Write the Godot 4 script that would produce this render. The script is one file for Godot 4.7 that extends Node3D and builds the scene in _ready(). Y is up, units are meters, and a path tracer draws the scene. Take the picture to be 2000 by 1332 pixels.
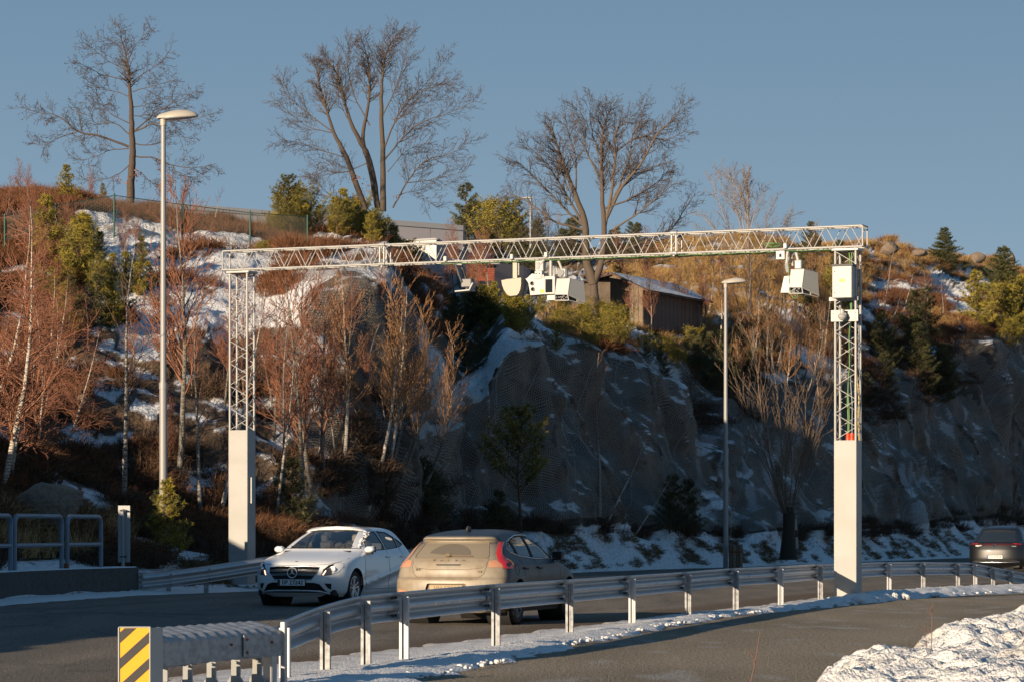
extends Node3D
# Winter roadside: a lattice gantry over a road cut into a netted rock slope.
# Telephoto view: one metre at depth d spans F / d pixels of the 2000 px wide photograph.
const F := 6000.0
const CX := 1000.0
const HY := 1030.0
const EYE := 1.5
const SUN_AZ := 36.5
const SUN_EL := 11.0

var M := {}
var rng := RandomNumberGenerator.new()
var taken := {}
var nz := FastNoiseLite.new()
var nr := FastNoiseLite.new()
var nf := FastNoiseLite.new()
var nc := FastNoiseLite.new()
var ncr := FastNoiseLite.new()
var ncx := FastNoiseLite.new()

func P(px: float, py: float, d: float) -> Vector3:   # the point of the world that lies at depth d behind a pixel
	return Vector3((px - CX) / F * d, EYE - (py - HY) / F * d, -d)

# ---------------------------------------------------------------- mesh builder
class MB:
	var v := PackedVector3Array()
	var n := PackedVector3Array()
	var c := PackedColorArray()
	var t := PackedVector2Array()
	var ix := PackedInt32Array()
	var col := Color(1, 1, 1)
	func tri(a: Vector3, b: Vector3, d: Vector3, na: Vector3, nb: Vector3, nd: Vector3) -> void:
		var k := v.size()
		var g := (b - a).cross(d - a)
		v.append(a); v.append(b); v.append(d)
		n.append(na); n.append(nb); n.append(nd)
		c.append(col); c.append(col); c.append(col)
		t.append(Vector2(a.x + a.z * .37, a.y)); t.append(Vector2(b.x + b.z * .37, b.y)); t.append(Vector2(d.x + d.z * .37, d.y))
		if g.dot(na + nb + nd) > 0.0:
			ix.append(k); ix.append(k + 2); ix.append(k + 1)
		else:
			ix.append(k); ix.append(k + 1); ix.append(k + 2)
	func ftri(a: Vector3, b: Vector3, d: Vector3) -> void:
		var g := (d - a).cross(b - a).normalized()
		tri(a, b, d, g, g, g)
	func quad(a: Vector3, b: Vector3, d: Vector3, e: Vector3, out := Vector3.ZERO) -> void:
		var g := (d - a).cross(b - a)
		if g.length_squared() < 1e-16:
			g = (e - a).cross(d - a)
		g = g.normalized()
		if out != Vector3.ZERO and g.dot(out) < 0.0:
			g = -g
		tri(a, b, d, g, g, g)
		tri(a, d, e, g, g, g)
	func poly(p: PackedVector3Array, out: Vector3) -> void:
		for i in range(1, p.size() - 1):
			tri(p[0], p[i], p[i + 1], out, out, out)
	# box with chamfered edges; x = transform of its centre
	func box(x: Transform3D, s: Vector3, bev := 0.0) -> void:
		var h := s * .5
		var b: float = minf(bev, minf(h.x, minf(h.y, h.z)) * .6)
		var ax := [Vector3.RIGHT, Vector3.UP, Vector3.BACK]
		var hh := [h.x, h.y, h.z]
		for i in 3:
			var j := (i + 1) % 3
			var k := (i + 2) % 3
			for sg in [-1.0, 1.0]:
				var o: Vector3 = ax[i] * hh[i] * sg
				var u: Vector3 = ax[j] * (hh[j] - b)
				var w: Vector3 = ax[k] * (hh[k] - b)
				quad(x * (o - u - w), x * (o + u - w), x * (o + u + w), x * (o - u + w), x.basis * (ax[i] * sg))
		if b > 0.0:
			for i in 3:
				var j := (i + 1) % 3
				var k := (i + 2) % 3
				for s1 in [-1.0, 1.0]:
					for s2 in [-1.0, 1.0]:
						var a1: Vector3 = ax[j] * s1 * hh[j] + ax[k] * s2 * (hh[k] - b)
						var a2: Vector3 = ax[j] * s1 * (hh[j] - b) + ax[k] * s2 * hh[k]
						var e: Vector3 = ax[i] * (hh[i] - b)
						quad(x * (a1 - e), x * (a1 + e), x * (a2 + e), x * (a2 - e), x.basis * (ax[j] * s1 + ax[k] * s2))
			for s0 in [-1.0, 1.0]:
				for s1 in [-1.0, 1.0]:
					for s2 in [-1.0, 1.0]:
						var q := Vector3(h.x * s0, h.y * s1, h.z * s2)
						var d := Vector3(s0, s1, s2)
						var p0 := q - Vector3(0, d.y * b, d.z * b)
						var p1 := q - Vector3(d.x * b, 0, d.z * b)
						var p2 := q - Vector3(d.x * b, d.y * b, 0)
						var g := (x.basis * d).normalized()
						tri(x * p0, x * p1, x * p2, g, g, g)
	func bx(at: Vector3, s: Vector3, bev := 0.0, basis := Basis()) -> void:
		box(Transform3D(basis, at), s, bev)
	# swept round tube through points
	func tube(p: PackedVector3Array, r: PackedFloat32Array, k: int, capped := false) -> void:
		var m := p.size()
		if m < 2:
			return
		var d := (p[1] - p[0]).normalized()
		var u := d.cross(Vector3.UP if absf(d.y) < .9 else Vector3.RIGHT).normalized()
		var base := v.size()
		var dist := 0.0
		for i in m:
			if i > 0:
				dist += p[i].distance_to(p[i - 1])
			if i < m - 1:
				d = (p[i + 1] - p[maxi(i - 1, 0)]).normalized()
			else:
				d = (p[i] - p[i - 1]).normalized()
			u = (u - d * u.dot(d)).normalized()
			var w := d.cross(u)
			for j in k + 1:
				var a := TAU * j / k
				var g := u * cos(a) + w * sin(a)
				v.append(p[i] + g * r[i]); n.append(g); c.append(col)
				t.append(Vector2(float(j) / k, dist))
		for i in m - 1:
			for j in k:
				var a := base + i * (k + 1) + j
				var b := a + k + 1
				ix.append(a); ix.append(b); ix.append(a + 1)
				ix.append(a + 1); ix.append(b); ix.append(b + 1)
		if capped:
			for e in 2:
				var i: int = 0 if e == 0 else m - 1
				var o: Vector3 = (p[0] - p[1]).normalized() if e == 0 else (p[m - 1] - p[m - 2]).normalized()
				var s := base + i * (k + 1)
				for j in range(1, k - 1):
					tri(v[s], v[s + j], v[s + j + 1], o, o, o)
	func rod(a: Vector3, b: Vector3, r: float, k := 8, capped := true, r2 := -1.0) -> void:
		tube(PackedVector3Array([a, b]), PackedFloat32Array([r, r if r2 < 0.0 else r2]), k, capped)
	# surface of revolution: profile of (radius, along) about an axis
	func lathe(prof: PackedVector2Array, x: Transform3D, k := 24) -> void:
		for i in prof.size() - 1:
			var a := prof[i]
			var b := prof[i + 1]
			var e := (b - a)
			if e.length() < 1e-6:
				continue
			var nn := Vector2(e.y, -e.x).normalized()
			for j in k:
				var t0 := TAU * j / k
				var t1 := TAU * (j + 1) / k
				var q0 := Vector3(cos(t0), 0, sin(t0))
				var q1 := Vector3(cos(t1), 0, sin(t1))
				var n0 := x.basis * (q0 * nn.x + Vector3.UP * nn.y)
				var n1 := x.basis * (q1 * nn.x + Vector3.UP * nn.y)
				var pa := x * (q0 * a.x + Vector3.UP * a.y)
				var pb := x * (q1 * a.x + Vector3.UP * a.y)
				var pc := x * (q1 * b.x + Vector3.UP * b.y)
				var pd := x * (q0 * b.x + Vector3.UP * b.y)
				if a.x > 1e-6:
					tri(pa, pb, pc, n0, n1, n1)
				if b.x > 1e-6:
					tri(pa, pc, pd, n0, n1, n0)
	func ell(x: Transform3D, k := 12, half := false) -> void:
		var pr := PackedVector2Array()
		var m: int = k / 2
		for i in m + 1:
			var a := -PI / 2 + PI * i / m
			if half:
				a = PI / 2 * i / m
			pr.append(Vector2(maxf(cos(a), 0.0), sin(a)))
		var bi := x.basis.inverse().transposed()
		for i in m:
			for j in k:
				var t0 := TAU * j / k
				var t1 := TAU * (j + 1) / k
				var q := [Vector3(cos(t0) * pr[i].x, pr[i].y, sin(t0) * pr[i].x), Vector3(cos(t1) * pr[i].x, pr[i].y, sin(t1) * pr[i].x), Vector3(cos(t1) * pr[i + 1].x, pr[i + 1].y, sin(t1) * pr[i + 1].x), Vector3(cos(t0) * pr[i + 1].x, pr[i + 1].y, sin(t0) * pr[i + 1].x)]
				if pr[i].x > 1e-5:
					tri(x * q[0], x * q[1], x * q[2], (bi * q[0]).normalized(), (bi * q[1]).normalized(), (bi * q[2]).normalized())
				if pr[i + 1].x > 1e-5:
					tri(x * q[0], x * q[2], x * q[3], (bi * q[0]).normalized(), (bi * q[2]).normalized(), (bi * q[3]).normalized())
	# extrude a 2D outline (in the xy plane of x) by depth along z, centred
	func prism(o: PackedVector2Array, depth: float, x: Transform3D) -> void:
		var idx := Geometry2D.triangulate_polygon(o)
		for sg in [-1.0, 1.0]:
			var z := Vector3(0, 0, depth * .5 * sg)
			for i in range(0, idx.size(), 3):
				var g: Vector3 = (x.basis * Vector3(0, 0, sg)).normalized()
				tri(x * (Vector3(o[idx[i]].x, o[idx[i]].y, 0) + z), x * (Vector3(o[idx[i + 1]].x, o[idx[i + 1]].y, 0) + z), x * (Vector3(o[idx[i + 2]].x, o[idx[i + 2]].y, 0) + z), g, g, g)
		var cw := 1.0 if Geometry2D.is_polygon_clockwise(o) else -1.0
		for i in o.size():
			var a := o[i]
			var b := o[(i + 1) % o.size()]
			var e := b - a
			var g := x.basis * (Vector3(-e.y, e.x, 0) * cw)
			var z := Vector3(0, 0, depth * .5)
			quad(x * (Vector3(a.x, a.y, 0) - z), x * (Vector3(b.x, b.y, 0) - z), x * (Vector3(b.x, b.y, 0) + z), x * (Vector3(a.x, a.y, 0) + z), g)
	func mesh() -> ArrayMesh:
		var m := ArrayMesh.new()
		var a := []
		a.resize(Mesh.ARRAY_MAX)
		a[Mesh.ARRAY_VERTEX] = v
		a[Mesh.ARRAY_NORMAL] = n
		a[Mesh.ARRAY_COLOR] = c
		a[Mesh.ARRAY_TEX_UV] = t
		a[Mesh.ARRAY_INDEX] = ix
		m.add_surface_from_arrays(Mesh.PRIMITIVE_TRIANGLES, a)
		return m

# ---------------------------------------------------------------- naming
func numbered(called: String) -> String:
	var k: int = taken.get(called, 0)
	taken[called] = k + 1
	return called if k == 0 else "%s_%03d" % [called, k]

func tag(o: Node3D, label := "", category := "", group := "", kind := "") -> Node3D:
	if label: o.set_meta("label", label)
	if category: o.set_meta("category", category)
	if group: o.set_meta("group", group)
	if kind: o.set_meta("kind", kind)
	return o

func thing(called: String, label: String, category: String, at := Vector3.ZERO, turn := 0.0, group := "") -> Node3D:
	var o := Node3D.new()
	o.name = numbered(called)
	o.position = at
	o.rotation.y = turn
	add_child(o)
	tag(o, label, category, group)
	return o

func part(called: String, b, m: Material, parent: Node = self) -> MeshInstance3D:
	var o := MeshInstance3D.new()
	o.mesh = b.mesh() if b is MB else b
	o.material_override = m
	if parent == self:
		o.name = numbered(called)
		add_child(o)
	else:
		var key := "%d/%s" % [parent.get_instance_id(), called]
		var k: int = taken.get(key, 0)
		taken[key] = k + 1
		o.name = called if k == 0 else "%s_%03d" % [called, k]
		parent.add_child(o, true)
	return o

func copy_of(o: Node3D, at: Vector3, turn: float, scale := 1.0, label := "", group := "") -> Node3D:
	var r: Node3D = o.duplicate()
	var base := String(o.name)
	var cut := base.rfind("_")
	if cut > 0 and base.substr(cut + 1).is_valid_int():
		base = base.substr(0, cut)
	r.name = numbered(base)
	add_child(r)
	r.transform = Transform3D(Basis(Vector3.UP, turn).scaled(Vector3.ONE * scale), at)
	if label: r.set_meta("label", label)
	if group: r.set_meta("group", group)
	return r

# ---------------------------------------------------------------- materials
func lin(r: float, g: float, b: float) -> Color:
	return Color(r, g, b).linear_to_srgb()

func mat(called: String, c: Color, rough := .8, metal := 0.0) -> StandardMaterial3D:
	var m := StandardMaterial3D.new()
	m.resource_name = called
	m.albedo_color = c.linear_to_srgb()
	m.roughness = rough
	m.metallic = metal
	M[called] = m
	return m

func noise_tex(seed_: int, freq: float, size := 512, oct := 4, normal := 0.0, ramp: Gradient = null, kind := FastNoiseLite.TYPE_SIMPLEX_SMOOTH) -> NoiseTexture2D:
	var f := FastNoiseLite.new()
	f.seed = seed_
	f.noise_type = kind
	f.frequency = freq
	f.fractal_octaves = oct
	var t := NoiseTexture2D.new()
	t.width = size
	t.height = size
	t.seamless = true
	t.noise = f
	if normal > 0.0:
		t.as_normal_map = true
		t.bump_strength = normal
	if ramp:
		t.color_ramp = ramp
	return t

func ramp(stops: Array) -> Gradient:   # [[offset, linear colour], ...]
	var g := Gradient.new()
	var o := PackedFloat32Array()
	var c := PackedColorArray()
	for s in stops:
		o.append(s[0])
		c.append((s[1] as Color).linear_to_srgb())
	g.offsets = o
	g.colors = c
	return g

func triplanar(m: StandardMaterial3D, scale: float, world := true) -> void:
	m.uv1_triplanar = true
	m.uv1_world_triplanar = world
	m.uv1_scale = Vector3.ONE * scale

func make_materials() -> void:
	var m: StandardMaterial3D
	# terrain carries its own real colours per vertex: rock, soil, heath and lying snow
	m = mat("terrain", Color(1, 1, 1), .92)
	m.vertex_color_use_as_albedo = true
	m.albedo_texture = noise_tex(3, .02, 512, 5, 0.0, ramp([[0.0, Color(.42, .42, .42)], [.5, Color(.8, .8, .8)], [1.0, Color(1, 1, 1)]]))
	m.normal_enabled = true
	m.normal_texture = noise_tex(5, .025, 512, 6, 18.0)
	m.normal_scale = 1.0
	triplanar(m, .7)
	m = mat("asphalt", Color(1, 1, 1), .82)
	m.vertex_color_use_as_albedo = true
	m.albedo_texture = noise_tex(11, .05, 1024, 6, 0.0, ramp([[0.0, Color(.2, .2, .2)], [.4, Color(.55, .55, .55)], [.6, Color(.9, .9, .9)], [1.0, Color(1, 1, 1)]]))
	m.normal_enabled = true
	m.normal_texture = noise_tex(12, .09, 1024, 5, 14.0)
	m.normal_scale = 2.6
	triplanar(m, .3)
	m = mat("snow", Color(.6, .6, .605), .8)
	m.vertex_color_use_as_albedo = true
	m.normal_enabled = true
	m.normal_texture = noise_tex(21, .04, 512, 6, 14.0)
	m.subsurf_scatter_enabled = true
	m.subsurf_scatter_strength = .08
	triplanar(m, 1.2)
	m = mat("galvanised", Color(.46, .46, .47), .42, .55)
	m.albedo_texture = noise_tex(32, .012, 256, 4, 0.0, ramp([[0.0, Color(.8, .8, .8)], [.6, Color(.93, .93, .93)], [1.0, Color(1, 1, 1)]]))
	triplanar(m, .9)
	m = mat("weathered_zinc", Color(.36, .37, .38), .55, .3)
	m.albedo_texture = noise_tex(33, .03, 256, 4, 0.0, ramp([[0.0, Color(.45, .42, .4)], [.6, Color(.9, .9, .9)], [1.0, Color(1, 1, 1)]]))
	triplanar(m, 1.1)
	mat("truss_white", Color(.32, .315, .305), .5, .1)
	m = mat("pillar_white", Color(.325, .325, .318), .55)
	m.albedo_texture = noise_tex(34, .008, 256, 4, 0.0, ramp([[0.0, Color(.84, .83, .8)], [1.0, Color(1, 1, 1)]]))
	triplanar(m, .5)
	mat("camera_white", Color(.33, .325, .31), .4)
	mat("radome_beige", Color(.33, .285, .22), .5)
	mat("cabinet_grey", Color(.25, .245, .235), .45, .1)
	mat("dark_metal", Color(.045, .045, .05), .6, .2)
	mat("mid_metal", Color(.14, .14, .14), .55, .3)
	mat("black_glass", Color(.01, .01, .012), .08)
	mat("black_plastic", Color(.012, .012, .012), .7)
	mat("cable_green", Color(.08, .17, .045), .5)
	mat("cable_yellow", Color(.55, .36, .03), .5)
	mat("cable_grey", Color(.22, .25, .27), .5)
	mat("label_yellow", Color(.75, .5, .03), .5)
	mat("orange_plastic", Color(.7, .06, .015), .45)
	mat("lamp_pole", Color(.27, .27, .27), .55, .2)
	mat("lamp_head", Color(.36, .33, .285), .5)
	mat("lamp_glass", Color(.3, .3, .32), .2)
	m = mat("concrete", Color(.075, .07, .066), .9)
	m.albedo_texture = noise_tex(41, .012, 512, 5, 0.0, ramp([[0.0, Color(.5, .48, .46)], [.55, Color(.85, .85, .85)], [1.0, Color(1, 1, 1)]]))
	m.normal_enabled = true
	m.normal_texture = noise_tex(42, .08, 256, 3, 3.0)
	triplanar(m, .8)
	mat("blue_rail", Color(.13, .18, .235), .5, .2)
	mat("fence_green", Color(.02, .07, .05), .6, .1)
	m = mat("fence_wire", Color(.06, .06, .05), .6, .1)
	mat("rust", Color(.16, .05, .02), .9)
	mat("sign_back", Color(.29, .3, .3), .5, .2)
	mat("board_yellow", Color(.7, .34, .012), .5)
	mat("board_black", Color(.035, .032, .03), .6)
	m = mat("bark_dark", Color(.085, .06, .045), .95)
	m.vertex_color_use_as_albedo = true
	m = mat("bark", Color(1, 1, 1), .9)
	m.vertex_color_use_as_albedo = true
	m.albedo_texture = noise_tex(51, .05, 256, 4, 0.0, ramp([[0.0, Color(.35, .3, .28)], [.5, Color(.85, .85, .85)], [1.0, Color(1, 1, 1)]]))
	triplanar(m, 2.5)
	m = mat("birch", Color(1, 1, 1), .8)
	m.vertex_color_use_as_albedo = true
	m.albedo_texture = noise_tex(52, .02, 256, 5, 0.0, ramp([[0.0, Color(.06, .05, .045)], [.36, Color(.16, .14, .12)], [.45, Color(.85, .85, .85)], [1.0, Color(1, 1, 1)]]))
	m.uv1_triplanar = true
	m.uv1_world_triplanar = true
	m.uv1_scale = Vector3(1.2, 7.0, 1.2)
	m = mat("twig", Color(1, 1, 1), .85)
	m.vertex_color_use_as_albedo = true
	m = mat("needles", Color(1, 1, 1), .7)
	m.vertex_color_use_as_albedo = true
	m.backlight_enabled = true
	m.backlight = Color(.25, .25, .1)
	m = mat("heath", Color(1, 1, 1), .9)
	m.vertex_color_use_as_albedo = true
	m.backlight_enabled = true
	m.backlight = Color(.15, .12, .08)
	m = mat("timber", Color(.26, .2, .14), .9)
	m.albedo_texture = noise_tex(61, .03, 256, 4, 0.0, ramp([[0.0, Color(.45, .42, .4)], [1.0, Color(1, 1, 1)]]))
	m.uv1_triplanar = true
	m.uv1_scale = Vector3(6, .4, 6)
	m = mat("timber_dark", Color(.19, .12, .09), .9)  # darker copy of timber: shaded shed side, also roofs and stump planks
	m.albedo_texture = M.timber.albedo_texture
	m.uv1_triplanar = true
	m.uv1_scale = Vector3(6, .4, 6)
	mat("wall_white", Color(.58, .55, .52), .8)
	mat("wall_grey", Color(.36, .34, .35), .85)  # own grey of the hall; painted shade on the white warehouse
	mat("wall_brown_grey", Color(.3, .24, .22), .9)
	mat("shutter_red", Color(.23, .05, .025), .8)
	mat("roof_grey", Color(.32, .32, .33), .8)
	m = mat("boulder", Color(.21, .16, .12), .95)
	m.albedo_texture = noise_tex(71, .015, 512, 5, 0.0, ramp([[0.0, Color(.4, .38, .36)], [.5, Color(.8, .8, .8)], [1.0, Color(1, 1, 1)]]))
	m.normal_enabled = true
	m.normal_texture = noise_tex(72, .02, 512, 5, 8.0)
	triplanar(m, .9)
	# hexagonal wire netting: a tile of wire on nothing
	var im := Image.create(128, 74, false, Image.FORMAT_RGBA8)
	im.fill(Color(.5, .5, .5, 0))
	var R := 74.0 / 2.0 / 1.7320508 * 2.0 / 2.0 * 1.0
	for y in 74:
		for x in 128:
			# distance to the edge of a hexagon grid, two columns wide
			var best := 1e9
			var second := 1e9
			for i in range(-1, 4):
				for j in range(-2, 4):
					var cx := i * 64.0
					var cy := j * 74.0 + (37.0 if posmod(i, 2) == 1 else 0.0)
					var dd := Vector2((x + .5 - cx) * 1.0, y + .5 - cy).length()
					if dd < best:
						second = best
						best = dd
					elif dd < second:
						second = dd
			if second - best < 9.0:
				im.set_pixel(x, y, Color(.95, .95, .95, 1))
	m = mat("wire_net", Color(.31, .275, .24), .55, .2)
	m.albedo_texture = ImageTexture.create_from_image(im)
	m.transparency = BaseMaterial3D.TRANSPARENCY_ALPHA_SCISSOR
	m.alpha_scissor_threshold = .5
	M.fence_wire.albedo_texture = M.wire_net.albedo_texture
	M.fence_wire.transparency = BaseMaterial3D.TRANSPARENCY_ALPHA_SCISSOR
	M.fence_wire.alpha_scissor_threshold = .5
	mat("seam_cable", Color(.2, .19, .18), .6, .2)
	# cars
	m = mat("paint_white", Color(.68, .68, .68), .35)
	m.clearcoat_enabled = true
	m.clearcoat = .8
	m.clearcoat_roughness = .08
	m = mat("paint_dirty", Color(1, 1, 1), .58)
	m.vertex_color_use_as_albedo = true
	m.clearcoat_enabled = true
	m.clearcoat = .2
	m.clearcoat_roughness = .3
	m.albedo_texture = noise_tex(81, .012, 512, 5, 0.0, ramp([[0.0, Color(.7, .68, .66)], [.6, Color(.95, .95, .95)], [1.0, Color(1, 1, 1)]]))
	triplanar(m, .9, false)
	m = mat("paint_black", Color(.006, .007, .009), .4)
	m.clearcoat_enabled = true
	m.clearcoat = .35
	m.clearcoat_roughness = .05
	m = mat("car_glass", Color(.02, .03, .035, .12), .04)
	m.transparency = BaseMaterial3D.TRANSPARENCY_ALPHA
	m.metallic_specular = .6
	mat("dusty_glass", Color(.2, .168, .122), .5)
	mat("wiped_glass", Color(.13, .11, .082), .4)
	mat("dark_glass", Color(.015, .02, .025), .06)
	mat("chrome", Color(.75, .75, .76), .22, 1.0)
	mat("emblem_silver", Color(.72, .72, .73), .4, .3)
	mat("silver", Color(.5, .5, .52), .3, .8)
	mat("rubber", Color(.018, .018, .018), .85)
	mat("seat_cloth", Color(.035, .035, .037), .8)
	mat("seat_light", Color(.2, .18, .14), .8)
	mat("plate_white", Color(.66, .66, .65), .5)
	mat("plate_dirty", Color(.36, .28, .17), .8)
	mat("letter_black", Color(.01, .01, .01), .6)
	mat("letter_dirty", Color(.16, .12, .08), .8)
	mat("plate_blue", Color(.02, .06, .3), .5)
	m = mat("tail_red", Color(.6, .01, .006), .3)
	m.clearcoat_enabled = true
	mat("tail_dusty", Color(.42, .2, .12), .6)
	mat("tail_dark", Color(.05, .006, .006), .3)
	m = mat("lamp_clear", Color(.04, .04, .045), .18)
	m.clearcoat_enabled = true
	m = mat("running_light", Color(1, .85, .75), .4)
	m.emission_enabled = true
	m.emission = Color(1, .8, .68)
	m.emission_energy_multiplier = 1.3

# ---------------------------------------------------------------- camera, sky, sun
func make_view() -> void:
	var cam := Camera3D.new()
	cam.name = "camera"
	cam.projection = Camera3D.PROJECTION_FRUSTUM
	cam.near = 1.0
	cam.far = 3000.0
	cam.size = 1332.0 / F
	cam.frustum_offset = Vector2(0, (HY - 666.0) / F)
	cam.position = Vector3(0, EYE, 0)
	add_child(cam)
	cam.current = true
	var sky := ProceduralSkyMaterial.new()
	sky.sky_top_color = lin(.036, .094, .178)
	sky.sky_horizon_color = lin(.213, .288, .337)
	sky.sky_curve = .105
	sky.sky_energy_multiplier = 1.0
	sky.ground_bottom_color = lin(.12, .11, .1)
	sky.ground_horizon_color = lin(.3, .3, .3)
	sky.sun_angle_max = 1.0
	var s := Sky.new()
	s.sky_material = sky
	var env := Environment.new()
	env.background_mode = Environment.BG_SKY
	env.sky = s
	env.tonemap_mode = Environment.TONE_MAPPER_LINEAR
	env.tonemap_exposure = 1.75
	env.ambient_light_source = Environment.AMBIENT_SOURCE_SKY
	env.sdfgi_enabled = true
	env.ssao_enabled = true
	env.ssil_enabled = true
	var we := WorldEnvironment.new()
	we.name = "environment"
	we.environment = env
	add_child(we)
	var sun := DirectionalLight3D.new()
	sun.name = "sun"
	sun.light_energy = 1.55
	sun.light_color = Color(1.0, .905, .775)
	sun.light_angular_distance = .5
	sun.shadow_enabled = true
	var az := deg_to_rad(SUN_AZ)
	var el := deg_to_rad(SUN_EL)
	var towards := Vector3(sin(az) * cos(el), -sin(el), -cos(az) * cos(el))
	add_child(sun)
	sun.look_at_from_position(Vector3.ZERO, towards, Vector3.UP)

# ---------------------------------------------------------------- the rail line and the ground
const RAIL_PX := [545.0, 625.0, 705.0, 780.0, 960.0, 1105.0, 1228.0, 1338.0, 1432.0, 1520.0, 1598.0, 1666.0, 1733.0, 1800.0, 1868.0, 1902.0, 1937.0, 1973.0, 2012.0, 2050.0]
const RAIL_D := [30.0, 31.6, 32.8, 34.2, 37.8, 42.3, 46.2, 50.6, 54.5, 57.5, 62.0, 66.3, 70.5, 75.0, 79.4, 81.6, 83.8, 86.0, 88.2, 90.4]

func rail_x(d: float) -> float:
	var n := RAIL_D.size()
	if d <= RAIL_D[0]:
		return (RAIL_PX[0] - CX) / F * RAIL_D[0] + (d - RAIL_D[0]) * .25
	for i in n - 1:
		if d <= RAIL_D[i + 1]:
			var w: float = (d - RAIL_D[i]) / (RAIL_D[i + 1] - RAIL_D[i])
			return lerpf((RAIL_PX[i] - CX) / F * RAIL_D[i], (RAIL_PX[i + 1] - CX) / F * RAIL_D[i + 1], w)
	return (RAIL_PX[n - 1] - CX) / F * RAIL_D[n - 1] + (d - RAIL_D[n - 1]) * .5

func ground_y(x: float, d: float) -> float:
	var lat := x - rail_x(d)
	var y := .1 * clampf(-lat / 10.0, 0.0, 1.0)
	y -= .16 * smoothstep(66.0, 84.0, d) * smoothstep(-9.0, 1.0, lat) + .16 * smoothstep(88.0, 104.0, d) * smoothstep(-14.0, -7.0, lat)
	return y

# ---------------------------------------------------------------- the hillside
# For each line of sight: (depth, picture height) of the road edge, the toe, the rock wall, its lip, the terrace, the slope and the crest
var HC := []

func hill_columns() -> void:
	var raw := [
		[-2600, 12, 1730, 14, 1600, 16, 1450, 19, 1260, 23, 1100, 28, 990, 34, 880, 42, 790, 90, 790],
		[-1500, 17, 1510, 20, 1400, 24, 1230, 28, 1000, 32, 760, 37, 480, 42, 500, 50, 680, 90, 700],  # out of view; mound raised here to shade the white car
		[-1100, 22, 1400, 26, 1290, 29, 1200, 32, 1060, 36, 900, 41, 800, 47, 770, 53, 760, 90, 760],
		[-800, 30, 1325, 34, 1225, 37, 1120, 40, 990, 44, 880, 49, 810, 56, 770, 64, 740, 95, 740],
		[-500, 40, 1243, 45, 1160, 49, 1080, 53, 960, 58, 830, 64, 700, 71, 580, 79, 480, 112, 475],
		[-200, 50, 1202, 55, 1110, 60, 1025, 65, 890, 71, 740, 78, 600, 86, 480, 95, 400, 130, 398],
		[0, 56, 1183, 61, 1105, 67, 985, 73, 850, 80, 690, 87, 560, 95, 450, 104, 388, 140, 392],
		[130, 60, 1172, 64.5, 1103, 69, 1005, 75, 860, 81, 690, 88, 560, 96, 450, 104, 392, 140, 396],
		[250, 63.5, 1165, 66.5, 1106, 71, 1040, 77, 860, 83, 680, 90, 540, 97, 458, 106, 412, 140, 416],
		[400, 66, 1158, 69.5, 1105, 74, 1035, 79, 860, 85, 660, 92, 520, 100, 472, 110, 446, 142, 450],
		[512, 68.5, 1156, 72, 1090, 76, 1025, 81, 850, 87, 640, 93, 522, 101, 478, 112, 464, 142, 468],
		[620, 72, 1147, 75, 1080, 79, 1010, 83, 800, 87, 570, 92, 507, 101, 488, 114, 464, 142, 466],
		[750, 79, 1138, 81.5, 1072, 84, 1005, 87, 800, 89.5, 600, 93, 517, 102, 502, 118, 492, 145, 480],
		[830, 83, 1132, 86, 1065, 88, 1000, 89, 940, 89.8, 850, 93, 690, 95.2, 562, 124, 585, 168, 500],
		[878, 85.5, 1129, 88, 1058, 89.8, 1000, 91, 920, 92, 842, 95.5, 776, 103, 640, 143, 600, 190, 474],
		[935, 88, 1127, 91, 1052, 93.5, 965, 94.8, 870, 96, 792, 99.5, 722, 112, 618, 146, 602, 195, 474],
		[988, 90.2, 1126, 92.7, 1046, 95, 960, 97, 800, 98.4, 688, 101.8, 640, 112.6, 606, 149, 592, 195, 478],
		[1035, 91.6, 1125, 94.2, 1044, 96.8, 960, 98.8, 800, 100.6, 676, 104.4, 645, 115, 607, 152, 588, 195, 480],
		[1100, 94, 1122, 97, 1042, 100, 960, 103, 800, 105.5, 684, 110, 655, 127, 609, 160, 520, 195, 486],
		[1200, 98.5, 1117, 101.5, 1042, 104.5, 960, 108, 830, 111, 718, 114, 682, 132, 613, 166, 498, 190, 486],
		[1300, 103, 1112, 106, 1047, 109, 980, 113, 860, 116, 752, 120, 702, 136, 621, 168, 484, 190, 482],
		[1360, 105.5, 1110, 109, 1052, 113, 990, 117, 880, 121, 800, 126, 732, 135, 640, 168, 478, 188, 478],
		[1450, 109, 1108, 113, 1052, 117, 985, 121, 870, 125, 777, 131, 702, 141, 620, 169, 478, 190, 478],
		[1600, 118, 1103, 122, 1052, 127, 970, 131, 870, 135, 772, 141, 692, 152, 600, 176, 484, 198, 488],
		[1750, 129, 1097, 134, 1047, 139, 950, 143, 840, 147, 752, 153, 682, 165, 596, 187, 486, 209, 490],
		[1880, 140, 1091, 145, 1037, 150, 900, 154, 770, 157, 682, 164, 637, 177, 590, 199, 502, 220, 508],
		[2000, 152, 1086, 157, 1042, 161, 900, 165, 760, 168, 667, 175, 642, 189, 596, 209, 530, 231, 536],
		[2300, 187, 1078, 192, 1032, 197, 880, 201, 740, 204, 642, 212, 612, 224, 582, 247, 545, 272, 548],
		[2800, 230, 1072, 236, 1030, 241, 900, 246, 780, 250, 700, 258, 650, 270, 620, 292, 590, 320, 592]]
	HC = raw

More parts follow.
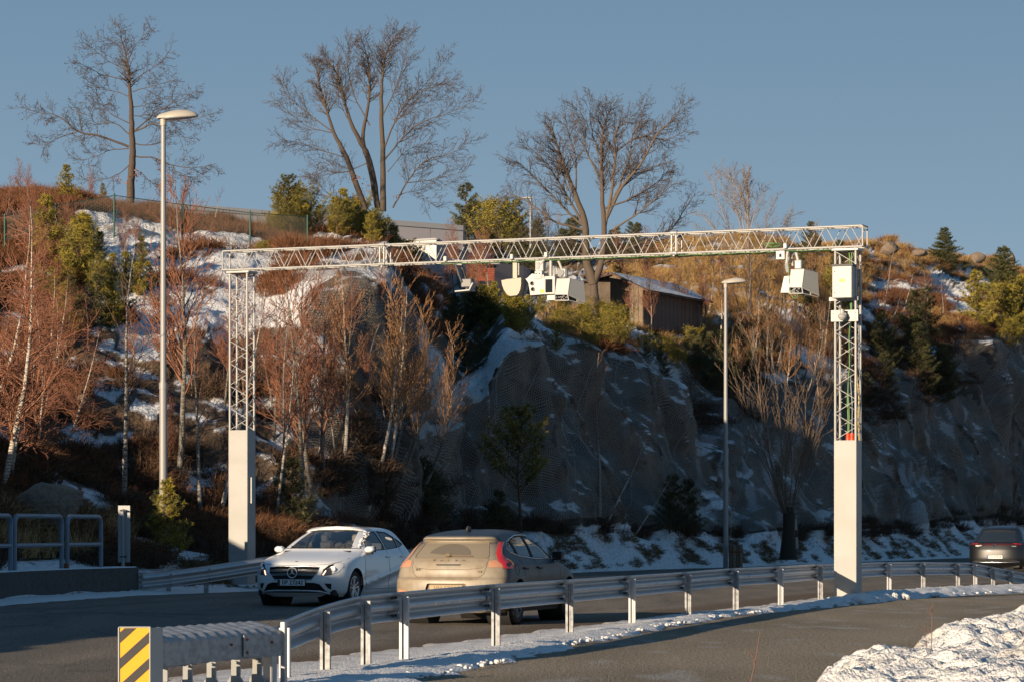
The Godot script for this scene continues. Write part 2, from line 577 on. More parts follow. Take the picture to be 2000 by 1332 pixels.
func hill_raw(px: float, s: float) -> Vector2:   # (depth, picture height)
	var n := HC.size()
	var i := 0
	while i < n - 2 and HC[i + 1][0] < px:
		i += 1
	var w := clampf((px - HC[i][0]) / (HC[i + 1][0] - HC[i][0]), 0.0, 1.0)
	w = lerpf(w, w * w * (3.0 - 2.0 * w), .5)
	var r := clampi(int(floor(s)), 0, 7)
	var f := clampf(s - r, 0.0, 1.0)
	var a: Array = HC[i]
	var b: Array = HC[i + 1]
	var k := 1 + r * 2
	var d0 := lerpf(a[k], b[k], w)
	var y0 := lerpf(a[k + 1], b[k + 1], w)
	var d1 := lerpf(a[k + 2], b[k + 2], w)
	var y1 := lerpf(a[k + 3], b[k + 3], w)
	# interpolate real heights, not picture heights
	var h0 := -(y0 - HY) / F * d0
	var h1 := -(y1 - HY) / F * d1
	var d := lerpf(d0, d1, f)
	var h := lerpf(h0, h1, f)
	return Vector2(d, HY - h / d * F)

func rockiness(px: float, s: float) -> float:
	var r := smoothstep(.75, 1.4, s) * (1.0 - .8 * smoothstep(3.9, 5.0, s))
	return r * (.55 + .45 * smoothstep(380.0, 640.0, px))

const OUT := Vector3(.80, .25, .54)

func hill_at(px: float, s: float, rough := 1.0) -> Vector3:
	var q := hill_raw(px, s)
	var p := P(px, q.y, q.x)
	var r := rockiness(px, s)
	var a := nz.get_noise_3d(p.x * 1.2, p.y * .45, p.z * 1.2)          # buttresses
	var b := absf(nr.get_noise_3d(p.x * 1.1 + p.y * .35, p.y * .25, p.z * 1.1)) - .25            # ribs and clefts
	var e := nf.get_noise_3d(p.x, p.y, p.z)
	var fc := ncr.get_noise_3d(p.x, p.y * .8, p.z)                      # broken facets
	var off := r * (a * 1.3 - b * 1.25 * rough + e * .3 * rough - (fc + .55) * 1.5 * rough)
	off += (1.0 - r) * smoothstep(.15, .8, s) * (a * .16 + e * .2 * rough)
	p += OUT * off
	p.y += smoothstep(4.6, 5.6, s) * (nz.get_noise_2d(p.x * .8 + 60.0, p.z * .8) * .55 + e * .2)
	return p

func project(p: Vector3) -> Vector2:
	return Vector2(CX + p.x / -p.z * F, HY - (p.y - EYE) / -p.z * F)

# the spot of the hillside that a line of sight meets first
func spot(px: float, py: float) -> Vector3:
	var s := 0.0
	while s < 8.0:
		var q := hill_at(px, s, .6)
		if project(q).y <= py:
			return q
		s += .04
	return hill_at(px, 7.0, .6)

func snow_share(px: float, s: float, py: float) -> float:   # how readily snow lies here: 0 bare .. 1 white
	var k := .5
	if s < 1.15:
		k = lerpf(.9, .66, smoothstep(.1, 1.1, s)) if px > 560.0 else .62
	elif s < 4.3:
		k = .2 if px > 560.0 else .42
		if px < 250.0:
			k = .3
		if px > 1400.0:
			k = .06
	elif s < 6.0:
		k = .55
		if px > 560.0 and px < 900.0:
			k = .42
		if px > 900.0 and px < 1010.0:
			k = .3
	elif s < 6.7:
		k = .6
	else:
		k = .3
	if px > 150.0 and px < 620.0 and py > 452.0 and py < 640.0:
		k = .82
	if px < 150.0 and s > 4.0:
		k = .25
	if px > 1640.0 and py < 640.0 and s > 5.3:
		k = .66 - .3 * smoothstep(6.6, 7.0, s)
	if px > 1040.0 and px < 1420.0 and s > 5.1 and s < 6.05:
		k = .85
	if px > 1000.0 and px < 1640.0 and s > 6.1:
		k = .3
	return k

func hill_color(px: float, s: float, p: Vector3, ny: float) -> Color:
	var py := project(p).y
	var e := nf.get_noise_3d(p.x * 1.7, p.y * 1.7, p.z * 1.7)
	var g := nz.get_noise_3d(p.x * 2.2 + 40.0, p.y * 2.2, p.z * 2.2)
	var h := nr.get_noise_3d(p.x * 3.0, p.y * 1.0, p.z * 3.0)
	var rock := Color(.064, .052, .042).lerp(Color(.185, .142, .108), clampf(.5 + g * .9 + e * .5, 0.0, 1.0))
	rock = rock.lerp(Color(.06, .05, .046), smoothstep(.05, .35, h) * .7)
	var ck := ncx.get_noise_3d(p.x * 1.0, p.y * .55, p.z * 1.0)
	rock = rock.lerp(Color(.03, .026, .024), smoothstep(-.9, -.985, ck) * .8)
	var ck2 := ncx.get_noise_3d(p.x * 2.6 + 30.0, p.y * 2.0, p.z * 2.6)
	rock = rock.lerp(rock * .5, smoothstep(-.88, -.98, ck2) * .7)
	rock = rock.lerp(Color(.2, .11, .055), smoothstep(.2, .5, nz.get_noise_3d(p.x * 1.5 + 70.0, p.y * .4, p.z * 1.5)) * .5)
	var streak := nf.get_noise_3d(p.x * 2.2 + p.y * .3, p.y * .14, p.z * 2.2)
	rock = rock.lerp(Color(.045, .04, .037), smoothstep(.08, .4, streak) * .6).lerp(Color(.19, .16, .13), smoothstep(.1, .45, -streak) * .5)
	var soil := Color(.055, .034, .02).lerp(Color(.15, .085, .04), clampf(.5 + e * .9 + g * .4, 0.0, 1.0))
	var grass := Color(.3, .2, .085).lerp(Color(.13, .075, .03), clampf(.5 + e * 1.1, 0.0, 1.0))
	var r := rockiness(px, s)
	if px < 520.0:
		r *= .45 + .4 * g
	var c := soil.lerp(rock, clampf(r * 1.2, 0.0, 1.0))
	if s > 5.6 and px > 1080.0:
		c = c.lerp(grass, clampf(.55 + g, 0.0, 1.0))
	# frozen seepage on the shaded wall
	if s > 1.0 and s < 3.6:
		var ice := 0.0
		if px > 1340.0 and px < 1620.0:
			ice = 1.0 - absf(px - 1440.0) / 150.0
		elif px > 1700.0 and px < 1900.0:
			ice = 1.0 - absf(px - 1785.0) / 110.0
		if ice > 0.0:
			var st := nf.get_noise_3d(p.x * 1.5, p.y * .16, p.z * 1.5)
			c = c.lerp(Color(.46, .5, .55), smoothstep(.12, .34, st + ice * .16 - .08) * .7)
	var k := snow_share(px, s, py)
	var v := k + g * .55 + e * .42
	if s < 1.2:
		# blown in streaks along the slope
		v = k + nf.get_noise_3d(p.x * 2.6 + p.y * 3.0, p.y * 4.0, p.z * 1.5) * .42 + nf.get_noise_3d(p.x * .8, p.y * .8, p.z * .8 + 20.0) * .3 + g * .15
		var lie := smoothstep(.36, .46, v)
		return c.lerp(Color(.72, .725, .74), lie)
	v += (ny - .55) * (1.15 if r > .4 else .5)
	# the long snowy ledge of the middle rock and the plates below it
	if px > 815.0 and px < 1050.0 and s > 3.93 and s < 5.1:
		v += .8 - smoothstep(4.8, 5.1, s) * .5 - smoothstep(1000.0, 1050.0, px) * .4
	return c.lerp(Color(.72, .725, .74), smoothstep(.5, .6, v))

func make_hill() -> void:
	hill_columns()
	var cols := PackedFloat32Array()
	var x := -2600.0
	while x < 2800.0:
		cols.append(x)
		x += 2.4 if x > -30.0 and x < 2030.0 else 16.0
	cols.append(2800.0)
	var rows := PackedFloat32Array()
	for seg in 8:
		var k: int = [14, 30, 46, 46, 30, 22, 34, 8][seg]
		for i in k:
			rows.append(seg + float(i) / k)
	rows.append(8.0)
	var W := cols.size()
	var H := rows.size()
	var pos := PackedVector3Array()
	pos.resize(W * H)
	for j in H:
		for i in W:
			pos[j * W + i] = hill_at(cols[i], rows[j])
	var nor := PackedVector3Array()
	nor.resize(W * H)
	var colr := PackedColorArray()
	colr.resize(W * H)
	for j in H:
		for i in W:
			var a := pos[j * W + mini(i + 1, W - 1)] - pos[j * W + maxi(i - 1, 0)]
			var b := pos[mini(j + 1, H - 1) * W + i] - pos[maxi(j - 1, 0) * W + i]
			var g := a.cross(b).normalized()
			if g.dot(OUT + Vector3.UP * .5) < 0.0 and g.y < 0.0:
				g = -g
			nor[j * W + i] = g
			colr[j * W + i] = hill_color(cols[i], rows[j], pos[j * W + i], g.y)
	var ix := PackedInt32Array()
	ix.resize((W - 1) * (H - 1) * 6)
	var k := 0
	for j in H - 1:
		for i in W - 1:
			var a := j * W + i
			ix[k] = a; ix[k + 1] = a + W; ix[k + 2] = a + 1
			ix[k + 3] = a + 1; ix[k + 4] = a + W; ix[k + 5] = a + W + 1
			k += 6
	var ar := []
	ar.resize(Mesh.ARRAY_MAX)
	ar[Mesh.ARRAY_VERTEX] = pos
	ar[Mesh.ARRAY_NORMAL] = nor
	ar[Mesh.ARRAY_COLOR] = colr
	ar[Mesh.ARRAY_INDEX] = ix
	var me := ArrayMesh.new()
	me.add_surface_from_arrays(Mesh.PRIMITIVE_TRIANGLES, ar)
	tag(part("hillside", me, M.terrain), "snow-dusted rock cutting and heath slope above the road", "", "", "structure")

# one panel of wire netting hung over the rock, following it at a hand's breadth
func net_panel(px0: float, px1: float, s0: float, s1: float, label: String, seams: Array) -> void:
	var root := thing("rockfall_net", label, "netting", hill_at((px0 + px1) * .5, s0, 0.0), 0.0, "wire nets over the rock cutting")
	var org := root.position
	var W := int((px1 - px0) / 5.0) + 2
	var H := int((s1 - s0) * 26.0) + 2
	var pos := PackedVector3Array()
	var uv := PackedVector2Array()
	for j in H:
		for i in W:
			var px := lerpf(px0, px1, float(i) / (W - 1))
			var top := s1 - .12 + .3 * nz.get_noise_2d(px * .05, 7.0)
			var s := lerpf(s0, top, float(j) / (H - 1))
			var p := hill_at(px, s, .55) + OUT * .16
			pos.append(p - org)
	uv.resize(W * H)
	for j in H:
		for i in W:
			var u := 0.0
			if i > 0:
				u = uv[j * W + i - 1].x + pos[j * W + i].distance_to(pos[j * W + i - 1])
			var w := 0.0
			if j > 0:
				w = uv[(j - 1) * W + i].y + pos[j * W + i].distance_to(pos[(j - 1) * W + i])
			uv[j * W + i] = Vector2(u, w)
	var nor := PackedVector3Array()
	for j in H:
		for i in W:
			var a := pos[j * W + mini(i + 1, W - 1)] - pos[j * W + maxi(i - 1, 0)]
			var b := pos[mini(j + 1, H - 1) * W + i] - pos[maxi(j - 1, 0) * W + i]
			nor.append(a.cross(b).normalized())
	for i in uv.size():
		uv[i] = Vector2(uv[i].x / .17, uv[i].y / .098)
	var ix := PackedInt32Array()
	for j in H - 1:
		for i in W - 1:
			var a := j * W + i
			ix.append(a); ix.append(a + W); ix.append(a + 1)
			ix.append(a + 1); ix.append(a + W); ix.append(a + W + 1)
	var ar := []
	ar.resize(Mesh.ARRAY_MAX)
	ar[Mesh.ARRAY_VERTEX] = pos
	ar[Mesh.ARRAY_NORMAL] = nor
	ar[Mesh.ARRAY_TEX_UV] = uv
	ar[Mesh.ARRAY_INDEX] = ix
	var me := ArrayMesh.new()
	me.add_surface_from_arrays(Mesh.PRIMITIVE_TRIANGLES, ar)
	part("wire_mesh", me, M.wire_net, root)
	for sm in seams:   # laced joints between the strips: [px at top, px at foot, s top, s foot]
		var b := MB.new()
		var pts := PackedVector3Array()
		var rr := PackedFloat32Array()
		for i in 41:
			var w := i / 40.0
			pts.append(hill_at(lerpf(sm[0], sm[1], w), lerpf(sm[2], sm[3], w), .35) + OUT * .2 - org)
			rr.append(.012)
		b.tube(pts, rr, 4)
		part("seam", b, M.seam_cable, root)

# ---------------------------------------------------------------- road, path, lying snow
func hill_edge(d: float) -> float:   # x of the far road edge at a depth
	var n := HC.size()
	for i in n - 1:
		var d0: float = HC[i][1]
		var d1: float = HC[i + 1][1]
		if d <= d1 or i == n - 2:
			var w := (d - d0) / (d1 - d0)
			return lerpf((HC[i][0] - CX) / F * d0, (HC[i + 1][0] - CX) / F * d1, w)
	return 0.0

const PATH_L := [[20.0, -2.6], [29.8, -.8], [37.2, .55], [43.9, 1.9], [51.4, 3.6], [56.2, 5.45], [63.4, 8.1], [69.0, 10.6], [80.0, 15.5], [110.0, 29.0]]
const PATH_R := [[20.0, 1.3], [29.8, 3.45], [38.3, 5.55], [42.8, 6.9], [51.4, 9.8], [60.0, 13.6], [69.0, 17.6], [80.0, 22.0], [110.0, 37.0]]

func along(t: Array, d: float) -> float:
	for i in t.size() - 1:
		if d <= t[i + 1][0] or i == t.size() - 2:
			return lerpf(t[i][1], t[i + 1][1], (d - t[i][0]) / (t[i + 1][0] - t[i][0]))
	return 0.0

func strip(called: String, d0: float, d1: float, step: float, lats: int, left: Callable, right: Callable, height: Callable, shade: Callable, m: Material, kind := "structure") -> MeshInstance3D:
	var pos := PackedVector3Array()
	var colr := PackedColorArray()
	var n := int((d1 - d0) / step) + 1
	for j in n + 1:
		var d := d0 + (d1 - d0) * j / n
		var a: float = left.call(d)
		var b: float = right.call(d)
		for i in lats + 1:
			var w := float(i) / lats
			var x := lerpf(a, b, w)
			pos.append(Vector3(x, height.call(x, d, w), -d))
			colr.append(shade.call(x, d, w))
	var W := lats + 1
	var H := n + 1
	var nor := PackedVector3Array()
	for j in H:
		for i in W:
			var a := pos[j * W + mini(i + 1, W - 1)] - pos[j * W + maxi(i - 1, 0)]
			var b := pos[mini(j + 1, H - 1) * W + i] - pos[maxi(j - 1, 0) * W + i]
			nor.append(a.cross(b).normalized())
	var ix := PackedInt32Array()
	for j in H - 1:
		for i in W - 1:
			var a := j * W + i
			ix.append(a); ix.append(a + W); ix.append(a + 1)
			ix.append(a + 1); ix.append(a + W); ix.append(a + W + 1)
	var ar := []
	ar.resize(Mesh.ARRAY_MAX)
	ar[Mesh.ARRAY_VERTEX] = pos
	ar[Mesh.ARRAY_NORMAL] = nor
	ar[Mesh.ARRAY_COLOR] = colr
	ar[Mesh.ARRAY_INDEX] = ix
	var me := ArrayMesh.new()
	me.add_surface_from_arrays(Mesh.PRIMITIVE_TRIANGLES, ar)
	var o := part(called, me, m)
	tag(o, "", "", "", kind)
	return o

func make_ground() -> void:
	var pm := PlaneMesh.new()
	pm.size = Vector2(3000, 3000)
	var g := part("ground", pm, M.snow)
	g.position = Vector3(0, -.6, 0)
	tag(g, "", "", "", "structure")
	var white := func(_x, _d, _w): return Color(1, 1, 1)
	# wide verge under everything near the road
	strip("verge", 8.0, 175.0, 1.5, 30, func(d): return hill_edge(d) - 1.0, func(d): return rail_x(d) + 26.0, func(x, d, _w): return ground_y(x, d) - .05, white, M.snow)
	strip("road", 8.0, 175.0, .4, 110, func(d): return hill_edge(d) - .6, func(d): return rail_x(d) - .3,
		func(x, d, _w): return ground_y(x, d),
		func(x, d, w):
			var worn := .5 + .5 * cos((x - rail_x(d)) * TAU / 1.8)
			var t := nz.get_noise_2d(x * 3.0, d * .5) + nf.get_noise_2d(x * 1.6, d * .16) * .7
			var seam := smoothstep(.035, .0, absf(ncx.get_noise_2d(x * .5 + 11.0, d * .22) + 1.0)) * .55
			var c := Color(.25, .21, .165).lerp(Color(.34, .285, .222), clampf(worn * .5 + t + .2, 0.0, 1.0))
			c = c.lerp(Color(.09, .078, .064), seam)
			c = c.lerp(Color(.4, .36, .31), smoothstep(.3, .55, nf.get_noise_2d(x * 2.5 + 9.0, d * .25)) * .35)
			var lat: float = x - rail_x(d)
			return c.lerp(Color(.2, .135, .075), smoothstep(-2.0, -1.2, lat)), M.asphalt)
	strip("footpath", 8.0, 110.0, .5, 26, func(d): return along(PATH_L, d) - .25, func(d): return along(PATH_R, d) + .6,
		func(x, d, _w): return ground_y(x, d) + .006,
		func(x, d, _w):
			var t := nz.get_noise_2d(x * 2.0, d * .6)
			var u := nf.get_noise_2d(x * 2.2, d * .5)
			var c := Color(.5, .405, .28).lerp(Color(.36, .29, .195), clampf(.5 + t * 1.4, 0.0, 1.0))
			return c.lerp(Color(.55, .53, .5), smoothstep(.34, .46, u + t * .35) * .8), M.asphalt)
	# snow left between the rail and the path, thin and dirty by the posts, thick along the path
	strip("snow", 12.0, 108.0, .14, 34, func(d): return rail_x(d) - lerpf(1.15, .55, smoothstep(34.0, 52.0, d)) + nf.get_noise_2d(d * 1.5, 9.0) * .3 + nf.get_noise_2d(d * 7.0, 19.0) * .1, func(d): return along(PATH_L, d) + .05 + nf.get_noise_2d(d * 1.2, 20.0) * .3 + nf.get_noise_2d(d * 6.0, 20.0) * .08,
		func(x, d, w):
			var lump := nf.get_noise_2d(x * 4.0, d * 3.0) * .5 + nf.get_noise_2d(x * 9.0, d * 9.0) * .3
			var ridge := exp(-pow((w - .72) / .2, 2.0)) * (.05 + .1 * smoothstep(54.0, 64.0, d))
			return ground_y(x, d) - .03 + smoothstep(0.0, .12, w) * (1.0 - smoothstep(.9, 1.0, w)) * (.055 + ridge + lump * (.018 + ridge * .55)),
		func(x, d, w):
			var u: float = nf.get_noise_2d(x * 2.0, d * 1.6) + nf.get_noise_2d(x * 7.0, d * 5.0) * .6
			var dirt: float = smoothstep(.3, .0, w) * .6 + smoothstep(.2, .55, u) * .5 * (1.0 - w)
			return Color(1, 1, 1).lerp(Color(.36, .29, .22), clampf(dirt, 0.0, .85)), M.snow, "stuff")
	# the ploughed bank at the lower right: rounded lumps of two sizes
	strip("snow", 14.0, 70.0, .05, 170, func(d): return along(PATH_R, d) - .12 + nf.get_noise_2d(d * 4.0, 31.0) * .14, func(d): return along(PATH_R, d) + 8.0,
		func(x, d, w):
			var a: float = w * 8.0
			var rise := smoothstep(0.0, .7, a) * .2 + smoothstep(.5, 2.6, a) * .1
			x += nf.get_noise_2d(x * 3.0, d * 3.0) * .12
			d += nf.get_noise_2d(x * 3.0 + 50.0, d * 3.0) * .12
			var e0: float = 1.0 + nc.get_noise_2d(x, d)
			var e1: float = 1.0 + nc.get_noise_2d(x * 2.3 + 40.0, d * 2.3)
			var e2: float = 1.0 + nc.get_noise_2d(x * 5.0 + 90.0, d * 5.0)
			var lump := sqrt(maxf(0.0, 1.0 - e0 * e0 * 1.3)) * .11 + sqrt(maxf(0.0, 1.0 - e1 * e1 * 1.4)) * .1 + sqrt(maxf(0.0, 1.0 - e2 * e2 * 1.4)) * .05
			var amount := smoothstep(0.0, .25, a) * (1.0 - .6 * smoothstep(2.0, 4.0, a))
			return ground_y(x, d) - .05 + rise + amount * (lump * (.55 + .9 * clampf(nz.get_noise_2d(x * 4.0, d * 4.0) + .4, 0.0, 1.0)) + nf.get_noise_2d(x * 9.0, d * 9.0) * .012),
		func(x, d, _w): return Color(.93, .92, .9).lerp(Color(.62, .56, .48), clampf(nz.get_noise_2d(x * 3.0, d * 3.0) * 1.2 + nf.get_noise_2d(x * 6.0, d * 6.0) * .5 - .1, 0.0, 1.0)), M.snow, "stuff")
	# ridge of ploughed snow at the foot of the wall on the far side
	strip("snow", 26.0, 80.0, .15, 10, func(d): return hill_edge(d) - .9, func(d): return hill_edge(d) + .55 + nf.get_noise_2d(d * 2.0, 44.0) * .2,
		func(x, d, w): return ground_y(x, d) - .02 + sin(clampf(w * 1.1, 0.0, 1.0) * PI) * .09 + absf(nf.get_noise_2d(x * 6.0, d * 5.0)) * .1 * (1.0 - w),
		func(_x, _d, _w): return Color(.95, .95, .95), M.snow, "stuff")
	# loose clods along both edges of the path and around the pillar foot
	var clod := MB.new()
	clod.ell(Transform3D(), 8)
	for i in clod.v.size():
		clod.v[i] *= 1.0 + .35 * nf.get_noise_3d(clod.v[i].x * 8.0, clod.v[i].y * 8.0, clod.v[i].z * 8.0)
	var spots: Array[Transform3D] = []
	for i in 1500:
		var d := rng.randf_range(20.0, 60.0)
		var a := absf(rng.randfn(0.0, .5))
		var x := along(PATH_R, d) + a + .05
		var s := rng.randf_range(.02, .075) * (1.0 + .8 * float(rng.randf() < .1))
		spots.append(Transform3D(Basis(Vector3(rng.randf(), rng.randf(), .3).normalized(), rng.randf() * TAU).scaled(Vector3(s, s * .8, s)), Vector3(x, ground_y(x, d) + .03 + smoothstep(0.0, .7, a) * .27, -d)))
	for i in 900:
		var d := rng.randf_range(30.0, 86.0)
		var near := 1.0 if d > 58.0 else .45
		var x := lerpf(rail_x(d) + .3, along(PATH_L, d), rng.randf_range(.3, 1.0))
		var s := rng.randf_range(.015, .09) * near
		if absf(d - 62.0) < 5.0 and rng.randf() < .3:
			s *= 1.6
		spots.append(Transform3D(Basis(Vector3(rng.randf(), rng.randf(), .3).normalized(), rng.randf() * TAU).scaled(Vector3(s, s * .75, s)), Vector3(x, ground_y(x, d) + .03 + s * .3, -d)))
	var mm := MultiMesh.new()
	mm.transform_format = MultiMesh.TRANSFORM_3D
	mm.mesh = clod.mesh()
	mm.instance_count = spots.size()
	for i in spots.size():
		mm.set_instance_transform(i, spots[i])
	var mi := MultiMeshInstance3D.new()
	mi.multimesh = mm
	mi.material_override = M.snow
	mi.name = "snow_clods"
	add_child(mi)
	tag(mi, "loose white clods of ploughed snow along the footpath", "snow", "", "stuff")

# ---------------------------------------------------------------- bare trees
# a bough with side shoots; lv = how many more orders of shoots it carries
func bough(b: MB, p: Vector3, d: Vector3, length: float, r: float, lv: int, o: Dictionary) -> void:
	var n := maxi(2, int(length / o.seg) + 1)
	if lv == 0:
		n = 2
	n = mini(n, 9)
	var pts := PackedVector3Array()
	var rr := PackedFloat32Array()
	var q := p
	var dir := d
	pts.append(q)
	rr.append(r)
	for i in n:
		dir = (dir + Vector3(rng.randf_range(-1, 1), rng.randf_range(-1, 1), rng.randf_range(-1, 1)) * o.wob + Vector3.UP * o.up).normalized()
		q += dir * length / n
		pts.append(q)
		rr.append(maxf(r * (1.0 - .8 * float(i + 1) / n), .0052))
	b.col = (o.bark as Color).lerp(o.twig, clampf(1.0 - (r - .006) / .04, 0.0, 1.0)) * rng.randf_range(.8, 1.2)
	b.tube(pts, rr, 5 if r > .03 else 3)
	if lv <= 0:
		return
	var kids := int(length * o.density[lv] * rng.randf_range(.8, 1.2) + .5)
	for k in kids:
		var w := lerpf(o.bare, 1.0, (k + rng.randf()) / kids)
		var f := w * n
		var i := mini(int(f), n - 1)
		var at := pts[i].lerp(pts[i + 1], f - i)
		var along_ := (pts[i + 1] - pts[i]).normalized()
		var side := along_.cross(Vector3(rng.randf_range(-1, 1), rng.randf_range(-1, 1), rng.randf_range(-1, 1))).normalized()
		var a: float = o.angle * rng.randf_range(.7, 1.3)
		var nd := (along_ * cos(a) + side * sin(a)).normalized()
		var nl: float = length * o.ratio * rng.randf_range(.55, 1.1) * (1.0 - .45 * w)
		nl = clampf(nl, .1, o.longest)
		bough(b, at, nd, nl, clampf(r * (1.0 - .7 * w) * .6, .004, .05), lv - 1, o)

# a big tree whose limbs follow polylines read off the photograph, spread in depth
func limb_tree(root: Node3D, base: Vector3, d: float, limbs: Array, ox: float, oy: float, k: float, r0: float, o: Dictionary, trunk_count := 1) -> void:
	var crown := MB.new()
	var trunk := MB.new()
	for li in limbs.size():
		var L: Array = limbs[li]
		var pts := PackedVector3Array()
		var rr := PackedFloat32Array()
		var drift := rng.randf_range(-1.0, 1.0) * (.0 if li < trunk_count else 1.0)
		var m := L.size() / 2
		var total := 0.0
		for i in m:
			var px: float = ox + L[i * 2] / k
			var py: float = oy + L[i * 2 + 1] / k
			var q := P(px, py, d) - base
			q.z += drift * total * .55
			if i > 0:
				total += Vector2(q.x, q.y).distance_to(Vector2(pts[i - 1].x, pts[i - 1].y))
			pts.append(q)
		# refine with a wobble
		var fine := PackedVector3Array()
		for i in m - 1:
			var a := pts[maxi(i - 1, 0)]
			var z := pts[mini(i + 2, m - 1)]
			for j in 4:
				fine.append(pts[i].cubic_interpolate(pts[i + 1], a, z, j / 4.0) + Vector3(rng.randf_range(-1, 1), rng.randf_range(-1, 1), rng.randf_range(-1, 1)) * .018 * float(i + j > 0))
		fine.append(pts[m - 1])
		var rs: float = r0 * (1.0 if li < trunk_count else clampf(total * .075, .13, .4))
		for i in fine.size():
			rr.append(maxf(rs * pow(1.0 - float(i) / fine.size(), 1.0), .009))
		var b := trunk if li < trunk_count else crown
		b.col = (o.bark as Color) * rng.randf_range(.85, 1.15)
		b.tube(fine, rr, 9 if li < trunk_count else 6)
		var n := fine.size()
		var kids := int(total * o.density[3])
		for c in kids:
			var w := lerpf(.62 if li < trunk_count else .22, 1.0, (c + rng.randf()) / kids)
			var f := w * (n - 1)
			var i := mini(int(f), n - 2)
			var at := fine[i].lerp(fine[i + 1], f - i)
			var dir := (fine[i + 1] - fine[i]).normalized()
			var side := dir.cross(Vector3(rng.randf_range(-.6, .6), rng.randf_range(-.6, .6), rng.randf_range(-1, 1))).normalized()
			var a: float = o.angle * rng.randf_range(.6, 1.3)
			var nd := (dir * cos(a) + side * sin(a) * (1.0 if rng.randf() < .5 else -1.0)).normalized()
			bough(crown, at, nd, rng.randf_range(.45, 1.0) * o.longest * (1.15 - .5 * w), clampf(rr[i] * .5, .007, .022), 2, o)
	part("trunk", trunk, M.bark, root)
	part("crown", crown, M.twig, root)

func leaves_on(root: Node3D, spots: Array, base: Vector3, d: float, col: Color, size: float, label: String) -> void:
	var b := MB.new()
	for s in spots:
		for i in int(s[3]):
			var q := P(s[0], s[1], d) - base + Vector3(rng.randfn(0, s[2]), rng.randfn(0, s[2] * .7), rng.randfn(0, s[2]))
			var bs := Basis(Vector3(rng.randf_range(-1, 1), rng.randf_range(-1, 1), rng.randf_range(-1, 1)).normalized(), rng.randf() * TAU)
			b.col = col * rng.randf_range(.6, 1.4)
			var z := size * rng.randf_range(.6, 1.2)
			b.quad(q + bs * Vector3(-z, 0, 0), q + bs * Vector3(0, z * .5, z * .2), q + bs * Vector3(z, 0, 0), q + bs * Vector3(0, -z * .5, z * .2))
	var o := part("withered_leaves", b, M.heath, root)
	o.set_meta("kind", "stuff")
	if label: o.set_meta("label", label)

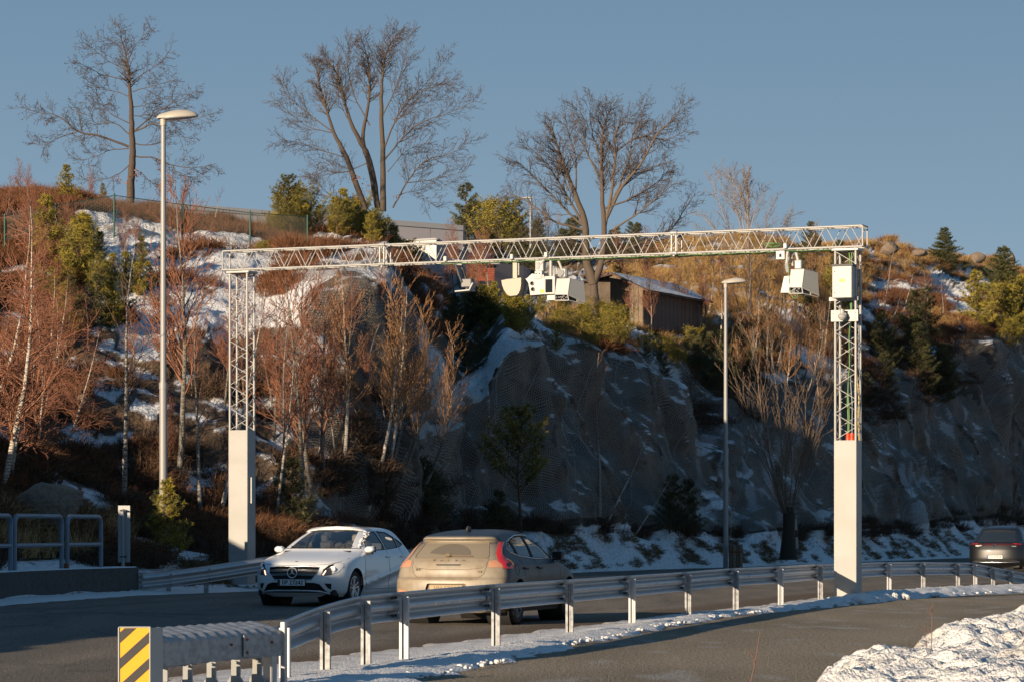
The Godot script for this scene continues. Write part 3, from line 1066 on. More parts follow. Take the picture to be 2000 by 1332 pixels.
func big_trees() -> void:
	var oak := {"seg": .12, "wob": .22, "up": .03, "bark": Color(.08, .058, .044), "twig": Color(.075, .055, .046), "density": [0, 12.0, 9.0, 10.0], "bare": .15, "angle": .85, "ratio": .5, "longest": .85}
	var base := P(252, 392, 107)
	var t := thing("oak_tree", "gnarled bare oak with a long limb reaching left, behind the tall left lamp post", "tree", base)
	limb_tree(t, base, 107, [
		[722, 1130, 730, 980, 735, 850, 732, 720, 730, 600, 722, 500, 715, 400, 690, 280, 655, 130],
		[715, 820, 560, 760, 430, 735, 330, 650, 220, 630, 110, 600], [430, 735, 330, 765, 240, 810, 170, 790], [720, 750, 640, 690, 540, 690, 480, 640, 400, 610],
		[725, 690, 620, 640, 560, 560, 490, 520], [725, 540, 640, 510, 560, 500, 480, 450], [705, 390, 600, 340, 540, 290, 460, 240], [715, 450, 580, 420, 500, 390, 440, 355],
		[690, 300, 640, 240, 540, 200], [705, 370, 740, 270, 800, 210, 850, 170], [735, 460, 800, 410, 880, 370, 960, 290], [735, 510, 820, 490, 900, 470, 985, 450],
		[735, 740, 830, 700, 950, 680, 1080, 680, 1200, 650], [740, 740, 850, 640, 1000, 570, 1110, 520], [735, 800, 850, 810, 950, 760, 1060, 770],
		[735, 875, 850, 880, 960, 920, 1080, 930, 1170, 910], [740, 940, 800, 980, 860, 1040, 890, 1060], [715, 830, 610, 840, 520, 880, 420, 900], [720, 920, 640, 980, 520, 1010, 440, 980],
		[960, 920, 1000, 980, 1130, 990], [725, 600, 800, 590, 880, 560, 960, 550], [728, 650, 820, 640, 900, 610]], 0, 0, 2.857, .15, oak)
	leaves_on(t, [[262, 345, .12, 22], [232, 350, .1, 12], [268, 338, .08, 12], [240, 360, .15, 10]], base, 107, Color(.3, .1, .05), .045, "")
	var maple := {"seg": .16, "wob": .15, "up": .05, "bark": Color(.09, .068, .052), "twig": Color(.085, .062, .052), "density": [0, 9.0, 7.5, 10.5], "bare": .12, "angle": .72, "ratio": .5, "longest": 1.15}
	base = P(748, 420, 118)
	t = thing("maple_tree", "broad bare many-stemmed tree rising behind the pine hedge on the crest", "tree", base)
	limb_tree(t, base, 118, [
		[765, 1180, 765, 900, 755, 600, 760, 450, 780, 300, 840, 190], [735, 1160, 690, 900, 600, 720, 560, 600, 500, 400, 430, 335], [725, 1100, 690, 920, 650, 780, 680, 600, 690, 400, 650, 225],
		[665, 1170, 560, 880, 490, 740, 430, 550, 380, 345], [490, 740, 350, 640, 220, 520, 200, 430], [560, 880, 420, 840, 300, 800, 190, 790], [480, 740, 330, 700, 180, 570],
		[775, 890, 850, 800, 960, 700, 1130, 640, 1290, 580], [765, 850, 830, 680, 900, 560, 1000, 450, 1110, 300], [900, 560, 1050, 480, 1180, 470], [760, 650, 830, 500, 880, 360, 900, 215],
		[820, 1160, 900, 1020, 1000, 900, 1150, 850, 1260, 785], [900, 1020, 1050, 1000, 1230, 960], [850, 1090, 950, 1070, 1060, 1160], [790, 960, 900, 840, 1030, 800], [640, 1140, 540, 1150, 440, 1060, 380, 1000],
		[690, 900, 560, 960, 440, 950, 370, 1000], [600, 720, 520, 560, 520, 420], [690, 700, 600, 520, 570, 360, 580, 260], [830, 680, 960, 600, 1120, 520], [640, 1000, 540, 930, 400, 900], [760, 520, 720, 400, 700, 280]],
		480, 0, 2.857, .125, maple, 4)
	leaves_on(t, [[690, 350, .14, 26], [720, 365, .18, 26], [775, 385, .12, 14], [700, 395, .16, 16]], base, 118, Color(.3, .09, .04), .05, "")
	base = P(1160, 655, 119)
	t = thing("maple_tree", "large bare tree with a forked trunk standing before the brown shed", "tree", base)
	maple.density = [0, 9.0, 7.5, 11.0]
	maple.bark = Color(.1, .075, .055)
	limb_tree(t, base, 119, [
		[740, 1600, 750, 1420, 745, 1300, 785, 1180, 800, 1000, 790, 800, 785, 600, 800, 420, 840, 320],
		[740, 1300, 700, 1150, 690, 950, 620, 750, 560, 600, 500, 380], [800, 1000, 840, 800, 860, 600, 870, 450, 940, 380, 1030, 300],
		[700, 1000, 590, 800, 480, 640, 340, 520], [690, 980, 600, 900, 450, 750, 320, 640, 270, 660], [800, 960, 900, 760, 1000, 640, 1090, 480, 1180, 400, 1230, 320],
		[870, 560, 1000, 480, 1150, 500, 1250, 460], [850, 1000, 1000, 900, 1100, 820, 1200, 740], [790, 1190, 900, 1120, 1050, 1050, 1180, 980, 1250, 880, 1325, 770], [780, 700, 700, 550, 690, 400, 640, 330],
		[690, 1000, 520, 950, 400, 850, 280, 780, 250, 790], [790, 600, 740, 480, 720, 350, 735, 285], [860, 800, 980, 700, 1160, 620], [685, 1080, 560, 1050, 430, 980], [600, 780, 540, 620, 430, 520], [640, 800, 640, 600, 600, 450, 590, 380],
		[720, 1180, 650, 1120, 520, 1080, 380, 1060], [785, 1180, 900, 1160, 1000, 1130], [840, 850, 930, 640, 960, 470, 1010, 400], [800, 880, 960, 820, 1100, 720, 1170, 640]],
		900, 100, 2.857, .2, maple, 2)
	var ash := {"seg": .15, "wob": .12, "up": .05, "bark": Color(.26, .21, .17), "twig": Color(.2, .15, .12), "density": [0, 8.0, 7.0, 9.0], "bare": .2, "angle": .5, "ratio": .5, "longest": 1.0}
	base = P(1468, 612, 141)
	t = thing("ash_tree", "pale slender bare tree with fanned straight branches behind the truss, left of its hanging camera", "tree", base)
	limb_tree(t, base, 141, [
		[1625, 1560, 1615, 1330, 1608, 1150, 1605, 850, 1600, 700], [1608, 1150, 1540, 900, 1480, 780, 1455, 660], [1607, 1100, 1560, 900, 1530, 780, 1535, 670], [1606, 1080, 1640, 900, 1690, 760],
		[1610, 1150, 1700, 1000, 1750, 830], [1610, 1200, 1730, 1050, 1860, 910], [1608, 1170, 1500, 1000, 1400, 720], [1610, 1230, 1470, 1050, 1340, 900], [1605, 950, 1580, 800, 1590, 715], [1612, 1280, 1760, 1120, 1830, 960],
		[1614, 1330, 1480, 1180, 1330, 1000], [1606, 1000, 1570, 820, 1500, 690]], 900, 100, 2.857, .1, ash)
	base = P(1540, 1072, 113)
	t = thing("coppiced_willow", "dark broken stump with upright shoots at the rock foot, left of the right pillar", "tree", base)
	var b := MB.new()
	b.col = Color(.05, .036, .026)
	b.tube(PackedVector3Array([Vector3(0, -.4, 0), Vector3(0, .15, 0), Vector3(.02, .7, 0), Vector3(.04, 1.3, 0), Vector3(.05, 1.55, 0)]), PackedFloat32Array([.34, .27, .22, .23, .12]), 11, true)
	part("trunk", b, M.bark, t)
	var w := {"seg": .3, "wob": .13, "up": .05, "bark": Color(.1, .075, .055), "twig": Color(.15, .1, .065), "density": [0, 3.6, 2.4, 2.2], "bare": .25, "angle": .4, "ratio": .36, "longest": 1.6}
	b = MB.new()
	for i in 15:
		var a := rng.randf_range(-1.0, 1.0)
		bough(b, Vector3(a * .25, 1.3, rng.randf_range(-.2, .2)), Vector3(a * .42 + .03, 1.0, rng.randf_range(-.25, .25)).normalized(), rng.randf_range(3.0, 8.4), rng.randf_range(.012, .036), 3, w)
	part("shoots", b, M.twig, t)

# ---------------------------------------------------------------- birches and brush
func make_birch(h: float, lean: float, o: Dictionary, rod_white: float, spread: float, first: float) -> Node3D:
	var t := thing("birch_tree", "", "tree")
	var tr := MB.new()
	var pts := PackedVector3Array()
	var rr := PackedFloat32Array()
	var r0 := h * .0125
	var q := Vector3(0, -.3, 0)
	var dir := Vector3(lean, 1, rng.randf_range(-.05, .05)).normalized()
	var n := 12
	for i in n + 1:
		pts.append(q)
		rr.append(maxf(r0 * (1.0 - .93 * float(i) / n), .006))
		dir = (dir + Vector3(rng.randf_range(-1, 1) * .07 - lean * .12, .02, rng.randf_range(-1, 1) * .05)).normalized()
		q += dir * (h + .3) / n
	tr.col = Color(.52, .47, .4) * rod_white
	tr.tube(pts, rr, 6)
	part("trunk", tr, M.birch, t)
	var b := MB.new()
	var k := int(h * o.limbs)
	for i in k:
		var w := lerpf(first, .97, (i + rng.randf()) / k)
		var f := w * n
		var j := mini(int(f), n - 1)
		var at := pts[j].lerp(pts[j + 1], f - j)
		var a := rng.randf() * TAU
		var nd := Vector3(cos(a) * spread, rng.randf_range(.5, 1.1), sin(a) * spread).normalized()
		bough(b, at, nd, h * .3 * (1.12 - w) * rng.randf_range(.6, 1.2) + .25, clampf(rr[j] * .45, .006, .03), 2, o)
	part("crown", b, M.twig, t)
	return t

func birches() -> void:
	var red := {"seg": .2, "wob": .14, "up": .07, "bark": Color(.25, .13, .08), "twig": Color(.22, .088, .048), "density": [0, 7.0, 7.5, 3.0], "bare": .15, "angle": .55, "ratio": .5, "longest": 1.1, "limbs": 9.0}
	var wide := {"seg": .2, "wob": .17, "up": .05, "bark": Color(.28, .15, .09), "twig": Color(.24, .098, .054), "density": [0, 6.0, 6.5, 3.0], "bare": .12, "angle": .75, "ratio": .55, "longest": 1.4, "limbs": 10.0}
	var gold := {"seg": .2, "wob": .12, "up": .09, "bark": Color(.3, .2, .11), "twig": Color(.29, .15, .068), "density": [0, 5.0, 6.0, 3.0], "bare": .18, "angle": .45, "ratio": .5, "longest": 1.0, "limbs": 8.0}
	var thin := {"seg": .3, "wob": .12, "up": .05, "bark": Color(.2, .12, .09), "twig": Color(.15, .08, .055), "density": [0, 3.0, 3.0, 2.0], "bare": .3, "angle": .6, "ratio": .45, "longest": .7, "limbs": 3.2}
	# [kind, px, py of the foot, py of the top, tilt, label, group]
	var kinds := {}
	kinds.wide = [make_birch(5.0, .3, wide, 1.0, 1.25, .22), make_birch(5.0, -.06, wide, 1.0, 1.25, .16)]
	kinds.red = [make_birch(5.0, .06, red, .42, .62, .3), make_birch(5.0, -.08, red, .34, .55, .34)]
	kinds.gold = [make_birch(5.0, .14, gold, 1.05, .75, .4), make_birch(5.0, .3, gold, .38, .6, .35)]
	kinds.thin = [make_birch(5.0, .03, thin, .55, .7, .4), make_birch(5.0, .22, thin, 1.0, .6, .5)]
	var first := {}
	var L := [
		["wide", 0, 4, 968, 400, 0.0, "leaning white birch with a wide red crown at the left edge", ""],
		["wide", 1, 22, 950, 545, .1, "white-stemmed birch with wide sunlit twigs behind the blue hoop rail", ""],
		["wide", 1, -60, 940, 430, 0.0, "birch half cut off by the left edge, its red twigs reaching in", ""],
		["wide", 0, 80, 900, 600, -.1, "low spreading birch above the boulder behind the hoop rail", ""],
		["wide", 1, 135, 880, 640, .25, "spreading birch just left of the tall left lamp post, its twigs over dark rock", ""],
		["wide", 0, -20, 820, 430, .1, "birch behind the leaning white birch at the left edge", ""],
		["thin", 0, 214, 1000, 480, .02, "thin pale birch left of the tall lamp post, the nearest one to it", ""],
		["red", 0, 330, 930, 345, .03, "tall birch with a mottled trunk just right of the tall lamp post", ""],
		["thin", 1, 398, 1010, 560, -.02, "leaning thin birch midway between the tall lamp post and the left pillar", ""],
		["red", 1, 596, 1010, 505, .0, "reddish birch with a straight stem, nearest to the left pillar on its right", ""],
		["red", 0, 575, 1020, 540, -.04, "slender reddish birch squeezed between the left pillar and the reddest birch", ""],
		["gold", 0, 668, 972, 520, -.02, "golden-topped birch with a white curved stem behind the white hatchback", ""],
		["gold", 1, 742, 985, 545, .08, "grey-stemmed birch leaning right beside the golden-topped birch", "leaning saplings below the netted bulge"],
		["gold", 1, 765, 980, 580, .2, "", "leaning saplings below the netted bulge"], ["gold", 0, 720, 990, 560, .1, "", "leaning saplings below the netted bulge"],
		["gold", 1, 800, 970, 620, .24, "", "leaning saplings below the netted bulge"], ["red", 1, 640, 1000, 560, .06, "", "leaning saplings below the netted bulge"], ["gold", 0, 700, 985, 600, .14, "", "leaning saplings below the netted bulge"],
		["thin", 0, 540, 1030, 600, .02, "", "thin dark saplings by the left pillar"], ["thin", 1, 515, 1030, 700, -.1, "", "thin dark saplings by the left pillar"], ["thin", 0, 430, 1020, 690, .05, "", "thin dark saplings by the left pillar"], ["thin", 0, 372, 1015, 600, -.04, "", "thin dark saplings by the left pillar"],
		["red", 1, 470, 900, 560, .0, "", "red saplings behind the left pillar"], ["red", 0, 520, 860, 585, .05, "", "red saplings behind the left pillar"], ["red", 1, 545, 790, 590, -.05, "", "red saplings behind the left pillar"], ["red", 0, 410, 800, 560, .1, "", "red saplings behind the left pillar"],
		["thin", 0, 1162, 1022, 690, -.02, "straight white leafless stem before the middle rock", ""],
		["thin", 1, 1170, 1024, 830, .22, "forked white stem leaning right before the middle rock", ""],
		["thin", 1, 1258, 1045, 900, .35, "small birch bent to the right at the foot of the middle rock", ""],
		["red", 0, 1268, 662, 520, -.02, "red-stemmed sapling before the dark front of the brown shed", "saplings before the brown shed"],
		["thin", 0, 1346, 660, 520, .0, "", "saplings before the brown shed"], ["red", 1, 1378, 668, 540, .04, "", "saplings before the brown shed"], ["red", 1, 1305, 655, 545, 0, "", "saplings before the brown shed"], ["thin", 0, 1232, 650, 545, .04, "", "saplings before the brown shed"], ["red", 0, 1290, 650, 530, .05, "", "saplings before the brown shed"], ["gold", 0, 1325, 655, 535, -.05, "", "saplings before the brown shed"], ["thin", 1, 1360, 660, 540, -.1, "", "saplings before the brown shed"],
		["gold", 0, 1405, 690, 520, .0, "", "pale saplings near the far lamp post"], ["gold", 1, 1440, 690, 540, -.1, "", "pale saplings near the far lamp post"], ["gold", 0, 1470, 720, 530, .06, "", "pale saplings near the far lamp post"], ["thin", 0, 1500, 720, 520, .02, "", "pale saplings near the far lamp post"], ["gold", 1, 1520, 740, 560, -.05, "", "pale saplings near the far lamp post"],
		["gold", 0, 1560, 760, 560, .0, "", "pale saplings near the far lamp post"], ["gold", 1, 1590, 760, 600, .1, "", "pale saplings near the far lamp post"], ["thin", 1, 1606, 700, 560, -.1, "", "pale saplings near the far lamp post"], ["gold", 0, 1450, 640, 470, .04, "", "pale saplings near the far lamp post"], ["gold", 1, 1540, 640, 480, 0, "", "pale saplings near the far lamp post"],
		["gold", 0, 1380, 610, 470, .04, "", "saplings on the golden slope"], ["gold", 1, 1330, 560, 460, .04, "", "saplings on the golden slope"], ["red", 1, 1290, 540, 470, 0, "", "saplings on the golden slope"], ["gold", 0, 1580, 590, 480, .04, "", "saplings on the golden slope"], ["red", 0, 1410, 560, 470, .1, "", "saplings on the golden slope"],
		["thin", 0, 1740, 690, 590, .0, "grey sapling on the heath right of the cabinet, the one with dead leaves beside it", ""],
		["gold", 1, 1806, 668, 578, -.12, "pale forked dead stem on the heath right of the right pillar", ""],
		["red", 0, 36, 372, 285, .02, "far small birch on the crest at the left edge", ""], ["red", 1, 52, 372, 300, .04, "", "tiny saplings on the crest"], ["thin", 0, 372, 430, 352, .0, "", "tiny saplings on the crest"], ["red", 1, 362, 440, 350, .05, "", "tiny saplings on the crest"], ["thin", 1, 420, 445, 365, .02, "", "tiny saplings on the crest"],
		["red", 0, 925, 440, 335, .0, "wispy birch behind the tall dark pine left of the far lamp", ""], ["gold", 0, 1030, 480, 400, 0, "", "bare brush behind the truss"], ["gold", 1, 1060, 490, 400, 0, "", "bare brush behind the truss"], ["gold", 0, 1085, 500, 420, 0, "", "bare brush behind the truss"],
		["gold", 1, 1010, 500, 420, 0, "", "bare brush behind the truss"], ["gold", 0, 1200, 520, 440, 0, "", "bare brush behind the truss"]]
	# brush along the slope and the rock foot, on the shaded side too
	var extra := [[[-30, 200], [640, 900], 14, "wide", .4, "red birch brush on the slope behind the hoop rail"], [[190, 430], [680, 1000], 6, "red", .5, "red brush around the tall lamp post"], [[560, 840], [880, 1010], 14, "thin", 1.0, "dark brush under the netted bulge"], [[590, 790], [620, 800], 9, "red", .5, "red brush rooted under the netted bulge"],
		[[1440, 1640], [600, 860], 22, "gold", .6, "pale brush left of the right pillar"], [[1180, 1420], [590, 680], 8, "red", .4, "red brush on the snowy yard of the brown shed"], [[1690, 1980], [600, 690], 5, "thin", .3, "brush on the heath at the right"], [[850, 960], [585, 605], 9, "red", .3, "red brush before the pale building"], [[0, 260], [380, 560], 10, "red", .3, "red brush on the left crest"]]
	for e in extra:
		for i in e[2]:
			var px := rng.randf_range(e[0][0], e[0][1])
			var py := rng.randf_range(e[1][0], e[1][1])
			var sz: float = rng.randf_range(110, 210) * (1.0 if e[4] >= 1.0 else .55 + .6 * e[4])
			L.append([e[3], i % 2, px, py, py - sz, rng.randf_range(-.15, .2), "", e[5]])
	for e in L:
		var proto: Node3D = kinds[e[0]][e[1]]
		var at := spot(e[2], e[3])
		var h: float = (e[3] - e[4]) / F * -at.z
		var label: String = e[6] if e[6] else "one of the " + e[7]
		var o: Node3D
		if not first.has(proto):
			first[proto] = true
			o = proto
			tag(o, label, "tree", e[7])
			o.position = at
			o.scale = Vector3.ONE * h / 5.0
			o.rotation = Vector3(0, 0, -e[5])
		else:
			var turn := rng.randf_range(-.5, .5)
			o = copy_of(proto, at, turn, h / 5.0, label, e[7])
			if not e[7]:
				o.remove_meta("group")
			o.transform.basis = Basis(Vector3.BACK, -e[5]) * o.transform.basis

# ---------------------------------------------------------------- conifers
func tuft(b: MB, p: Vector3, d: Vector3, size: float, n: int, c: Color) -> void:
	for i in n:
		var a := d.cross(Vector3(rng.randf_range(-1, 1), rng.randf_range(-1, 1), rng.randf_range(-1, 1))).normalized()
		var nd := (d * rng.randf_range(.35, 1.2) + a * .8).normalized()
		var w := nd.cross(Vector3(rng.randf_range(-1, 1), rng.randf_range(-1, 1), rng.randf_range(-1, 1))).normalized() * size * .075
		var z := size * rng.randf_range(.7, 1.25)
		b.col = c * rng.randf_range(.6, 1.35)
		b.ftri(p - w, p + w, p + nd * z)

func make_pine(h: float, o: Dictionary) -> Node3D:
	var t := thing("pine_tree", "", "tree")
	var wood := MB.new()
	var green := MB.new()
	var pts := PackedVector3Array()
	var rr := PackedFloat32Array()
	var q := Vector3(0, -.2, 0)
	for i in 7:
		pts.append(q)
		rr.append(h * .016 * (1.0 - .85 * i / 6.0))
		q += Vector3(rng.randf_range(-1, 1) * o.bend, (h + .2) / 6.0, rng.randf_range(-1, 1) * o.bend)
	wood.col = Color(.14, .085, .05)
	wood.tube(pts, rr, 6)
	var whorls: int = o.whorls
	for wv in whorls:
		for k in int(o.arms):
			var f: float = clampf(lerpf(o.first, .96, (wv + rng.randf_range(-.45, .45)) / (whorls - 1)), o.first * .6, .97)
			var fi := f * 6.0
			var at := pts[mini(int(fi), 5)].lerp(pts[mini(int(fi), 5) + 1], fi - mini(int(fi), 5))
			var a: float = TAU * (k + rng.randf()) / o.arms
			var len_: float = h * o.reach * (1.0 - pow(f, o.taper)) * rng.randf_range(.5, 1.25) + h * .05
			var dir := Vector3(cos(a), o.rise + .5 * f * o.rise + rng.randf_range(-.15, .15), sin(a)).normalized()
			var n := maxi(2, int(len_ / o.step))
			var bp := at
			var bpts := PackedVector3Array([bp])
			var br := PackedFloat32Array([h * .006])
			for i in n:
				dir = (dir + Vector3(rng.randf_range(-1, 1) * .12, o.curl, rng.randf_range(-1, 1) * .12)).normalized()
				bp += dir * len_ / n
				bpts.append(bp)
				br.append(h * .006 * (1.0 - .8 * float(i + 1) / n))
				if float(i + 1) / n > o.naked:
					var c: Color = (o.dark as Color).lerp(o.light, rng.randf())
					tuft(green, bp, dir, o.needle, o.count, c)
					for s in 2:
						var side := dir.cross(Vector3.UP).normalized() * (1.0 if s == 0 else -1.0)
						var sd := (dir * .6 + side * rng.randf_range(.5, 1.0) + Vector3.UP * rng.randf_range(-.05, .3)).normalized()
						var sl: float = len_ * .28 * rng.randf_range(.4, 1.1)
						wood.tube(PackedVector3Array([bp, bp + sd * sl]), PackedFloat32Array([.006, .003]), 3)
						tuft(green, bp + sd * sl, sd, o.needle, o.count, c)
						tuft(green, bp + sd * sl * .5, sd, o.needle, int(o.count * .6), c)
			wood.tube(bpts, br, 4)
	tuft(green, pts[6], Vector3.UP, o.needle * 1.2, o.count, o.light)
	part("trunk", wood, M.bark, t)
	part("crown", green, M.needles, t)
	return t

func conifers() -> void:
	var young := {"bend": .03, "whorls": 8, "first": .12, "arms": 6, "reach": .36, "taper": 1.3, "rise": .55, "curl": .07, "step": .13, "naked": .12, "needle": .12, "count": 13, "dark": Color(.1, .095, .018), "light": Color(.34, .265, .03)}
	var open_ := young.duplicate()
	open_.merge({"whorls": 7, "first": .4, "arms": 5, "reach": .42, "naked": .35, "taper": 2.0, "bend": .06, "count": 14, "dark": Color(.085, .085, .02), "light": Color(.26, .21, .036)}, true)
	var dark := young.duplicate()
	dark.merge({"dark": Color(.028, .036, .014), "light": Color(.09, .085, .025), "arms": 6, "whorls": 9, "rise": .35}, true)
	var bushy := young.duplicate()
	bushy.merge({"whorls": 6, "first": .06, "arms": 8, "reach": .75, "taper": 2.2, "rise": .45, "curl": .1, "naked": .42, "bend": .07, "count": 14}, true)
	var spruce := young.duplicate()
	spruce.merge({"whorls": 15, "first": .04, "arms": 10, "reach": .52, "taper": .95, "rise": .12, "curl": .02, "naked": .0, "needle": .09, "count": 15, "dark": Color(.03, .045, .014), "light": Color(.095, .09, .026), "step": .1, "bend": .01}, true)
	var kinds := {"young": [make_pine(2.0, young), make_pine(2.0, young)], "open": [make_pine(2.6, open_)], "dark": [make_pine(2.4, dark)], "bushy": [make_pine(2.0, bushy), make_pine(2.0, bushy)], "spruce": [make_pine(2.2, spruce)]}
	var tall := {"young": 2.0, "open": 2.6, "dark": 2.4, "bushy": 2.0, "spruce": 2.2}
	var L := [
		["young", 0, 128, 400, 325, 0, "small pine standing up against the sky left of the gnarled oak", ""],
		["young", 1, 200, 400, 372, 0, "tiny pine tip on the crest just left of the oak trunk", ""],
		["young", 0, 92, 520, 392, 0, "tall yellow-green pine on the left slope, topmost of its clump", ""],
		["young", 1, 150, 560, 425, 0, "upright young pine with a bright leader on the left snowfield edge", ""],
		["open", 0, 560, 470, 357, .03, "left stem of the forked pine rising above the hedge left of the broad bare tree", ""],
		["open", 0, 592, 450, 360, -.2, "right leaning stem of the forked pine above the hedge", ""],
		["dark", 0, 916, 486, 362, 0, "tall dark pine left of the far lamp behind the truss", ""],
		["dark", 0, 1006, 490, 392, 0, "dark pine behind the far lamp at the truss", ""],
		["spruce", 0, 1848, 528, 450, 0, "dense dark spruce between two boulders on the right crest", ""],
		["spruce", 0, 1962, 600, 486, 0, "spruce with a bare leader at the right edge of the crest", ""],
		["young", 0, 1914, 645, 535, 0, "open yellow-green pine with a bare pole above the right netted rock", ""],
		["young", 1, 1975, 660, 560, 0, "", "pine thicket at the right edge"], ["bushy", 0, 1950, 640, 560, 0, "", "pine thicket at the right edge"], ["young", 0, 1998, 660, 545, 0, "", "pine thicket at the right edge"], ["bushy", 1, 1985, 690, 630, 0, "", "pine thicket at the right edge"],
		["young", 0, 318, 1092, 945, -.04, "bent green pine sapling at the foot of the tall lamp post", ""],
		["open", 0, 1022, 1040, 800, 0, "dark pine growing against the middle of the middle rock", ""], ["dark", 0, 868, 1035, 845, 0, "dark pine at the left foot of the middle rock", ""], ["dark", 0, 838, 1050, 900, 0, "", "dark little pines along the rock foot"], ["dark", 0, 1300, 1040, 930, .1, "", "dark little pines along the rock foot"],
		["dark", 0, 1335, 1050, 940, 0, "", "dark little pines along the rock foot"], ["dark", 0, 905, 1050, 930, 0, "", "dark little pines along the rock foot"], ["dark", 0, 560, 1050, 900, 0, "", "dark little pines along the rock foot"], ["dark", 0, 300, 1070, 960, 0, "", "dark little pines along the rock foot"], ["dark", 0, 978, 1060, 960, 0, "", "dark little pines along the rock foot"]]
	var extra := [
		[[70, 215], [500, 600], 8, 60, 110, ["open", "young"], "yellow-green pines on the left slope"], [[170, 310], [520, 620], 10, 55, 80, ["young"], "young pines scattered over the left snowfield"], [[130, 230], [600, 680], 6, 70, 110, ["young", "dark"], "pines below the left snowfield"],
		[[530, 640], [440, 476], 10, 50, 85, ["young", "open", "bushy"], "pine hedge left of the broad bare tree"], [[640, 800], [448, 480], 20, 55, 95, ["young", "bushy", "open", "young"], "hedge pines under the broad bare tree"], [[500, 520], [480, 500], 2, 20, 30, ["bushy"], "pine hedge left of the broad bare tree"],
		[[940, 1010], [482, 500], 5, 75, 100, ["dark", "bushy"], "dark pines behind the truss"], [[1010, 1130], [460, 540], 10, 60, 95, ["dark"], "dark pines behind the big forked tree"], [[1180, 1330], [480, 530], 8, 45, 70, ["dark"], "dark pines behind the brown shed"],
		[[890, 1090], [610, 660], 22, 42, 72, ["young"], "bright pines under the hanging cameras"], [[1080, 1200], [640, 690], 10, 50, 75, ["bushy", "young"], "pines on top of the middle rock"], [[1190, 1350], [685, 745], 10, 34, 52, ["bushy", "dark"], "pines on top of the middle rock"], [[1175, 1235], [600, 640], 3, 70, 100, ["young"], "open pines beside the forked trunk"],
		[[872, 950], [640, 735], 12, 55, 85, ["dark"], "dark pines left of the middle rock"], [[1340, 1450], [720, 800], 11, 70, 110, ["dark"], "junipers right of the middle rock"], [[1560, 1640], [560, 700], 7, 60, 90, ["dark", "bushy"], "pines left of the grey cabinet"],
		[[1690, 1860], [660, 800], 16, 60, 110, ["dark"], "dark shrubs right of the right pillar"], [[1560, 1600], [505, 560], 3, 40, 70, ["dark"], "pines under the right end of the truss"]]
	for e in extra:
		for i in e[2]:
			var py := rng.randf_range(e[1][0], e[1][1])
			var kd: String = e[5][i % e[5].size()]
			L.append([kd, i % kinds[kd].size(), rng.randf_range(e[0][0], e[0][1]), py, py - rng.randf_range(e[3], e[4]), rng.randf_range(-.12, .12), "", e[6]])
	var first := {}
	for e in L:
		var proto: Node3D = kinds[e[0]][e[1]]
		var at := spot(e[2], e[3])
		var k: float = (e[3] - e[4]) / F * -at.z / tall[e[0]]
		var label: String = e[6] if e[6] else "one of the " + e[7]
		if not first.has(proto):
			first[proto] = true
			tag(proto, label, "tree", e[7])
			proto.position = at
			proto.scale = Vector3.ONE * k
			proto.rotation.z = -e[5]
		else:
			var o := copy_of(proto, at, rng.randf() * TAU, k, label, e[7])
			if not e[7]:
				o.remove_meta("group")
			o.transform.basis = Basis(Vector3.BACK, -e[5]) * o.transform.basis

# ---------------------------------------------------------------- heath, grass and brush as ground cover
func clump(n: int, h: float, spread: float, w: float, cols: Array, bend: float) -> ArrayMesh:
	var b := MB.new()
	for i in n:
		var a := rng.randf() * TAU
		var r := sqrt(rng.randf()) * spread
		var p := Vector3(cos(a) * r, -.03, sin(a) * r)
		var d := Vector3(rng.randfn(0, bend), 1.0, rng.randfn(0, bend)).normalized()
		var z := h * rng.randf_range(.55, 1.15)
		var side := d.cross(Vector3(cos(a * 3.0), .2, sin(a * 3.0))).normalized() * w
		b.col = (cols[0] as Color).lerp(cols[1], rng.randf())
		var m := p + d * z * .55
		var e := p + d * z + Vector3(d.x, -absf(d.x) - absf(d.z), d.z) * z * .35
		b.quad(p - side, p + side, m + side * .8, m - side * .8)
		b.ftri(m - side * .8, m + side * .8, e)
	return b.mesh()

func scatter(called: String, label: String, category: String, mesh_: Mesh, m: Material, count: int, areas: Array, lo: float, hi: float) -> void:
	# areas: [px0, px1, s0, s1, weight, threshold of the patch noise]
	var total := 0.0
	for a in areas:
		total += a[4]
	var mm := MultiMesh.new()
	mm.transform_format = MultiMesh.TRANSFORM_3D
	mm.mesh = mesh_
	var put: Array[Transform3D] = []
	for a in areas:
		var n := int(count * a[4] / total)
		var tries := 0
		while n > 0 and tries < count * 6:
			tries += 1
			var px := rng.randf_range(a[0], a[1])
			var s := rng.randf_range(a[2], a[3])
			var p := hill_at(px, s)
			var gr := 1.6 if a[3] > 1.7 else 4.5
			if nz.get_noise_3d(p.x * gr + 9.0, p.y * gr, p.z * gr * .7) + nf.get_noise_3d(p.x, p.y, p.z) * .5 < a[5]:
				continue
			var k := rng.randf_range(lo, hi)
			put.append(Transform3D(Basis(Vector3.UP, rng.randf() * TAU).scaled(Vector3(k, k * rng.randf_range(.8, 1.2), k)), p))
			n -= 1
	mm.instance_count = put.size()
	for i in put.size():
		mm.set_instance_transform(i, put[i])
	var o := MultiMeshInstance3D.new()
	o.multimesh = mm
	o.material_override = m
	o.name = numbered(called)
	add_child(o)
	tag(o, label, category, "", "stuff")

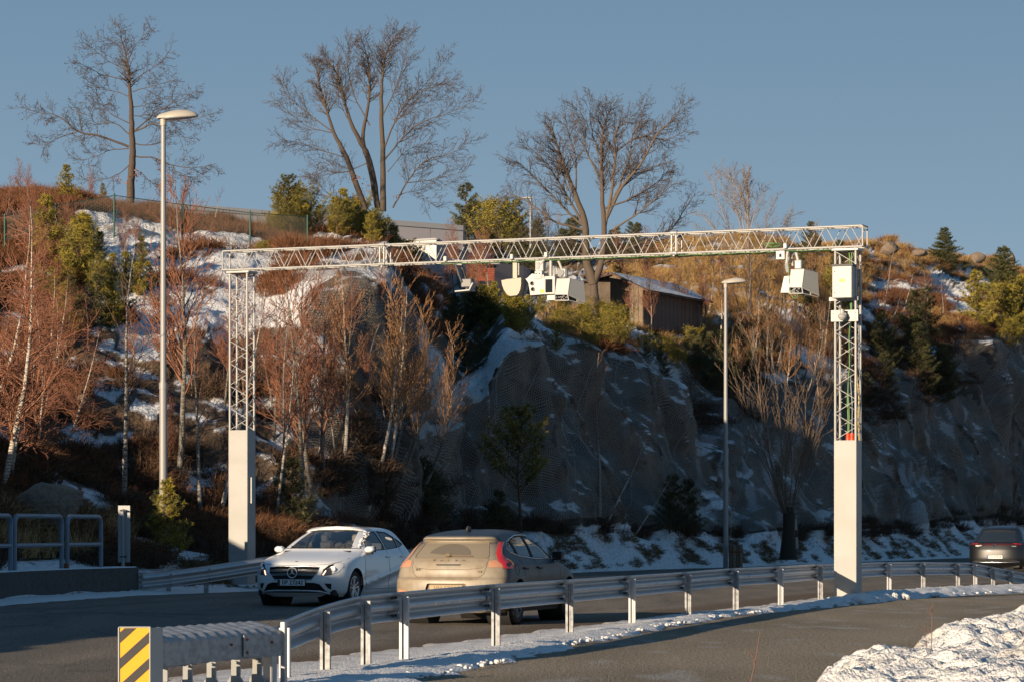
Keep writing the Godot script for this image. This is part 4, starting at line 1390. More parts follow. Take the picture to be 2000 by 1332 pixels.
func ground_cover() -> void:
	var heath := clump(95, .42, .3, .006, [Color(.075, .033, .014), Color(.2, .08, .032)], .5)
	scatter("heath", "rust-brown heath on the left crest and the slopes", "heath", heath, M.heath, 6200, [[-60, 150, 4.6, 7.3, 3.0, -.15], [120, 560, 6.35, 7.3, 3.4, -.3], [300, 620, 4.2, 5.6, .25, .3], [540, 860, 5.2, 7.2, 1.0, -.1], [1640, 2020, 4.5, 6.1, 2.6, -.1], [1640, 2020, 6.0, 7.2, .8, .15], [-60, 240, 1.2, 4.5, 1.6, .0], [240, 560, 1.2, 3.4, .9, .05], [1100, 1640, 4.6, 6.0, 1.2, .05]], .7, 1.35)
	var dark := clump(70, .38, .3, .006, [Color(.03, .018, .01), Color(.1, .055, .028)], .7)
	scatter("undergrowth", "dark dead undergrowth at the rock foot and in the clefts", "undergrowth", dark, M.heath, 4200, [[-40, 560, 1.0, 3.6, 3.0, -.1], [540, 1000, 1.0, 1.7, 1.2, .0], [540, 900, 1.4, 3.2, 1.2, .1], [1000, 2000, 1.0, 1.3, .9, .1], [1330, 1480, 3.4, 4.6, .5, -.2], [1660, 1900, 3.2, 4.6, .9, -.2]], .7, 1.5)
	var straw := clump(70, .5, .26, .0055, [Color(.2, .12, .042), Color(.42, .265, .1)], .45)
	scatter("dry_grass", "golden dry grass on the slope behind the shed and the right crest", "grass", straw, M.heath, 4200, [[1180, 1700, 6.05, 7.2, 3.4, -.3], [1690, 2020, 6.5, 7.2, 1.0, -.1], [1050, 1640, 5.0, 6.1, .9, .1], [1700, 1960, 4.8, 5.6, .5, .1]], .6, 1.25)
	var blades := clump(16, .22, .12, .006, [Color(.06, .04, .02), Color(.2, .13, .06)], .9)
	scatter("dead_grass", "flattened dark grass showing through the snow of the far verge", "grass", blades, M.heath, 5200, [[540, 1300, .12, 1.0, 3.0, .02], [1300, 2050, .12, 1.0, 3.2, .0], [250, 540, .3, 1.1, 1.0, -.1]], .5, 1.2)
	# tall straw behind the hoop rail
	var mm := MultiMesh.new()
	mm.transform_format = MultiMesh.TRANSFORM_3D
	mm.mesh = clump(60, .75, .3, .0045, [Color(.34, .2, .075), Color(.55, .37, .17)], .65)
	mm.instance_count = 120
	for i in 120:
		var px := rng.randf_range(-30, 232)
		var p := spot(px, rng.randf_range(1030, 1092) - (20.0 if px < 60.0 else 0.0))
		mm.set_instance_transform(i, Transform3D(Basis(Vector3.UP, rng.randf() * TAU).scaled(Vector3.ONE * rng.randf_range(.55, 1.15)), p))
	var o := MultiMeshInstance3D.new()
	o.multimesh = mm
	o.material_override = M.heath
	o.name = "tall_straw"
	add_child(o)
	tag(o, "tall sunlit straw behind the blue hoop rail", "grass", "", "stuff")

const ORD := ["leftmost", "second from the left", "third from the left", "fourth from the left", "fifth from the left", "sixth from the left", "seventh from the left", "eighth from the left", "ninth from the left", "tenth from the left", "eleventh from the left", "twelfth from the left", "thirteenth from the left", "fourteenth from the left", "fifteenth from the left", "sixteenth from the left", "seventeenth from the left", "eighteenth from the left", "nineteenth from the left", "twentieth from the left", "twenty-first from the left", "twenty-second from the left", "twenty-third from the left", "twenty-fourth from the left"]

func order_labels() -> void:   # things of one clump are told apart by their order from the left
	var sets := {}
	for o in get_children():
		var l := String(o.get_meta("label", ""))
		if l.begins_with("one of the "):
			if not sets.has(l):
				sets[l] = []
			sets[l].append(o)
	for l in sets:
		var a: Array = sets[l]
		if a.size() > ORD.size():
			continue
		a.sort_custom(func(x, y): return project(x.position).x < project(y.position).x)
		for i in a.size():
			a[i].set_meta("label", "%s of the %s" % [ORD[i] if i < a.size() - 1 or a.size() == 1 else "rightmost", l.substr(11)])

# ---------------------------------------------------------------- gantry
var GL := Vector3.ZERO
var GB := Basis()
var GLEN := 0.0
const GY0 := 7.19
const GY1 := 7.61
const GZ := .165

func gantry_x(px: float) -> float:   # distance along the truss of a line of sight
	var k := (px - CX) / F
	var a := GB.x
	return (k * -GL.z - GL.x) / (a.x + k * a.z)

func G(x: float, y: float, z: float) -> Vector3:
	return Vector3(GL.x, 0, GL.z) + GB * Vector3(x, y, z)

# local gantry coordinates of a pixel on the plane z of the truss
func gp(px: float, py: float, z := 0.0) -> Vector3:
	var o := Vector3(GL.x, 0, GL.z) + GB * Vector3(0, 0, z)
	var k := (px - CX) / F
	var a := GB.x
	var x := (k * -o.z - o.x) / (a.x + k * a.z)
	var d := -(o.z + a.z * x)
	return Vector3(x, EYE - (py - HY) / F * d, z)

func make_gantry() -> void:
	GL = Vector3((472.0 - CX) / F * 68.0, 0, -68.0)
	var R := Vector3((1657.0 - CX) / F * 62.5, 0, -62.5)
	GLEN = GL.distance_to(R)
	var a := (R - GL).normalized()
	GB = Basis(a, Vector3.UP, a.cross(Vector3.UP))
	var t := thing("toll_gantry", "white lattice truss gantry on two clad pillars spanning the road", "gantry", Vector3(GL.x, 0, GL.z))
	t.basis = GB
	var x0 := -.40
	var x1 := GLEN + .36
	var cuts := [x0, gantry_x(752), gantry_x(1322), x1]
	for seg in 3:
		for y in [GY0, GY1]:
			for z in [-GZ, GZ]:
				var b := MB.new()
				b.rod(Vector3(cuts[seg] + .01, y, z), Vector3(cuts[seg + 1] - .01, y, z), .0215, 10)
				part("chord", b, M.truss_white, t)
	for k in [1, 2]:
		for z in [-GZ, GZ]:
			var b := MB.new()
			b.bx(Vector3(cuts[k] - .05, (GY0 + GY1) * .5, z), Vector3(.035, GY1 - GY0, .035), .006)
			b.bx(Vector3(cuts[k] + .05, (GY0 + GY1) * .5, z), Vector3(.035, GY1 - GY0, .035), .006)
			part("splice_frame", b, M.truss_white, t)
			for y in [GY0, GY1]:
				b = MB.new()
				b.rod(Vector3(cuts[k] - .07, y, z), Vector3(cuts[k] + .07, y, z), .045, 10)
				b.bx(Vector3(cuts[k], y - .045, z), Vector3(.05, .05, .05), .008)
				part("splice_sleeve", b, M.weathered_zinc, t)
	# braces: one shared rod mesh per kind, stretched to its length
	var unit := MB.new()
	unit.tube(PackedVector3Array([Vector3(0, -.5, 0), Vector3(0, .5, 0)]), PackedFloat32Array([1, 1]), 6)
	var rod_mesh := unit.mesh()
	var brace := func(called: String, p: Vector3, q: Vector3, r: float) -> void:
		var o := part(called, rod_mesh, M.truss_white, t)
		var d := q - p
		var u := d.normalized()
		var s := u.cross(Vector3(.3, .2, .9)).normalized()
		o.transform = Transform3D(Basis(s * r, d, s.cross(u) * r), (p + q) * .5)
	var n := int(round((x1 - x0) / .53))
	var pitch := (x1 - x0) / n
	for i in n:
		var xa := x0 + i * pitch
		var xb := xa + pitch
		var xm := (xa + xb) * .5
		brace.call("truss_brace", Vector3(xa + .02, GY0, GZ), Vector3(xm - .015, GY1, GZ), .0088)
		brace.call("truss_brace", Vector3(xm + .015, GY1, GZ), Vector3(xb - .02, GY0, GZ), .0088)
		brace.call("truss_brace", Vector3(xa + .02, GY1, -GZ), Vector3(xm - .015, GY0, -GZ), .0088)
		brace.call("truss_brace", Vector3(xm + .015, GY0, -GZ), Vector3(xb - .02, GY1, -GZ), .0088)
		brace.call("truss_brace", Vector3(xa, GY0, GZ), Vector3(xm, GY0, -GZ), .0078)
		brace.call("truss_brace", Vector3(xm, GY0, -GZ), Vector3(xb, GY0, GZ), .0078)
		brace.call("truss_brace", Vector3(xa, GY1, GZ), Vector3(xm, GY1, -GZ), .0078)
		brace.call("truss_brace", Vector3(xm, GY1, -GZ), Vector3(xb, GY1, GZ), .0078)
	for xe in [x0, x1]:
		for z in [-GZ, GZ]:
			brace.call("end_frame", Vector3(xe, GY0, z), Vector3(xe, GY1, z), .02)
		for y in [GY0, GY1]:
			brace.call("end_frame", Vector3(xe, y, -GZ), Vector3(xe, y, GZ), .02)
	# towers
	for k in 2:
		var cx := 0.0 if k == 0 else GLEN
		var y0: float = [.12, -.02][k]
		var yb: float = [3.65, 3.27][k]
		var hw := .215
		for sx in [-1.0, 1.0]:
			for sz in [-1.0, 1.0]:
				var b := MB.new()
				b.rod(Vector3(cx + hw * sx, yb - .1, GZ * sz), Vector3(cx + hw * sx, GY0 - .05, GZ * sz), .026, 10)
				part("tower_leg", b, M.truss_white, t)
		var bays := 7
		var ph := (GY0 - .08 - yb) / bays
		for i in bays:
			var ya := yb + i * ph
			var ym := ya + ph * .5
			var ye := ya + ph
			for z in [GZ, -GZ]:
				var f := 1.0 if z > 0.0 else -1.0
				brace.call("tower_brace", Vector3(cx - hw * f, ya + .01, z), Vector3(cx + hw * f, ym - .01, z), .0088)
				brace.call("tower_brace", Vector3(cx + hw * f, ym + .01, z), Vector3(cx - hw * f, ye - .01, z), .0088)
			for x in [-hw, hw]:
				var f := 1.0 if x > 0.0 else -1.0
				brace.call("tower_brace", Vector3(cx + x, ya, GZ * f), Vector3(cx + x, ym, -GZ * f), .009)
				brace.call("tower_brace", Vector3(cx + x, ym, -GZ * f), Vector3(cx + x, ye, GZ * f), .009)
		var c := MB.new()
		c.bx(Vector3(cx, GY0 - .055, 0), Vector3(.56, .045, .44), .006)
		part("head_plate", c, M.camera_white, t)
		# cladding: four sheet panels and a lid
		var w := .47
		var dp := .37
		for s in [-1.0, 1.0]:
			c = MB.new()
			c.bx(Vector3(cx, (y0 + yb) * .5 + .06, s * dp * .5), Vector3(w, yb - y0 - .12, .012), .003)
			part("cladding_panel", c, M.pillar_white, t)
			c = MB.new()
			c.bx(Vector3(cx + s * (w * .5 - .006), (y0 + yb) * .5 + .06, 0), Vector3(.012, yb - y0 - .12, dp - .014), .002)
			part("cladding_panel", c, M.pillar_white, t)
		c = MB.new()
		c.bx(Vector3(cx, yb - .012, 0), Vector3(w - .03, .012, dp - .03))
		part("lid", c, M.pillar_white, t)
		c = MB.new()
		c.bx(Vector3(cx, y0 + .05, 0), Vector3(w + .1, .03, dp + .1), .004)
		part("base_plate", c, M.weathered_zinc, t)
		for sx in [-1.0, 1.0]:
			for sz in [-1.0, 1.0]:
				c = MB.new()
				c.rod(Vector3(cx + sx * .22, y0 - .12, sz * .16), Vector3(cx + sx * .22, y0 + .1, sz * .16), .018, 8)
				c.rod(Vector3(cx + sx * .22, y0 + .066, sz * .16), Vector3(cx + sx * .22, y0 + .09, sz * .16), .034, 6)
				part("anchor_bolt", c, M.mid_metal, t)
		c = MB.new()
		c.bx(Vector3(cx, y0 - .09, 0), Vector3(w + .2, .12, dp + .2), .02)
		part("foundation", c, M.concrete, t)
	# bracket on the flank of the left pillar
	var c2 := MB.new()
	var q0 := gp(503, 934, .05)
	var q1 := gp(503, 981, .05)
	c2.bx(Vector3(.255, q0.y, .05), Vector3(.05, .04, .05), .004)
	c2.bx(Vector3(.255, q1.y, .05), Vector3(.05, .04, .05), .004)
	c2.bx(Vector3(.285, (q0.y + q1.y) * .5, .05), Vector3(.035, q0.y - q1.y + .05, .12), .006)
	part("side_bracket", c2, M.sign_back, t)
	# cables along the truss and down the right tower
	var lay := func(called: String, pts: PackedVector3Array, r: float, m: Material) -> void:
		var rr := PackedFloat32Array()
		for i in pts.size():
			rr.append(r)
		var b := MB.new()
		b.tube(pts, rr, 6)
		part(called, b, m, t)
	for j in 4:
		var pts := PackedVector3Array()
		var xs := gantry_x(862 + 40 * j)
		for i in 61:
			var w := i / 60.0
			var x := lerpf(xs, GLEN - .02, w)
			pts.append(Vector3(x, GY0 - .03 - .018 * absf(sin(x * 5.9 + j)) - j * .006, GZ - .05 - j * .05))
		lay.call("cable", pts, .009, [M.cable_green, M.cable_green, M.cable_grey, M.cable_yellow][j])
	var coil := PackedVector3Array()
	for i in 140:
		var a2 := TAU * i / 20.0
		coil.append(gp(1508, 481, 0) + Vector3(cos(a2) * .17, sin(a2) * .035 + .03, -.1 + .1 * sin(a2 * .5)))
	lay.call("cable", coil, .012, M.cable_green)
	for j in 5:
		var pts := PackedVector3Array()
		var xx: float = GLEN + [.03, .06, .09, .17, .19][j]
		var zz: float = [.02, .05, .0, -.1, -.12][j]
		for i in 60:
			var w := i / 59.0
			pts.append(Vector3(xx + .012 * sin(w * 23.0 + j) + .03 * sin(w * 5.0 + j), lerpf(GY0 - .06, 3.2, w), zz + .01 * sin(w * 17.0)))
		lay.call("cable", pts, [.016, .014, .01, .009, .009][j], [M.cable_green, M.cable_green, M.cable_grey, M.cable_yellow, M.cable_grey][j])
	for j in 2:
		var b := MB.new()
		b.lathe(PackedVector2Array([Vector2(0, .16), Vector2(.04, .16), Vector2(.045, .1), Vector2(.038, .09), Vector2(.045, .08), Vector2(.045, -.05)]), Transform3D(Basis(), Vector3(GLEN + .02 + j * .085, 3.26, .06)), 14)
		part("cable_gland", b, M.orange_plastic, t)

# -------- things that hang from the truss; px, py as seen, z across the truss
func gbox(b: MB, px0: float, py0: float, px1: float, py1: float, z: float, depth: float, bev := .008, org := Vector3.ZERO) -> void:
	var p := gp(px0, py0, z)
	var q := gp(px1, py1, z)
	b.bx((p + q) * .5 - org - Vector3(0, 0, depth * .5), Vector3(absf(q.x - p.x), absf(p.y - q.y), depth), bev)

func hung(called: String, label: String, category: String, px: float, py: float) -> Node3D:
	var q := gp(px, py, 0)
	var t := thing(called, label, category, G(q.x, q.y, q.z))
	t.basis = GB
	return t

func clamp_on(t: Node3D, px: float, py: float, org: Vector3) -> void:
	var b := MB.new()
	var p := gp(px, py, GZ + .03) - org
	b.bx(p, Vector3(.075, .11, .09), .01)
	b.bx(p + Vector3(.01, -.02, -.2), Vector3(.05, .06, .42), .008)
	part("clamp", b, M.camera_white, t)

func make_hung() -> void:
	var t := hung("camera_bracket", "empty folded bracket with dark arms hanging left of the beige antenna", "bracket", 885, 510)
	var o := gp(885, 510, 0)
	clamp_on(t, 870, 506, o)
	var b := MB.new()
	b.rod(gp(862, 513, .1) - o, gp(902, 517, .05) - o, .03, 8)
	b.rod(gp(866, 511, -.1) - o, gp(898, 509, -.05) - o, .022, 8)
	part("arm", b, M.sign_back, t)
	for k in 2:
		b = MB.new()
		b.rod(gp(888 + k * 10, 514, .08 - .16 * k) - o, gp(902 + k * 10, 552, .08 - .16 * k) - o, .028, 8)
		b.rod(gp(893 + k * 10, 525, .08 - .16 * k) - o, gp(897 + k * 10, 540, .08 - .16 * k) - o, .036, 8)
		part("arm", b, M.dark_metal, t)
	b = MB.new()
	gbox(b, 900, 545, 920, 561, .08, .18, .015, o)
	for k in 6:
		b.bx(gp(rng.randf_range(899, 922), rng.randf_range(546, 566), rng.randf_range(-.1, .12)) - o, Vector3(.05, .07, .05), .01, Basis(Vector3(1, .4, .6).normalized(), rng.randf() * 2.0))
	part("joint", b, M.mid_metal, t)
	b = MB.new()
	b.bx(gp(908, 569, .0) - o, Vector3(.36, .035, .3), .008, Basis(Vector3(0, 0, 1), .06))
	b.bx(gp(923, 561, .0) - o, Vector3(.035, .2, .22), .008, Basis(Vector3(0, 0, 1), -.5))
	part("mounting_plate", b, M.sign_back, t)

	t = hung("antenna", "beige rounded antenna housing on a short post under the truss", "antenna", 1005, 505)
	o = gp(1005, 505, 0)
	clamp_on(t, 1000, 502, o)
	b = MB.new()
	gbox(b, 1001, 511, 1010, 546, .06, .1, .008, o)
	part("post", b, M.radome_beige, t)
	b = MB.new()
	b.rod(gp(1013, 513, .0) - o, gp(1013, 538, .0) - o, .022, 8)
	part("strut", b, M.camera_white, t)
	var ol := PackedVector2Array()
	for q in [[981, 548], [1000, 546], [1019.5, 543], [1019.5, 556], [1018, 566], [1014.5, 574], [1011, 577.5], [998, 579], [992, 576], [986, 567], [982.5, 558]]:
		var g := gp(q[0], q[1], .15) - o
		ol.append(Vector2(g.x, g.y))
	b = MB.new()
	b.prism(ol, .2, Transform3D(Basis(), Vector3(0, 0, .1)))
	part("housing", b, M.radome_beige, t)
	b = MB.new()
	var ol2 := PackedVector2Array()
	for q in ol:
		ol2.append(q * Vector2(.94, .94) + Vector2(.05, -.03))
	b.prism(ol2, .12, Transform3D(Basis(), Vector3(0, 0, -.065)))
	part("back_shell", b, M.weathered_zinc, t)
	b = MB.new()
	b.bx(gp(997, 546, .05) - o, Vector3(.22, .02, .12), .004, Basis(Vector3(0, 0, 1), .06))
	part("flange", b, M.mid_metal, t)

	t = hung("camera_cluster", "white camera box with two round black lenses and a yellow label under the truss", "camera", 1058, 500)
	o = gp(1058, 500, 0)
	clamp_on(t, 1067, 498, o)
	b = MB.new()
	b.rod(gp(1066, 503, .1) - o, gp(1054, 520, .1) - o, .032, 8)
	b.rod(gp(1076, 506, .05) - o, gp(1076, 542, .05) - o, .036, 8)
	part("arm", b, M.camera_white, t)
	b = MB.new()
	gbox(b, 1045, 509, 1061, 530, .12, .16, .015, o)
	part("upper_housing", b, M.camera_white, t)
	b = MB.new()
	gbox(b, 1047, 512, 1053, 526, .135, .02, .004, o)
	part("window", b, M.cable_grey, t)
	b = MB.new()
	gbox(b, 1044, 530, 1058.5, 544, .22, .14, .008, o)
	part("small_camera", b, M.camera_white, t)
	for q in [[1047, 535], [1054, 535], [1048, 540.5], [1055, 540.5]]:
		b = MB.new()
		b.rod(gp(q[0], q[1], .215) - o, gp(q[0], q[1], .226) - o, .013 if q[1] < 538 else .007, 10)
		part("lens", b, M.black_glass, t)
	b = MB.new()
	ol = PackedVector2Array()
	for q in [[1027, 546], [1039, 535], [1062, 537], [1063, 575], [1036, 577], [1032, 553]]:
		var g := gp(q[0], q[1], .2) - o
		ol.append(Vector2(g.x, g.y))
	b.prism(ol, .3, Transform3D(Basis(), Vector3(0, 0, .05)))
	part("housing", b, M.camera_white, t)
	for q in [[1039.5, 554], [1041, 565.5]]:
		b = MB.new()
		b.rod(gp(q[0], q[1], .19) - o, gp(q[0], q[1], .208) - o, .038, 18)
		var l := part("lens", b, M.black_glass, t)
		b = MB.new()
		b.lathe(PackedVector2Array([Vector2(.036, .0), Vector2(.046, .0), Vector2(.046, .022), Vector2(.038, .022), Vector2(.036, .0)]), Transform3D(Basis(Vector3.RIGHT, PI / 2), gp(q[0], q[1], .198) - o), 18)
		part("lens_ring", b, M.mid_metal, l)
	b = MB.new()
	gbox(b, 1055, 565.5, 1062, 572.5, .206, .004, .0, o)
	part("warning_label", b, M.label_yellow, t)
	b = MB.new()
	gbox(b, 1062.5, 540, 1084, 575, .24, .26, .01, o)
	part("flash_housing", b, M.camera_white, t)
	b = MB.new()
	gbox(b, 1065, 546, 1079, 571.5, .245, .02, .004, o)
	part("flash_window", b, M.black_glass, t)
	b = MB.new()
	gbox(b, 1068, 575.5, 1085, 587, .16, .2, .01, o)
	part("lower_housing", b, M.camera_white, t)

	t = hung("traffic_camera", "white wedge-shaped camera with a dark open underside, right of the black-lensed box", "camera", 1100, 500)
	o = gp(1100, 500, 0)
	b = MB.new()
	b.rod(gp(1080, 504, .0) - o, gp(1092, 508, .0) - o, .034, 8)
	b.rod(gp(1090, 507, .04) - o, gp(1099, 530, .02) - o, .03, 8)
	b.rod(gp(1080, 510, -.1) - o, gp(1093, 540, -.05) - o, .022, 8)
	part("arm", b, M.camera_white, t)
	b = MB.new()
	gbox(b, 1091, 524, 1106, 543, .05, .12, .03, o)
	b.rod(gp(1095, 533, -.08) - o, gp(1095, 533, .1) - o, .07, 14)
	part("tilt_head", b, M.sign_back, t)
	camera_wedge(t, 1086, 545, 1112, 587, .2, o)

	t = hung("traffic_camera", "white wedge-shaped camera hanging by itself near the right pillar", "camera", 1548, 490)
	o = gp(1548, 490, 0)
	clamp_on(t, 1535, 481, o)
	b = MB.new()
	b.rod(gp(1540, 486, .08) - o, gp(1537, 515, .08) - o, .034, 8)
	b.rod(gp(1543, 487, .0) - o, gp(1556, 494, .0) - o, .034, 8)
	b.rod(gp(1546, 494, -.05) - o, gp(1549, 520, -.05) - o, .03, 8)
	b.rod(gp(1556, 494, .02) - o, gp(1561, 516, .02) - o, .034, 8)
	part("arm", b, M.camera_white, t)
	b = MB.new()
	gbox(b, 1552, 508, 1566, 526, .06, .14, .02, o)
	part("tilt_head", b, M.sign_back, t)
	b = MB.new()
	for k in 3:
		var pts := PackedVector3Array()
		var rr := PackedFloat32Array()
		for i in 9:
			var w := i / 8.0
			pts.append(gp(1538 - 3 * sin(w * PI) + k * 2, 503 + 30 * w, .1) - o)
			rr.append(.014)
		b.tube(pts, rr, 6)
	part("cable", b, M.cable_grey, t)
	b = MB.new()
	var pl := PackedVector3Array()
	var pr := PackedFloat32Array()
	for q in [[1541, 520], [1542, 540], [1543, 560], [1545, 572], [1549, 581], [1554, 584], [1558, 580], [1560, 573]]:
		pl.append(gp(q[0], q[1], .26) - o)
		pr.append(.01)
	b.tube(pl, pr, 6)
	part("cable_loop", b, M.cable_green, t)
	camera_wedge(t, 1544, 527, 1570, 573, .22, o)
	b = MB.new()
	ol = PackedVector2Array()
	for q in [[1525, 572], [1532, 540], [1544, 539], [1544, 572]]:
		var g := gp(q[0], q[1], .14) - o
		ol.append(Vector2(g.x, g.y))
	b.prism(ol, .26, Transform3D(Basis(), Vector3(0, 0, .0)))
	part("side_hood", b, M.camera_white, t)

	t = hung("small_camera", "small square white camera with a dark window beside the single hanging camera", "camera", 1524, 488)
	o = gp(1524, 488, 0)
	b = MB.new()
	b.rod(gp(1536, 488, .05) - o, gp(1525, 496, .05) - o, .025, 8)
	part("arm", b, M.camera_white, t)
	b = MB.new()
	gbox(b, 1516, 490, 1533.5, 507, .14, .14, .01, o)
	part("housing", b, M.camera_white, t)
	b = MB.new()
	gbox(b, 1522.5, 496, 1527, 502.5, .145, .02, .003, o)
	part("window", b, M.black_glass, t)

	# on the right tower
	t = hung("control_cabinet", "grey control cabinet with a small yellow label, fixed high on the right tower", "cabinet", 1646, 583)
	o = gp(1646, 583, 0)
	b = MB.new()
	gbox(b, 1626, 519, 1665, 582, .42, .21, .008, o)
	part("body", b, M.cabinet_grey, t)
	b = MB.new()
	gbox(b, 1626.8, 521, 1664, 581, .432, .012, .004, o)
	var door := part("door", b, M.cabinet_grey, t)
	for q in [1530, 0]:
		pass
	for q in [[1631, 531], [1631, 572]]:
		b = MB.new()
		b.rod(gp(q[0], q[1], .425) - o, gp(q[0], q[1], .44) - o, .012, 10)
		part("lock", b, M.mid_metal, door)
	b = MB.new()
	gbox(b, 1640, 545.5, 1651, 551, .4345, .003, .0, o)
	part("warning_label", b, M.label_yellow, t)
	b = MB.new()
	gbox(b, 1625, 516.5, 1666.5, 519.5, .45, .26, .004, o)
	part("rain_lid", b, M.dark_metal, t)
	b = MB.new()
	gbox(b, 1620, 581, 1677, 587, .2, .05, .004, o)
	part("carrier", b, M.weathered_zinc, t)
	t = hung("stick_antenna", "thin pale stick antenna on the right edge of the right tower", "antenna", 1681, 560)
	o = gp(1681, 560, 0)
	b = MB.new()
	b.rod(gp(1681, 529, .0) - o, gp(1681, 560, .0) - o, .018, 10)
	part("rod", b, M.sign_back, t)
	b = MB.new()
	b.rod(gp(1681, 530, .0) - o, gp(1674, 528, .0) - o, .01, 6)
	b.rod(gp(1681, 556, .0) - o, gp(1674, 556, .0) - o, .01, 6)
	part("bracket", b, M.mid_metal, t)
	t = hung("dome_camera", "little white dome camera on a bolted grey plate below the cabinet", "camera", 1650, 617)
	o = gp(1650, 617, 0)
	b = MB.new()
	gbox(b, 1623.5, 606.5, 1677, 627.5, .215, .014, .004, o)
	part("plate", b, M.cabinet_grey, t)
	for q in [[1628, 613], [1628, 622], [1672, 611], [1672, 622]]:
		b = MB.new()
		b.rod(gp(q[0], q[1], .21) - o, gp(q[0], q[1], .222) - o, .01, 8)
		part("bolt", b, M.mid_metal, t)
	b = MB.new()
	b.lathe(PackedVector2Array([Vector2(0, -.06), Vector2(.05, -.045), Vector2(.085, 0), Vector2(.095, .045), Vector2(.06, .075), Vector2(.05, .1), Vector2(.05, .16), Vector2(0, .165)]), Transform3D(Basis(), gp(1646, 621, .34) - o), 20)
	b.bx(gp(1652, 614.5, .28) - o, Vector3(.06, .06, .14), .01)
	part("dome", b, M.camera_white, t)

func camera_wedge(t: Node3D, px0: float, py0: float, px1: float, py1: float, z: float, o: Vector3) -> void:
	# front sheet leaning back, a roof, a flared right cheek and a dark glazed underside
	var a := gp(px0 + 1.5, py0, z) - o
	var c := gp(px1 + 1.5, py0 - 1, z) - o
	var e := gp(px1 - 3, py1 - 11, z + .06) - o
	var f := gp(px0 - 2, py1 - 11, z + .06) - o
	var back := Vector3(.10, -.02, -.34)
	var b := MB.new()
	b.quad(a, c, e, f, Vector3(0, .2, 1))
	b.quad(a, c, c + back, a + back, Vector3(0, 1, 0))
	b.quad(a, f, f + back * .9 + Vector3(0, -.1, 0), a + back, Vector3(-1, 0, 0))
	var g := e + back + Vector3(.16, -.13, 0)
	var h := c + back + Vector3(.08, -.04, 0)
	b.quad(c, h, g, e, Vector3(1, 0, .4))
	b.quad(c, h, c + back, c + back * .9, Vector3(0, 1, 0))
	b.quad(a + back, c + back, e + back + Vector3(0, -.12, 0), f + back + Vector3(0, -.12, 0), Vector3(0, 0, -1))
	part("hood", b, M.camera_white, t)
	b = MB.new()
	b.rod(a, c, .008, 6)
	b.rod(c, e, .008, 6)
	b.rod(e, g, .012, 6)
	b.rod(f + Vector3(0, -.12, 0), e + Vector3(.02, -.12, 0), .014, 6)
	b.rod(e, e + Vector3(.02, -.12, 0), .012, 6)
	b.rod(f, f + Vector3(0, -.12, 0), .012, 6)
	b.rod(e + Vector3(.02, -.12, 0), g + Vector3(-.02, -.03, 0), .012, 6)
	part("frame", b, M.camera_white, t)
	b = MB.new()
	b.quad(f + Vector3(.02, -.005, -.03), e + Vector3(-.01, -.005, -.03), e + Vector3(0, -.11, -.06), f + Vector3(.02, -.11, -.06), Vector3(0, -.2, 1))
	part("glazing", b, M.black_glass, t)
	b = MB.new()
	for i in 16:
		b.bx(f.lerp(e, rng.randf_range(.08, .92)) + Vector3(0, rng.randf_range(-.1, -.02), -.02), Vector3(.03, .025, .02), .004)
	part("emitters", b, M.mid_metal, t)

# ---------------------------------------------------------------- lamp posts
func lamp_post(label: String, px: float, py_top: float, py_base: float, d: float, head_w: float, thick: float, group: String, joint: float) -> void:
	var base := P(px, py_base, d)
	var h := P(px, py_top, d).y - base.y
	var t := thing("street_lamp", label, "street lamp", base, 0.0, group)
	var b := MB.new()
	b.rod(Vector3(0, -.3, 0), Vector3(0, h * joint, 0), thick, 16)
	part("lower_pole", b, M.lamp_pole, t)
	b = MB.new()
	b.tube(PackedVector3Array([Vector3(0, h * joint - .12, 0), Vector3(0, h * joint, 0), Vector3(0, h * joint + .05, 0), Vector3(0, h - .1, 0)]), PackedFloat32Array([thick * 1.12, thick * 1.12, thick * .8, thick * .62]), 16)
	part("upper_pole", b, M.lamp_pole, t)
	b = MB.new()
	b.bx(Vector3(0, .9, thick), Vector3(.1, .35, .012), .004)
	part("hatch", b, M.lamp_pole, t)
	# cowl: long egg, higher towards the road end
	var x := head_w
	b = MB.new()
	var tilt := Basis(Vector3.BACK, .07)
	b.ell(Transform3D(tilt * Basis.from_scale(Vector3(x * .5, x * .2, x * .22)), Vector3(x * .40, h - .02, 0)), 24, true)
	b.ell(Transform3D(tilt * Basis.from_scale(Vector3(x * .3, x * .15, x * .17)), Vector3(x * .12, h - .03, 0)), 20, true)
	var head := part("lamp_head", b, M.lamp_head, t)
	b = MB.new()
	b.ell(Transform3D(tilt * Basis.from_scale(Vector3(x * .49, -x * .055, x * .215)), Vector3(x * .40, h - .022, 0)), 24, true)
	part("lens", b, M.lamp_glass, head)
	b = MB.new()
	b.rod(Vector3(0, h - .2, 0), Vector3(0, h + .02, 0), thick * .8, 14)
	part("socket", b, M.lamp_head, t)

func lamps() -> void:
	lamp_post("tall galvanised street lamp with a beige head, beside the left pillar", 318, 228, 1096, 69, .88, .088, "street lamps along the road", .40)
	lamp_post("street lamp with a beige head standing by the timber stump, left of the right pillar", 1418, 551, 1112, 105, .8, .088, "street lamps along the road", .42)
	var base := P(1036, 486, 148)
	var h := P(1036, 388, 148).y - base.y
	var t := thing("street_lamp", "small far street lamp with a flat head behind the truss", "street lamp", base)
	var b := MB.new()
	b.rod(Vector3.ZERO, Vector3(0, h, 0), .05, 8, true, .035)
	part("pole", b, M.lamp_pole, t)
	b = MB.new()
	b.bx(Vector3(-.12, h + .03, 0), Vector3(.5, .07, .2), .02)
	part("lamp_head", b, M.lamp_head, t)

